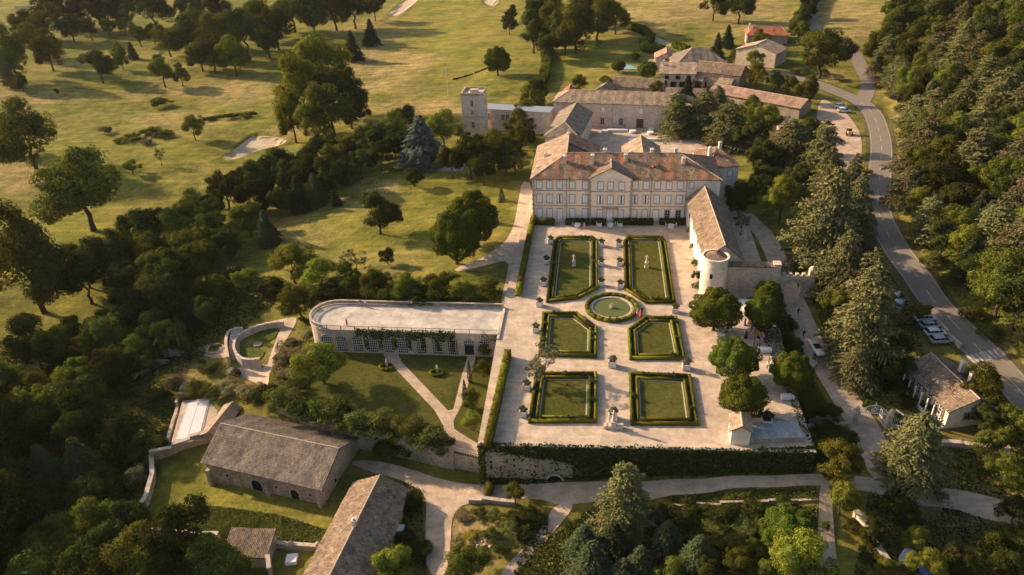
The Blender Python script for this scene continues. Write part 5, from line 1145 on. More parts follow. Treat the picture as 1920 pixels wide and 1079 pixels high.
grove('behind the orangery', 'trees behind the orangery', [(545, 490, 80, 'lime', .95), (600, 515, 66, 'lime', .9), (650, 522, 62, 'oak', .9), (700, 530, 62, 'oak', .85), (760, 538, 58, 'oak', .85), (820, 540, 56, 'oak', .85), (872, 545, 48, 'oak', .85), (915, 530, 40, 'oak', .8), (558, 562, 66, 'oak', 1.05), (420, 498, 34, 'thin', 1.1), (460, 525, 46, 'lime', .95), (665, 490, 50, 'thin', .9), (620, 550, 50, 'dark', .8), (730, 552, 50, 'dark', .75), (790, 556, 50, 'dark', .75), (840, 520, 36, 'oak', .8), (510, 540, 50, 'dark', .9)])
p, h, wf = fit(1018, 680, 66, 'thin', 1.0); tree('thin', p, h, wf, 'olive_tree', 'grey leaved olive tree overhanging the near left parterre', None); p, h, wf = fit(1005, 695, 44, 'thin', 1.1); tree('thin', p, h, wf, 'olive_tree', 'smaller grey olive tree beside a planter at the left garden path', None)
grove('between the hamlet houses', 'trees of the hamlet', [(1545, 92, 92, 'oak', .95), (1430, 75, 34, 'oak'), (1415, 110, 30, 'lime'), (1380, 100, 24, 'dark'), (1345, 90, 26, 'fir'), (1420, 140, 40, 'lime'), (1455, 150, 32, 'oak'), (1480, 155, 34, 'oak'), (1512, 165, 42, 'oak'), (1215, 128, 38, 'round', .9), (1160, 122, 26, 'round', .9), (1192, 105, 16, 'round', .9), (1085, 155, 30, 'lime'), (1135, 155, 26, 'lime'), (1230, 165, 26, 'lime'), (1505, 30, 36, 'dark', 1.2), (1500, 50, 36, 'oak', 1.2), (1515, 10, 36, 'dark', 1.2), (1360, 125, 26, 'oak'), (1365, 72, 26, 'fir', 1.5), (1125, 82, 16, 'lime', .8), (1340, 2, 50, 'dark'), (1390, 0, 60, 'dark')])
grove('among the meadow hedges right of the copse', 'trees right of the copse', [(1660, 75, 62, 'dark'), (1690, 40, 60, 'dark'), (1640, 95, 40, 'oak'), (1705, 100, 50, 'dark'), (1690, 10, 50, 'dark')])
# ---------------------------------------------------------------- woods: many alike trees
def wood(poly, spec, n, seed, name_lbl, group, gap=.62, pxr=None):
    rg = random.Random(seed); xs = [q[0] for q in poly]; ys = [q[1] for q in poly]; done = 0; tries = 0
    while done < n and tries < n*14:
        tries += 1; x, y = rg.uniform(min(xs), max(xs)), rg.uniform(min(ys), max(ys))
        if not inpoly(np.array(x), np.array(y), poly): continue
        kd = rg.choice(spec); h = rg.uniform(*{'oak': (8, 13), 'dark': (9, 14), 'lime': (6, 10), 'cedar': (10, 17), 'pine': (9, 15), 'fir': (8, 14), 'thin': (5, 8), 'blue': (9, 13)}[kd]); p = GT(x, y, h*.5); r_ = h*.42
        if onway(p.x, p.y, r_*.55-1.5)[0] or shades(p, h, r_): continue
        if any((p.x-a)**2+(p.y-b)**2 < ((r_+c)*gap)**2 for a, b, c in PLACED): continue
        tree(kd, p, h, rg.uniform(.9, 1.15), NAMES[kd], LOOK[kd]+' '+name_lbl, group); PLACED.append((p.x, p.y, r_)); done += 1
    return done
wood([(470, 315), (600, 285), (700, 262), (760, 262), (745, 300), (640, 320), (550, 365), (500, 425), (400, 495), (330, 560), (150, 560), (150, 490), (290, 410), (350, 390), (430, 350)], ['dark', 'dark', 'dark', 'oak'], 75, 1, 'in the wooded band across the middle left', 'wooded band at the middle left')
wood([(100, 610), (330, 570), (400, 515), (440, 560), (390, 610), (330, 640), (310, 690), (250, 730), (270, 800), (230, 850), (190, 930), (0, 1010), (0, 665)], ['dark', 'dark', 'oak', 'dark', 'fir'], 75, 2, 'in the shaded wood at the lower left', 'shaded wood at the lower left')
wood([(0, 1010), (240, 960), (400, 1030), (420, 1085), (0, 1085)], ['dark', 'oak', 'dark'], 16, 3, 'in the dark thicket at the bottom left', 'thicket at the bottom left')
wood([(1700, -10), (1925, -10), (1925, 730), (1855, 640), (1795, 560), (1735, 480), (1698, 400), (1698, 320), (1715, 260), (1695, 190), (1650, 130), (1650, 80)], ['cedar', 'cedar', 'pine', 'oak', 'oak', 'dark', 'dark', 'lime', 'fir'], 215, 4, 'on the wooded hillside right of the road', 'trees on the wooded hillside', .56)
wood([(1925, -10), (2150, -10), (2150, 900), (1925, 735)], ['cedar', 'oak', 'dark'], 30, 5, 'on the wooded hillside right of the road', 'trees on the wooded hillside', .7)
wood([(1738, 465), (1925, 540), (1925, 735), (1865, 650), (1795, 555)], ['oak', 'dark', 'lime', 'dark'], 40, 8, 'on the wooded hillside right of the road', 'trees on the wooded hillside', .45)
wood([(1760, 700), (1925, 745), (1925, 820), (1860, 760)], ['oak', 'dark'], 6, 6, 'between the gate lodge and the road', 'trees behind the gate lodge')
# the tall wood that goes on beyond the left edge and throws its shade into the valley
rg = random.Random(11)
for i in range(260):
    x = rg.uniform(-200, -90); y = rg.uniform(50, 96)+max(0, -110-x)*.36
    if any((x-a)**2+(y-b)**2 < 16 for a, b, c in PLACED): continue
    qx_, qy_, k_ = proj((x, y, float(surf(x, y))+8))
    if qx_ > -20: continue
    hh = rg.uniform(20, 28)
    if shades(Vector((x, y, float(surf(x, y)))), hh, hh*.3): continue
    tree(rg.choice(['dark', 'oak']), Vector((x, y, float(surf(x, y)))), hh, .7, 'dark_tree', 'tall dark tree of the wood at the left edge', 'wood beyond the left edge'); PLACED.append((x, y, 4))
# ---------------------------------------------------------------- shrubs
def bushes(where, group, lst):
    by = {}
    for t in lst: by.setdefault(t[3], []).append(t)
    lk = {'bush': 'green shrub', 'dryb': 'dry tan shrub', 'dark': 'dark shrub', 'yel': 'yellow green shrub', 'red': 'red leaved shrub', 'olive': 'grey leaved shrub', 'box': 'clipped box bush', 'ivy': 'dark ivy mound'}
    for kd, L in by.items():
        L.sort(key=lambda t: t[0])
        for i, (cx, cy, wpx, kd, *r_) in enumerate(L):
            p = GT(cx, cy+wpx*.2); w_ = wpx*depth(p)/FOC; shrub(kd, p, w_, w_*(r_[0] if r_ else .8), 'shrub', lk[kd]+' '+where+('' if len(L) == 1 else ', %s from the left' % ORD[i]), group)
bushes('in the thick hedge above the farm wall', 'hedge bushes above the farm wall', [(500, 745, 70, 'dark', .75), (535, 758, 74, 'bush', .75), (570, 766, 74, 'dark', .75), (605, 774, 76, 'bush', .75), (640, 784, 76, 'dark', .75), (672, 792, 76, 'bush', .75), (706, 800, 76, 'bush', .75), (738, 808, 76, 'dark', .75), (770, 815, 74, 'bush', .75), (800, 822, 70, 'bush', .75), (828, 832, 56, 'dark', .75)])
bushes('on the golf course', 'shrubs on the golf course', [(305, 192, 42, 'dark', .5), (200, 245, 30, 'olive', .6), (225, 262, 26, 'bush', .4), (250, 255, 36, 'bush', .4), (285, 245, 40, 'dark', .4), (310, 250, 36, 'bush', .4), (275, 265, 30, 'olive', .4), (395, 222, 20, 'dark', .4), (430, 218, 26, 'dark', .5), (460, 216, 22, 'bush', .4), (290, 32, 10, 'box', .8), (300, 33, 10, 'box', .8), (310, 33, 10, 'box', .8), (320, 33, 10, 'box', .8), (30, 165, 14, 'bush')])
bushes('around the covered pool', 'shrubs around the covered pool', [(330, 718, 44, 'dryb'), (345, 745, 34, 'dryb'), (372, 730, 44, 'bush'), (430, 722, 52, 'dryb', .5), (470, 730, 56, 'dryb', .5), (395, 690, 40, 'dark', .5), (410, 735, 40, 'dark', .6), (380, 680, 14, 'bush'), (260, 900, 46, 'olive', 1.1), (255, 860, 36, 'bush'), (300, 830, 24, 'yel', 1.0), (315, 805, 18, 'yel', .9), (240, 850, 30, 'bush', 1.1), (440, 700, 30, 'dark', .5), (500, 740, 36, 'dryb', .6), (300, 745, 40, 'dark', .6)])
bushes('on the mound left of the orangery', 'shrubs on the orangery mound', [(570, 660, 40, 'dryb', .5), (535, 670, 40, 'dryb', .5), (555, 700, 40, 'dryb', .5), (580, 630, 22, 'bush', .7), (568, 600, 16, 'bush', .8), (590, 675, 36, 'bush', .6), (545, 640, 26, 'dryb', .5), (560, 725, 30, 'dark', .7), (530, 700, 26, 'dryb', .5)])
bushes('in the rough by the lane fork', 'shrubs by the lane fork', [(870, 965, 36, 'dryb', .4), (900, 960, 36, 'bush', .5), (930, 965, 36, 'bush', .6), (885, 1000, 36, 'yel', .4), (920, 1000, 40, 'bush', .5), (950, 990, 40, 'bush', .6), (860, 1010, 30, 'dryb', .4), (900, 1035, 34, 'bush', .5), (970, 970, 40, 'dark', .6), (1000, 965, 40, 'dark', .6), (940, 1030, 36, 'dark', .6), (1015, 975, 30, 'bush', .5), (985, 1000, 36, 'dark', .6)])
bushes('in the old garden at the bottom', 'shrubs in the old bottom garden', [(1272, 1012, 16, 'red', 1.2), (1327, 1013, 16, 'red', 1.2), (1345, 990, 60, 'bush', .35), (1400, 980, 60, 'bush', .35), (1375, 1010, 50, 'bush', .4), (1430, 970, 46, 'bush', .4), (1290, 955, 60, 'dark', .5), (1350, 958, 60, 'dark', .5), (1410, 950, 50, 'dark', .5), (1240, 960, 50, 'dark', .5), (1470, 940, 40, 'dark', .5), (1545, 985, 24, 'bush'), (1600, 985, 40, 'dark', .5), (1630, 1030, 50, 'dark', .5), (1690, 930, 50, 'dark', .5), (1760, 930, 30, 'bush', .5)])
bushes('along the road bank', 'shrubs along the road bank', [(1672, 180, 26, 'bush'), (1690, 210, 34, 'bush'), (1705, 240, 36, 'dryb', .5), (1715, 270, 36, 'bush'), (1690, 300, 24, 'dryb', .4), (1712, 315, 40, 'bush'), (1700, 345, 30, 'bush'), (1698, 390, 34, 'bush'), (1720, 440, 40, 'yel', .9), (1745, 490, 40, 'bush'), (1775, 530, 36, 'bush'), (1660, 130, 24, 'dryb', .5), (1650, 160, 24, 'dryb', .5), (1570, 145, 30, 'dryb', .4), (1540, 135, 30, 'bush', .5), (1500, 132, 34, 'bush', .4), (1820, 590, 40, 'dark'), (1850, 625, 40, 'bush'), (1625, 325, 20, 'yel', .8)])
bushes('near the gate lodge', 'shrubs near the gate lodge', [(1745, 770, 36, 'dark', .9), (1730, 805, 40, 'bush', .6), (1625, 765, 22, 'dark', 1.3), (1650, 775, 22, 'dark', 1.3), (1530, 785, 26, 'yel', .4), (1680, 720, 50, 'dark', .5), (1550, 800, 40, 'dark', .6), (1590, 820, 40, 'dark', .6), (1530, 850, 40, 'dark', .6), (1860, 800, 40, 'bush', .9), (1680, 780, 40, 'dark', .4), (1700, 750, 36, 'dark', .4)])
bushes('in the slope between terrace and drive', 'shrubs between terrace and drive', [(1455, 600, 34, 'dark', .8), (1470, 640, 34, 'dark', .8), (1440, 575, 34, 'dark', .8), (1500, 710, 30, 'dark', .8), (1515, 780, 40, 'dark', .7), (1490, 730, 36, 'bush', .8), (1462, 575, 24, 'bush', .8), (1525, 770, 30, 'bush', .7), (1475, 610, 34, 'dark', .9), (1490, 650, 34, 'dark', .9)])
bushes('below the farm barn', 'shrubs below the farm barn', [(280, 1000, 50, 'dark', .5), (330, 1050, 60, 'dark', .5), (300, 1040, 36, 'bush', .5), (380, 1060, 60, 'bush', .5), (240, 1050, 60, 'dark', .5), (400, 895, 20, 'bush', 1.0), (150, 960, 60, 'yel', .35), (80, 950, 60, 'yel', .3), (190, 940, 40, 'bush', .6), (420, 1075, 50, 'bush', .5), (360, 1075, 40, 'yel', .4), (700, 910, 30, 'dark', .5), (770, 950, 40, 'dark', .5), (790, 1030, 50, 'dark', .5), (760, 1000, 40, 'dark', .5)])
# rows of ground ivy / scrub on the valley floor read as one mass
def scrub(name, poly, n, size, mat, seed, hz=.5):
    g = np.random.RandomState(seed); P_ = [GT(x, y) for x, y in poly]; pl = [(p.x, p.y) for p in P_]; xs = [p[0] for p in pl]; ys = [p[1] for p in pl]
    x = g.uniform(min(xs), max(xs), n*3); y = g.uniform(min(ys), max(ys), n*3); k = inpoly(x, y, pl); x, y = x[k][:n], y[k][:n]; k = ~onway(x, y, .3); x, y = x[k], y[k]
    z = surf(x, y)+np.abs(g.normal(0, hz, len(x)))*(.4+.6*(vnoise(x/3, y/3, seed) > 0))
    o = link(name, lmesh(name, leaves(np.stack([x, y, z], -1), np.tile([-.3, 0, 1.0], (len(x), 1)), np.full(len(x), size), g, .6), mat)); o['kind'] = 'stuff'; return o
scrub('undergrowth', [(0, 640), (330, 560), (450, 500), (560, 540), (430, 640), (340, 700), (330, 800), (270, 950), (420, 1085), (0, 1085)], 42000, .42, L_DARK, 5, .6)
scrub('undergrowth', [(1700, 0), (1920, 0), (1920, 760), (1860, 650), (1790, 560), (1730, 480), (1705, 400), (1700, 320), (1720, 250), (1690, 190), (1650, 130)], 42000, .5, L_BUSH, 6, .5)
scrub('undergrowth', [(1000, 960), (1040, 1000), (1100, 960), (1230, 962), (1530, 958), (1530, 1085), (960, 1085)], 16000, .36, L_DARK, 7, .4)
scrub('undergrowth', [(1400, 560), (1465, 545), (1600, 790), (1620, 880), (1520, 880), (1500, 800)], 9000, .36, L_DARK, 8, .4)
scrub('undergrowth', [(1490, 520), (1620, 790), (1700, 830), (1740, 690), (1700, 540), (1620, 420), (1540, 400)], 12000, .36, L_DARK, 9, .35)
scrub('undergrowth', [(930, 870), (1500, 872), (1530, 874), (1400, 882), (1150, 893), (1020, 897), (930, 900)], 6000, .34, L_IVY, 10, .3)
scrub('undergrowth', [(600, 535), (940, 545), (940, 570), (600, 562)], 7000, .36, L_OAK, 12, .5)
scrub('undergrowth', [(1640, 860), (1920, 800), (1920, 1085), (1600, 1085)], 9000, .36, L_DARK, 13, .3)
scrub('undergrowth', [(690, 910), (790, 905), (800, 1085), (650, 1085)], 3500, .34, L_DARK, 14, .3)
for y0, o_ in ((0, 0),):
    bed = scrub('long_grass', [(360, 950), (520, 965), (640, 1000), (640, 1020), (350, 1005)], 15000, .22, L_BUSH, 15, .25)
scrub('long_grass', [(520, 640), (590, 640), (600, 690), (570, 730), (520, 720), (510, 690)], 6000, .28, L_DRYB, 16, .3)
scrub('long_grass', [(1250, 932), (1530, 915), (1530, 940), (1260, 948)], 9000, .2, L_BUSH, 17, .18)
scrub('long_grass', [(1330, 960), (1530, 950), (1540, 1040), (1450, 1050), (1330, 1000)], 9000, .24, L_BUSH, 18, .2)
# ---------------------------------------------------------------- lower left: covered pool, horseshoe stair, walls
M_POOLC = plain('white_pool_cover', (.56, .55, .53), .6, .3, .04, 2); M_DECK = stone('pool_paving', (.48, .36, .27), (.40, .30, .22), 1.2, .02, .2, .2)
pz = -9.2; cor = [gp(x, y, pz) for x, y in ((354, 757), (391, 752), (374, 820), (330, 826))]; c0 = sum((p.xy for p in cor), Vector((0, 0)))/4
pl = thing('swimming_pool', 'rectangular swimming pool under a white cover beside the stone barn', 'pool', (c0.x, c0.y, pz))
dk = [gp(x, y, pz) for x, y in ((342, 752), (414, 745), (394, 822), (320, 834))]
b = MB(); b.prism([(p.x-c0.x, p.y-c0.y) for p in dk], -3, 0); part('deck', b, M_DECK, pl)
b = MB(); b.prism([tuple(p) for p in inset([(p.x-c0.x, p.y-c0.y) for p in cor], -.3)], 0, .08); part('coping', b, M_COPING, pl)
lc = [Vector((p.x-c0.x, p.y-c0.y)) for p in cor]
for s0, s1 in ((0, .492), (.508, 1)):
    q = [lc[0].lerp(lc[1], s0), lc[0].lerp(lc[1], s1), lc[3].lerp(lc[2], s1), lc[3].lerp(lc[2], s0)]; b = MB(); b.prism([tuple(p) for p in q], .08, .14); part('cover_panel', b, M_POOLC, pl)
def wall_run(name, label, pts, w_, h, mat, z=None, cope=True, sink=1.5, cat='wall', steps=3.0):
    """masonry wall following the ground"""
    c0 = pts[0]; e = thing(name, label, cat, (c0.x, c0.y, c0.z)); P_ = resample([(p.x, p.y) for p in pts], steps, False); b = MB(); c = MB()
    for i, (a, d) in enumerate(zip(P_[:-1], P_[1:])):
        zt = max(float(surf(a.x, a.y)), float(surf(d.x, d.y))) if z is None else z; zt += h; g = (d-a).normalized()*.03; rz_ = math.atan2(d.y-a.y, d.x-a.x); m_ = (a+d)/2-c0.xy; L = (d-a).length+.06
        b.box((m_.x, m_.y, zt-c0.z-(h+sink)/2), (L, w_, h+sink), rz_)
        if cope: c.box((m_.x, m_.y, zt-c0.z+.07+.004*(i % 3)), (L-.04, w_+.16, .14), rz_)
    part('wall', b, mat, e)
    if cope: part('coping', c, M_COPING, e)
    return e
wall_run('garden_wall', 'thin pale wall along the left side of the covered pool', [GT(x, y) for x, y in ((350, 718), (335, 770), (318, 830))], .4, .9, M_STONEP)
wall_run('garden_wall', 'stone wall from the pool corner to the barn', [GT(x, y) for x, y in ((288, 868), (330, 848), (360, 832), (395, 818))], .6, 1.2, M_STONE, sink=3)
wall_run('garden_wall', 'ruined stone wall running down from the pool corner', [GT(x, y) for x, y in ((288, 866), (290, 900), (278, 945), (250, 985), (240, 1003))], .6, 1.6, M_STONE, sink=3)
wall_run('garden_wall', 'stone wall with rounded stones along the lower yard', [GT(x, y) for x, y in ((235, 1003), (300, 1008), (360, 1011), (412, 1012))], .6, 1.3, M_STONE, sink=3)
wall_run('garden_wall', 'low wall closing the yard between shed and long barn', [GT(x, y) for x, y in ((506, 1024), (550, 1030), (605, 1032))], .5, .9, M_STONE)
wall_run('garden_wall', 'upright wall beside the small shed at the bottom edge', [GT(x, y) for x, y in ((500, 1015), (506, 1050), (510, 1085))], .5, 2.2, M_STONE)
wall_run('garden_wall', 'low hidden wall in the shaded wood at the left', [GT(x, y) for x, y in ((190, 668), (250, 668), (300, 667), (345, 666))], .9, .7, M_STONEP)
wall_run('garden_wall', 'faint low wall slanting through the shaded wood', [GT(x, y) for x, y in ((250, 712), (285, 695), (318, 680))], .3, .5, M_STONEP)
wall_run('garden_wall', 'narrow sunlit wall running down the old bottom right garden', [GT(x, y) for x, y in ((1602, 968), (1625, 1005), (1650, 1045), (1662, 1062))], .7, 1.1, M_STONEP)
wall_run('garden_wall', 'low wall below the grass strip in the old bottom garden', [GT(x, y) for x, y in ((1262, 952), (1350, 948), (1440, 943), (1500, 940), (1532, 938))], .4, .25, M_STONE, sink=3, cope=False)
wall_run('garden_wall', 'low stone wall around the rubble bed at the lane fork', [GT(x, y) for x, y in ((880, 944), (905, 942), (940, 944), (965, 946))], .5, .6, M_STONE)
wall_run('garden_wall', 'broken terrace wall with scattered stones below the gate lodge', [GT(x, y) for x, y in ((1765, 835), (1800, 838), (1850, 845), (1890, 846))], .7, .8, M_STONEP)
wall_run('garden_wall', 'retaining wall in front of the lower garden hedge trees', [Vector((*LOWER[k], LZ)) for k in (5, 6, 7, 8)], .8, .5, M_STONE, z=LZ, sink=6)
wall_run('garden_wall', 'low boundary wall along the road beside the parked cars', [GT(x, y) for x, y in ((1752, 600), (1775, 628), (1800, 655))], .4, .5, M_STONEP)
rl = thing('railing', 'short white metal railing at the foot of the garden path', 'railing', tuple(gp(852, 846, LZ)))
b = MB(); a_, d_ = gp(852, 846, LZ)-gp(852, 846, LZ), gp(904, 862, LZ)-gp(852, 846, LZ)
for k in range(12): p_ = a_.lerp(d_, k/11); b.tube([p_, p_+Vector((0, 0, 1))], .03, 5)
part('posts', b, M_FRAME, rl); b = MB()
for z in (.5, 1.0): b.beam(a_+Vector((0, 0, z)), d_+Vector((0, 0, z)), .06, .06)
part('rails', b, M_FRAME, rl)
# horseshoe stair
sc0 = GT(482, 655); hs = thing('horseshoe_stair', 'curved double stone stair with parapets around two small lawns', 'stair', tuple(sc0))
def arcpts(px): return [GT(*q) for q in px]
def parapet(pts, w_, h, base=-1.5, nm='parapet', zf=None):
    P_ = spline(pts, 1.2); b = MB()
    for i, (a, d) in enumerate(zip(P_[:-1], P_[1:])):
        z = (a.z+d.z)/2 if zf is None else zf(i/(len(P_)-1)); m_ = (a+d)/2-sc0; b.box((m_.x, m_.y, z-sc0.z+(h+base)/2), ((d-a).xy.length+.08, w_, h-base), math.atan2(d.y-a.y, d.x-a.x))
    part(nm, b, M_STONEP, hs)
parapet(arcpts(((431, 684), (427, 655), (434, 634), (457, 628))), .55, 2.0, -3)
parapet(arcpts(((533, 614), (500, 618), (470, 628), (448, 642), (441, 662), (450, 680))), .5, 1.6, -3)
parapet(arcpts(((448, 680), (458, 688), (475, 690), (490, 688))), .6, 2.2, -3)
P1 = spline(arcpts(((440, 632), (434, 645), (432, 662), (438, 682))), .45)
for i, p_ in enumerate(P1):
    d = (P1[min(i+1, len(P1)-1)]-P1[max(i-1, 0)]); b = MB(); m_ = p_-sc0; b.box((m_.x+1.0, m_.y, 1.3-i*.10-.9), (2.0, .5, 1.8), 0); part('step', b, M_COPING, hs)
for lst, nm in ((((472, 632), (495, 618), (526, 616), (511, 641), (480, 640)), 0), (((451, 655), (500, 655), (488, 679), (470, 677), (455, 668)), 1)):
    o = pxsheet('lawn', lst, M_LAWN2, 1, dz=.16, kind=None); o.data.transform(Matrix.Translation(-sc0)); o.parent = hs
q = GT(484, 647)
b = MB(); b.lathe([(.9, 0), (.9, .3), (.7, .3), (.65, .1)], 14, tuple(q-sc0)); part('small_basin', b, M_STONE, hs)
q = GT(404, 656); wl_ = thing('stone_well', 'round dark stone basin at the foot of the horseshoe stair', 'basin', tuple(q)); b = MB(); b.lathe([(1.9, 0), (1.9, .4), (1.5, .4), (1.5, .1)], 18); part('rim', b, M_STONE, wl_); b = MB(); b.lathe([(1.5, .05), (1.5, .15)], 18); part('water', b, M_WATER, wl_)
# topiary
for px, py, nm in ((941, 378, 'far'), (928, 420, 'near')):
    q = GT(px, py); g = np.random.RandomState(px); n = 900; z = g.uniform(0, 1, n)**1.3; a = g.uniform(0, 6.283, n); r_ = 1.1*(1-z)**.8
    V = leaves(np.stack([r_*np.cos(a), r_*np.sin(a), z*4.2+.1], -1), np.stack([np.cos(a), np.sin(a), .4+0*a], -1), np.full(n, .3), g, .4); o = link('topiary_cone', lmesh('topiary_cone', V, L_FIR), None, tuple(q)); tag(o, 'dark clipped cone, the %s one of two beside the curved gravel path' % nm, 'topiary', 'clipped cones')
for px, py, nm in ((724, 690, 'left'), (819, 701, 'right')):
    q = gp(px, py, LZ); e = thing('rose_circle', 'ring of clipped box with a statue bust, the %s one on the lower lawn' % nm, 'flower bed', tuple(q)); g = np.random.RandomState(px)
    for k in range(8):
        a0, a1 = 2*math.pi*k/8, 2*math.pi*(k+1.05)/8; link('hedge', hedge_mesh((1.3*math.cos(a0), 1.0*math.sin(a0)), (1.3*math.cos(a1), 1.0*math.sin(a1)), .4, .5, g, L_BOX, .16, 40), e)
    b = MB(); b.box((0, .6, .5), (.4, .4, 1.0)); b.lathe([(.1, 1.0), (.22, 1.2), (.1, 1.4), (.14, 1.55), (.05, 1.7)], 8, (0, .6, 0)); part('bust', b, M_STAT, e)

# ---------------------------------------------------------------- vehicles
M_CARW = plain('white_car_paint', (.62, .61, .60), .3, .6, .02, 1); M_CARC = plain('cream_car_paint', (.58, .52, .43), .3, .6, .03, 1); M_TYRE = plain('tyre', (.02, .02, .02), .9, .2, .1, 2); M_RIM = plain('wheel_rim', (.35, .35, .36), .4, .5, .05, 2); M_CARB = plain('grey_car_paint', (.33, .34, .36), .3, .6, .02, 1); M_YEL = plain('machine_yellow', (.48, .33, .10), .5, .4, .1, 2); M_LAMP = plain('headlamp', (.6, .6, .58), .2, .6, .02, 2); M_SEAT = plain('dark_leather', (.025, .02, .018), .7, .3, .1, 3)
def loft(mb, secs):
    """secs: list of (x, halfwidth, z0, z1): rounded car sections"""
    rings = []
    for x, w_, z0, z1 in secs:
        k = len(mb.v); mb.v += [(x, -w_*.9, z0), (x, w_*.9, z0), (x, w_, z0+(z1-z0)*.45), (x, w_*.93, z0+(z1-z0)*.85), (x, w_*.7, z1), (x, -w_*.7, z1), (x, -w_*.93, z0+(z1-z0)*.85), (x, -w_, z0+(z1-z0)*.45)]; rings.append(k)
    for a, b in zip(rings[:-1], rings[1:]):
        for j in range(8): mb.f.append((a+j, a+(j+1) % 8, b+(j+1) % 8, b+j)); mb.uv.append([(0, 0)]*4); mb.mi.append(0)
    for k in (rings[0], rings[-1]): mb.f.append(tuple(k+j for j in range(8))); mb.uv.append([(0, 0)]*8); mb.mi.append(0)
def car(p, rz, label, paint, style='hatch', group=None):
    e = thing('car', label, 'car', (p.x, p.y, p.z+.1), rz, group); b = MB()
    loft(b, [(-2.1, .75, .35, .75), (-2.0, .85, .25, .95), (-1.2, .89, .22, 1.0), (.6, .89, .22, .98), (1.5, .86, .22, .88), (2.0, .8, .28, .75), (2.12, .7, .38, .62)]); part('body', b, paint, e, smooth=True)
    if style == 'open':
        b = MB(); b.bx(-1.05, .45, -.62, .62, .9, 1.0); part('cockpit', b, M_SEAT, e); b = MB(); b.beam((.5, -.65, 1.0), (.5, .65, 1.0), .06, .4); part('windscreen', b, M_GLASS, e)
        for y in (-.32, .32): b = MB(); b.bx(-.7, -.5, y-.22, y+.22, .8, 1.25); part('seat', b, M_SEAT, e)
    else:
        b = MB(); loft(b, [(-1.95, .72, .9, 1.0), (-1.6, .76, .9, 1.38), (-.2, .76, .9, 1.46), (.5, .74, .9, 1.36), (1.2, .70, .88, .95)]); part('windows', b, M_GLASS, e)
        b = MB(); loft(b, [(-1.6, .70, 1.33, 1.43), (-.9, .73, 1.36, 1.5), (-.1, .73, 1.36, 1.5), (.45, .68, 1.3, 1.4)]); part('roof_panel', b, paint, e)
        b = MB()
        for x in (-.75, .1): 
            for y in (-.755, .755): b.box((x, y, 1.12), (.07, .06, .45))
        part('pillars', b, paint, e)
    for x in (-1.3, 1.3):
        for y in (-.82, .82):
            b = MB(); b.tube([(0, -.1, 0), (0, .1, 0)], .32, 14); w_ = part('wheel', b, M_TYRE, e, (x, y, .32)); b = MB(); b.tube([(0, -.11, 0), (0, .11, 0)], .18, 10); part('rim', b, M_RIM, w_)
    for y in (-.6, .6): b = MB(); b.box((2.05, y, .62), (.12, .3, .14)); part('headlight', b, M_LAMP, e)
    b = MB(); b.box((-2.1, 0, .6), (.06, 1.3, .12)); part('tail_lamp', b, plain('tail_lamp', (.3, .02, .02), .4, .5, .02, 2) if 'tail_lamp' not in MATS else MATS['tail_lamp'], e); return e
car(GT(1576, 203), R(-10), 'white car parked by the bend in the road, the farther of two', M_CARW, group='white cars by the bend'); car(GT(1582, 211), R(-12), 'white car parked by the bend in the road, the nearer of two', M_CARW, group='white cars by the bend')
dv = drive[min(range(len(drive)), key=lambda i: (drive[i]-GT(1527, 656)).length)]; k = min(range(len(drive)), key=lambda i: (drive[i]-dv).length); dd = drive[k+1]-drive[k-1]
car(dv, math.atan2(dd.y, dd.x), 'open topped cream classic car driving down the drive', M_CARC, 'open')
for i, (px, py) in enumerate(((1734, 602), (1743, 615), (1753, 629), (1763, 643))): car(GT(px, py), R(8), 'pale car parked beside the road wall, %s in the row from the far end' % ORD[i], [M_CARW, M_CARB, M_CARW, M_CARB][i], group='cars parked beside the road wall')
car(GT(1676, 560), R(60), 'white car half hidden by the big cedar near the road', M_CARW); car(GT(1684, 575), R(60), 'grey car half hidden behind the white car under the cedar', M_CARB)
p = GT(1592, 254); ex = thing('digger', 'small tan wheeled digger parked at the edge of the parking ground', 'digger', tuple(p), R(80)); b = MB(); loft(b, [(-1.2, .6, .5, 1.1), (-1.0, .7, .45, 1.4), (.3, .7, .45, 1.35), (.6, .6, .5, 1.1)]); part('body', b, M_YEL, ex)
b = MB(); loft(b, [(-.3, .55, 1.3, 2.1), (.0, .6, 1.3, 2.2), (.9, .55, 1.0, 2.2), (1.0, .5, 1.0, 2.0)]); part('cab', b, M_GLASS, ex); b = MB(); b.bx(-.3, 1.0, -.6, .6, 2.2, 2.28); part('cab_roof', b, M_YEL, ex)
b = MB(); b.tube([(.6, .3, 1.1), (1.9, .3, 2.5), (2.9, .3, 1.2)], [.16, .14, .1], 6); part('boom', b, M_YEL, ex); b = MB(); b.box((3.0, .3, .8), (.6, .7, .7), 0, .7); part('bucket', b, M_IRON, ex)
for x in (-.8, .6):
    for y in (-.75, .75): b = MB(); b.tube([(0, -.15, 0), (0, .15, 0)], .5, 14); part('wheel', b, M_TYRE, ex, (x, y, .5))

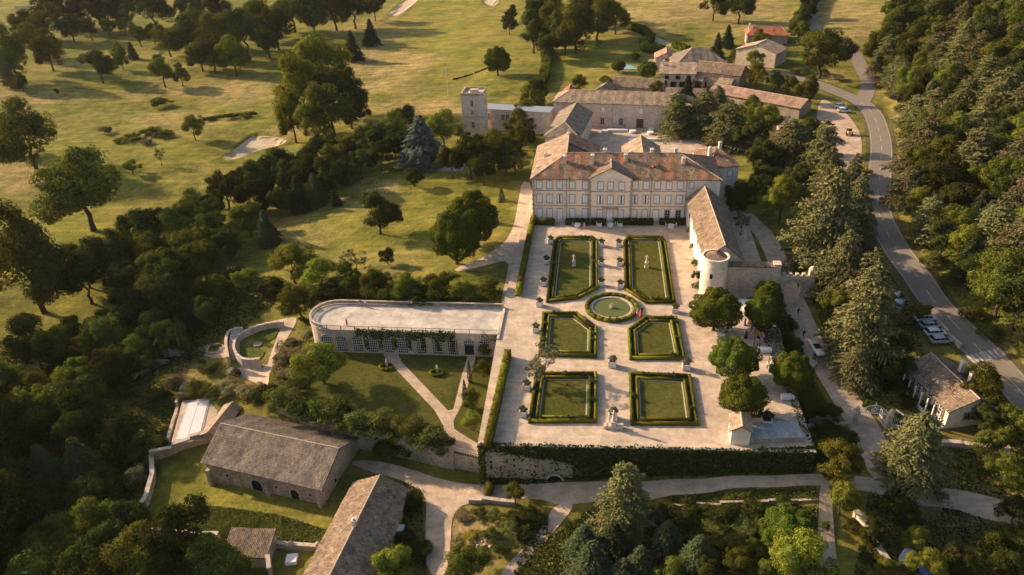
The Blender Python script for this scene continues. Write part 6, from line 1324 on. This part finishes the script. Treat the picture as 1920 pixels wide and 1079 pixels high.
# ---------------------------------------------------------------- people
def body_mesh(pose):
    v = {'pel': (0, 0, .95, .15), 'che': (0, .01, 1.25, .16), 'sho': (0, 0, 1.42, .13), 'nec': (0, 0, 1.52, .055), 'hed': (0, .01, 1.62, .095), 'top': (0, .01, 1.72, .08)}
    st = {'stand': .0, 'walk': .28, 'talk': .05}[pose]; arm = {'stand': .0, 'walk': .2, 'talk': .3}[pose]
    for s, n in ((-1, 'L'), (1, 'R')):
        v['hip'+n] = (s*.1, 0, .9, .11); v['kne'+n] = (s*.11, s*st*.5+.02, .5, .075); v['ank'+n] = (s*.12, s*st, .09, .05); v['toe'+n] = (s*.12, s*st+.17, .035, .04)
        v['sh'+n] = (s*.19, 0, 1.42, .065); v['elb'+n] = (s*.25, -s*arm*.4, 1.14, .047); v['wri'+n] = (s*.25, (-s*arm*.6 if pose == 'walk' else arm), .9+(.2 if pose == 'talk' and s > 0 else 0), .035); v['han'+n] = (s*.25, (-s*arm*.7 if pose == 'walk' else arm+.05), .82+(.22 if pose == 'talk' and s > 0 else 0), .04)
    ks = list(v); E_ = [('pel', 'che'), ('che', 'sho'), ('sho', 'nec'), ('nec', 'hed'), ('hed', 'top')]
    for n in 'LR': E_ += [('pel', 'hip'+n), ('hip'+n, 'kne'+n), ('kne'+n, 'ank'+n), ('ank'+n, 'toe'+n), ('sho', 'sh'+n), ('sh'+n, 'elb'+n), ('elb'+n, 'wri'+n), ('wri'+n, 'han'+n)]
    me = bpy.data.meshes.new('person_body'); me.from_pydata([v[k][:3] for k in ks], [(ks.index(a), ks.index(b)) for a, b in E_], [])
    o = bpy.data.objects.new('tmp', me); COL.objects.link(o); md = o.modifiers.new('s', 'SKIN'); 
    for i, k in enumerate(ks): me.skin_vertices[0].data[i].radius = (v[k][3],)*2; me.skin_vertices[0].data[i].use_root = (i == 0)
    sb_ = o.modifiers.new('b', 'SUBSURF'); sb_.levels = 1; dg = bpy.context.evaluated_depsgraph_get(); r_ = bpy.data.meshes.new_from_object(o.evaluated_get(dg)); bpy.data.objects.remove(o); r_.name = 'person_body'
    r_.materials.clear()
    for i in range(4): r_.materials.append(None)
    for f in r_.polygons:
        z = f.center.z; ax = abs(f.center.x)
        f.material_index = 3 if z > 1.66 or (z > 1.56 and f.center.y < -.02) else (2 if z > 1.49 or (z < 1.05 and ax > .19 and z > .7) else (1 if z < .96 else 0)); f.use_smooth = True
    return r_
BODY = {k: body_mesh(k) for k in ('stand', 'walk', 'talk')}
SKIN = plain('skin', (.45, .28, .19), .6, .3, .05, 3); HAIR = plain('hair', (.05, .03, .02), .7, .3, .1, 5)
CL = {n: plain('cloth_'+n, c, .85, .2, .08, 4) for n, c in (('white', (.68, .66, .62)), ('navy', (.03, .04, .09)), ('grey', (.20, .21, .23)), ('red', (.62, .10, .06)), ('pink', (.62, .34, .32)), ('blue', (.17, .24, .42)), ('black', (.02, .02, .02)), ('tan', (.42, .30, .19)), ('green', (.12, .20, .10)), ('orange', (.55, .25, .10)))}
DRESS = MB().lathe([(.36, .05), (.30, .4), (.19, .95), (.14, 1.1)], 14).mesh('dress', None); DRESS.materials.append(None)
def person(p, rz, pose, top, bot, label, dress=None, group=None):
    e = thing('person', label, 'person', (p.x, p.y, p.z+.02), rz, group); o = link('body', BODY[pose], e)
    for i, m_ in enumerate((CL[top], CL[bot], SKIN, HAIR)): o.material_slots[i].link = 'OBJECT'; o.material_slots[i].material = m_
    if dress: d = link('dress', DRESS, e); d.material_slots[0].link = 'OBJECT'; d.material_slots[0].material = CL[dress]
    return e
person(gp(1203, 589, 0), R(200), 'stand', 'black', 'black', 'person in a black suit beside the fountain'); person(gp(1201, 595, 0), R(160), 'stand', 'red', 'red', 'person in a long red dress by the fountain', 'red'); person(gp(1195, 592, 0), R(240), 'stand', 'pink', 'pink', 'person in a pale pink dress beside the one in red', 'pink')
person(GT(1506, 633), R(30), 'walk', 'black', 'black', 'person in black walking at the edge of the drive near the car'); person(GT(1496, 591), R(30), 'walk', 'navy', 'black', 'person in dark clothes walking up the drive near the gateway')
og_z = LZ+OH+.18
def onter(px, py): return gp(px, py, og_z)
for px, py, t_, b_, lb in ((686, 576, 'white', 'tan', 'person in white top leaning at the balustrade of the orangery terrace'), (677, 573, 'grey', 'grey', 'person in grey at the balustrade left of the one in white'), (773, 574, 'pink', 'navy', 'person in pink at the middle of the balustrade'), (769, 573, 'grey', 'black', 'person in grey beside the one in pink at the balustrade')): q = onter(px, py); q.y = min(q.y, OY1-.7); person(q, R(10), 'talk', t_, b_, lb)
q = onter(651, 611); q.y = max(q.y, OY0+.6); person(q, R(150), 'stand', 'red', 'black', 'person in dark red at the front railing of the orangery terrace')
person(gp(1096, 428, 0), R(90), 'talk', 'pink', 'pink', 'person in pink seated group at the table left of the manor door', 'pink')
rp = random.Random(5); gl = []
spots = [(1397, 596), (1404, 599), (1403, 607), (1396, 610), (1411, 612), (1415, 616), (1409, 620), (1417, 622), (1412, 626), (1420, 620), (1394, 630), (1398, 634), (1392, 637), (1418, 633), (1423, 636), (1428, 637), (1414, 640), (1420, 643), (1427, 645), (1413, 649), (1418, 653), (1424, 652), (1430, 640), (1407, 604), (1425, 630), (1440, 684), (1445, 690), (1438, 692), (1442, 697)]
cl = ['white', 'navy', 'grey', 'blue', 'pink', 'black', 'tan', 'orange', 'green', 'white']
spots.sort(key=lambda q: q[1]); seen = {}
for i, (px, py) in enumerate(spots):
    t_, b_ = rp.choice(cl), rp.choice(['navy', 'black', 'grey', 'tan', 'white']); dr = t_ if rp.random() < .4 else None; key = (t_, b_, dr); seen[key] = seen.get(key, 0)+1
    lb = 'guest in %s %s, %s in the crowd from the manor' % (t_, 'dress' if dr else 'top and %s trousers' % b_, ORD[i] if i < len(ORD) else 'last but '+['three', 'two', 'one', 'none'][i-25])
    person(gp(px, py, 0), rp.uniform(0, 6.28), rp.choice(['stand', 'talk', 'walk']), t_, b_, lb, dr, 'reception guests')

# ---------------------------------------------------------------- tables, chairs, signs of the wedding
def table(p, label, w_=1.8, d=.0, cloth=True, group=None):
    e = thing('table', label, 'table', tuple(p), rngT.uniform(-.2, .2), group); b = MB()
    if d: b.bx(-w_/2, w_/2, -d/2, d/2, .72, .78); b.bx(-w_/2-.03, w_/2+.03, -d/2-.03, d/2+.03, .12, .72)
    else: b.lathe([(w_/2*1.02, .1), (w_/2*.97, .45), (w_/2, .74), (w_/2, .78)], 18)
    part('tablecloth', b, CL['white'] if cloth else M_FRAME, e); b = MB()
    for x in (-.4, .4):
        for y in (-.25, .25): b.box((x*w_*.8, y*(d or w_)*.8, .36), (.06, .06, .72))
    part('legs', b, M_WOOD, e); return e
def chair(p, rz, label, mat, group=None):
    e = thing('chair', label, 'chair', tuple(p), rz, group); b = MB(); b.box((0, 0, .45), (.46, .46, .06)); part('seat', b, mat, e); b = MB(); b.box((0, -.22, .72), (.44, .05, .5)); part('backrest', b, mat, e)
    for x in (-.19, .19):
        for y in (-.19, .19): b = MB(); b.box((x, y, .22), (.04, .04, .44)); part('leg', b, mat, e)
    return e
for px, py, w_, d, lb in ((1133, 249, 2.0, 0, 'round white clothed table at the left of the rear courtyard'), (1158, 247, 6.5, 1.2, 'long white clothed buffet table in the rear courtyard'), (1186, 249, 2.2, 0, 'round white clothed table right of the buffet in the rear courtyard'), (1221, 246, 2.2, 0, 'far round white table near the courtyard cedars'), (1219, 252, 2.2, 0, 'near round white table near the courtyard cedars'), (1186, 265, 2.4, 0, 'round white table nearest to the manor roof'), (1222, 264, 3.0, 1.0, 'sunlit white table at the courtyard edge'), (1098, 270, 3.0, 2.6, 'square white marquee table beside the courtyard pavilion')): table(gp(px, py, 0), lb, w_, d)
for px, py, lb in ((1083, 425, 'white garden table left of the manor door'), (1144, 425, 'white garden table in front of the main door'), (1258, 427, 'white garden table at the right end of the manor front')):
    q = gp(px, py, 0); table(q, lb, 1.5, 0)
    for k in range(3): a = 2.1*k+.5; chair(q+Vector((1.25*math.cos(a), 1.25*math.sin(a), 0)), a+math.pi/2, 'white garden chair, %s around the %s' % (ORD[k], lb.replace('white garden ', '')), M_FRAME, 'white garden chairs')
for i, (px, py, w_, d, lb) in enumerate(((1346, 618, 2.2, .9, 'white clothed table under the first round tree'), (1360, 620, 2.0, .9, 'white clothed table next to the first round tree'), (1433, 660, 2.4, .9, 'white clothed table at the near side of the guests'), (1396, 570, 3.0, 1.0, 'bluish white table in the shade near the gateway'), (1400, 581, 1.6, 0, 'round white table in the shade near the gateway'), (1476, 748, 2.0, .9, 'white table at the right edge of the reception gravel'), (1350, 630, 1.6, .8, 'small white table behind the second round tree'))): table(gp(px, py, 0), lb, w_, d)
q = gp(1436, 798, 0); planter(q, 'large white planter with a dark palm on the lower reception gravel', 1.4, 'dark', 2.2); q = gp(1486, 788, 0); ur = thing('urn', 'slim white urn at the right of the lower reception gravel', 'urn', tuple(q)); b = MB(); b.lathe([(.25, 0), (.12, .3), (.3, .8), (.35, 1.1), (.15, 1.2), (.2, 1.3)], 12); part('vase', b, M_PLW, ur)
wall_run('low_wall', 'low brick edging wall across the lower reception gravel', [gp(x, y, 0) for x, y in ((1420, 780), (1455, 788), (1494, 796))], .35, .45, M_STONEP, z=0, sink=.4)
# flag poles
def flag(p, h, label):
    e = thing('flagpole', label, 'flagpole', tuple(p)); b = MB(); b.tube([(0, 0, 0), (0, 0, h)], [.07, .04], 6); part('pole', b, M_FRAME, e); b = MB()
    for k in range(5): b.face([(.04+.1*k, .06*math.sin(k*2), h-.1-.28*k), (.04+.1*(k+1), .06*math.sin(k*2+2), h-.1-.28*(k+1)), (.04+.1*(k+1)-.05, .06*math.sin(k*2+2), h-2.6), (.04+.1*k-.05, .06*math.sin(k*2), h-2.6)])
    part('flag', b, CL['white'], e)
flag(GT(840, 180), 11, 'tall pole with a furled pale flag on the golf course'); flag(gp(1392, 470, 0), 5.5, 'pole with a furled pink flag behind the garden wing')
# wrought iron gate
gp0 = GT(1632, 800); gt_ = thing('entrance_gate', 'ornate white wrought iron gate between two stone posts on the drive', 'gate', tuple(gp0), R(-5))
for x in (-2.6, 2.6):
    b = MB(); b.box((x, 0, 1.4), (.8, .8, 2.8)); b.box((x, 0, 2.9), (1.0, 1.0, .2)); b.lathe([(.2, 3.0), (.4, 3.3), (.3, 3.7), (.05, 4.1)], 10, (x, 0, 0)); part('stone_post', b, M_STONEP, gt_)
b = MB()
for k in range(17): x = -2.1+k*.2625; h = 3.0+1.5*math.cos(x/2.3*math.pi/2); b.tube([(x, 0, 2.7), (x*.95, 0, h)], .03, 5)
for k in range(12):
    x0, x1 = -2.1+k*.35, -1.75+k*.35; b.tube([(x0, 0, 3.0+1.5*math.cos(x0/2.3*math.pi/2)), (x1, 0, 3.0+1.5*math.cos(x1/2.3*math.pi/2))], .05, 5)
b.tube([(-2.2, 0, 2.8), (2.2, 0, 2.8)], .08, 6); b.tube([(0, 0, 4.4), (0, 0, 5.3)], [.12, .02], 6)
for k in range(10): a = k*.628; b.tube([(.35*math.cos(a), 0, 3.6+.35*math.sin(a)), (.35*math.cos(a+.628), 0, 3.6+.35*math.sin(a+.628))], .05, 5)
part('overthrow', b, M_FRAME, gt_)
for s in (-1, 1):
    b = MB()
    for k in range(9): b.tube([(s*.25*k, 0, .1), (s*.25*k, 0, 2.3)], .03, 5)
    for z in (.15, 1.1, 2.3): b.tube([(0, 0, z), (s*2.0, 0, z)], .04, 5)
    part('gate_leaf', b, M_FRAME, gt_, (-s*2.15, .1, 0), s*R(75))
for s, nm in ((-1, 'left'), (1, 'right')):
    fe = thing('iron_fence', 'ornate iron fence curving %s of the entrance gate' % nm, 'fence', (gp0.x+s*3.2, gp0.y, gp0.z)); b = MB(); c = MB()
    for k in range(26): x = s*k*.28; y = -.02*k*k*.28*.28; zz = float(surf(gp0.x+s*3.2+x, gp0.y+y))-gp0.z; b.tube([(x, y, zz+.5), (x, y, zz+2.0+.25*math.sin(k))], .03, 4); c.box((x, y, zz+.1), (.3, .4, .9))
    part('bars', b, M_FRAME, fe); part('base_wall', c, M_STONEP, fe)
bn = GT(1683, 782); e = thing('bench', 'grey slatted bench in front of the gate lodge', 'bench', tuple(bn), R(-60)); 
for k in range(4): b = MB(); b.box((0, -.2+.14*k, .45), (1.6, .11, .05)); part('slat', b, M_CARB, e)
for x in (-.6, .6): b = MB(); b.box((x, 0, .22), (.08, .5, .44)); part('leg', b, M_CARB, e)
b = MB(); b.box((0, .3, .75), (1.6, .05, .4)); part('backrest', b, M_CARB, e)
# hamlet pool, hedge, lane
hp = GT(1176, 126); e = thing('swimming_pool', 'small blue swimming pool in front of the hamlet', 'pool', (hp.x, hp.y, hp.z+.1)); M_BLUEW = water('pool_water', (.16, .36, .40)); b = MB(); b.bx(-4.5, 4.5, -4, 4, -.6, .02); part('coping', b, M_COPING, e); b = MB(); b.bx(-3.4, 3.4, -3, 3, -.3, .05); part('water', b, M_BLUEW, e)
hedge_run('hedge', 'tall curved clipped hedge above the hamlet lawn', [GT(x, y) for x, y in ((1178, 55), (1205, 62), (1222, 78), (1205, 88), (1210, 98), (1245, 100))], 3.2, 3.2, L_CHES, .6, 5)
hedge_run('hedge', 'short clipped hedge above the gabled hamlet house', [GT(x, y) for x, y in ((1262, 88), (1290, 98))], 2.5, 2.5, L_CHES, .6, 5)
pxsheet('lane', [(1215, 66), (1232, 70), (1262, 84), (1295, 92), (1293, 96), (1255, 88), (1226, 80)], M_PATH, 1, dz=.08)
hedge_run('field_hedge', 'dark bushy hedge between meadow and lane at the top right', [GT(x, y) for x, y in ((1530, 0), (1515, 20), (1500, 45), (1488, 62))], 4.5, 4.5, L_DARK, .8, 4)
hedge_run('field_hedge', 'line of rough shrubs between golf course and copse', [GT(x, y) for x, y in ((1020, 95), (1024, 125), (1020, 150), (1008, 172))], 3.5, 3.0, L_OAK, .7, 5)
hedge_run('field_hedge', 'low bank of shrubs crossing the golf course', [GT(x, y) for x, y in ((380, 226), (420, 219), (480, 214))], 1.6, .9, L_OAK, .5, 7)
hedge_run('field_hedge', 'thin dark ditch line right of the long bunker fairway', [GT(x, y) for x, y in ((850, 150), (890, 138), (915, 128)) ], .9, .5, L_DARK, .5, 7)
wall_run('field_wall', 'pale boundary wall behind the trees at the top left', [GT(x, y) for x, y in ((30, 17), (70, 18), (100, 20), (128, 21))], .5, 2.0, M_STONEP)
wl2 = GT(712, 748)
tb = GT(548, 1053); table(tb, 'white square table in the yard between shed and long barn', 1.6, 1.6)
tb = GT(750, 996); table(tb, 'pale grey square table beside the long barn', 1.3, 1.3, False)
for px, py, lb in ((547, 1030, 'left'), (598, 1032, 'right')): q = GT(px, py); o = thing('stone_ball', 'round pale stone ball on the yard wall, %s one' % lb, 'ornament', (q.x, q.y, q.z+.9)); b = MB(); b.lathe([(.05, 0), (.3, .12), (.42, .4), (.3, .7), (.05, .82)], 12); part('ball', b, M_COPING, o)
# rubble by the lane fork
rbg = random.Random(9)
for i in range(14):
    q = GT(895+rbg.uniform(-8, 28), 1022-rbg.uniform(-6, 26)); s = rbg.uniform(.3, .7); b = MB(); b.lathe([(.1*s, 0), (.55*s, .1*s), (.5*s, .45*s), (.2*s, .62*s)], 6); o = link('boulder', b.mesh('boulder', M_STONEP), None, (q.x, q.y, q.z-.05), rbg.uniform(0, 6)); tag(o, 'pale rubble stone in the heap at the lane fork', 'stone', 'rubble stones at the lane fork')
# trailer at the bottom right
q = GT(1700, 1050); e = thing('boat_trailer', 'pale blue covered trailer among the bushes at the bottom right', 'trailer', tuple(q), R(50)); b = MB(); loft(b, [(-1.6, .7, .5, 1.0), (-1.2, .85, .45, 1.25), (.8, .85, .45, 1.25), (1.6, .5, .6, 1.0)]); part('cover', b, M_CARB, e); b = MB(); b.tube([(1.5, 0, .6), (2.8, 0, .5)], .06, 6); part('drawbar', b, M_IRON, e)
for y in (-.9, .9): b = MB(); b.tube([(0, -.1, 0), (0, .1, 0)], .32, 12); part('wheel', b, M_TYRE, e, (0, y, .32))
q = GT(1733, 1072); e = thing('tarpaulin', 'bright blue tarpaulin heap at the bottom right edge', 'tarpaulin', tuple(q)); b = MB(); b.lathe([(1.1, 0), (1.0, .3), (.6, .7), (.1, .9)], 9); part('sheet', b, plain('blue_tarp', (.03, .12, .55), .5, .4, .1, 2), e)

# ---------------------------------------------------------------- thin air volume, added to lift the dark tones
hz = MB(); zlo, zhi = float(HG.min())-1.0, max(float(HG.max())+30.0, CAMH+5.0)
hz.bx(float(XS[0])-5, float(XS[-1])+5, float(YS[0])-5, float(YS[-1])+5, zlo, zhi)
hm = bpy.data.materials.new('black_lift_haze'); hm.use_nodes = True; hn = hm.node_tree; hn.nodes.remove(hn.nodes['Principled BSDF'])
pv = hn.nodes.new('ShaderNodeVolumePrincipled'); pv.inputs['Color'].default_value = (.95, .92, .86, 1); pv.inputs['Density'].default_value = .00003; pv.inputs['Anisotropy'].default_value = .2
hn.links.new(pv.outputs[0], hn.nodes['Material Output'].inputs['Volume'])
ho = link('black_lift_haze', hz.mesh('black_lift_haze', hm)); ho['kind'] = 'stuff'
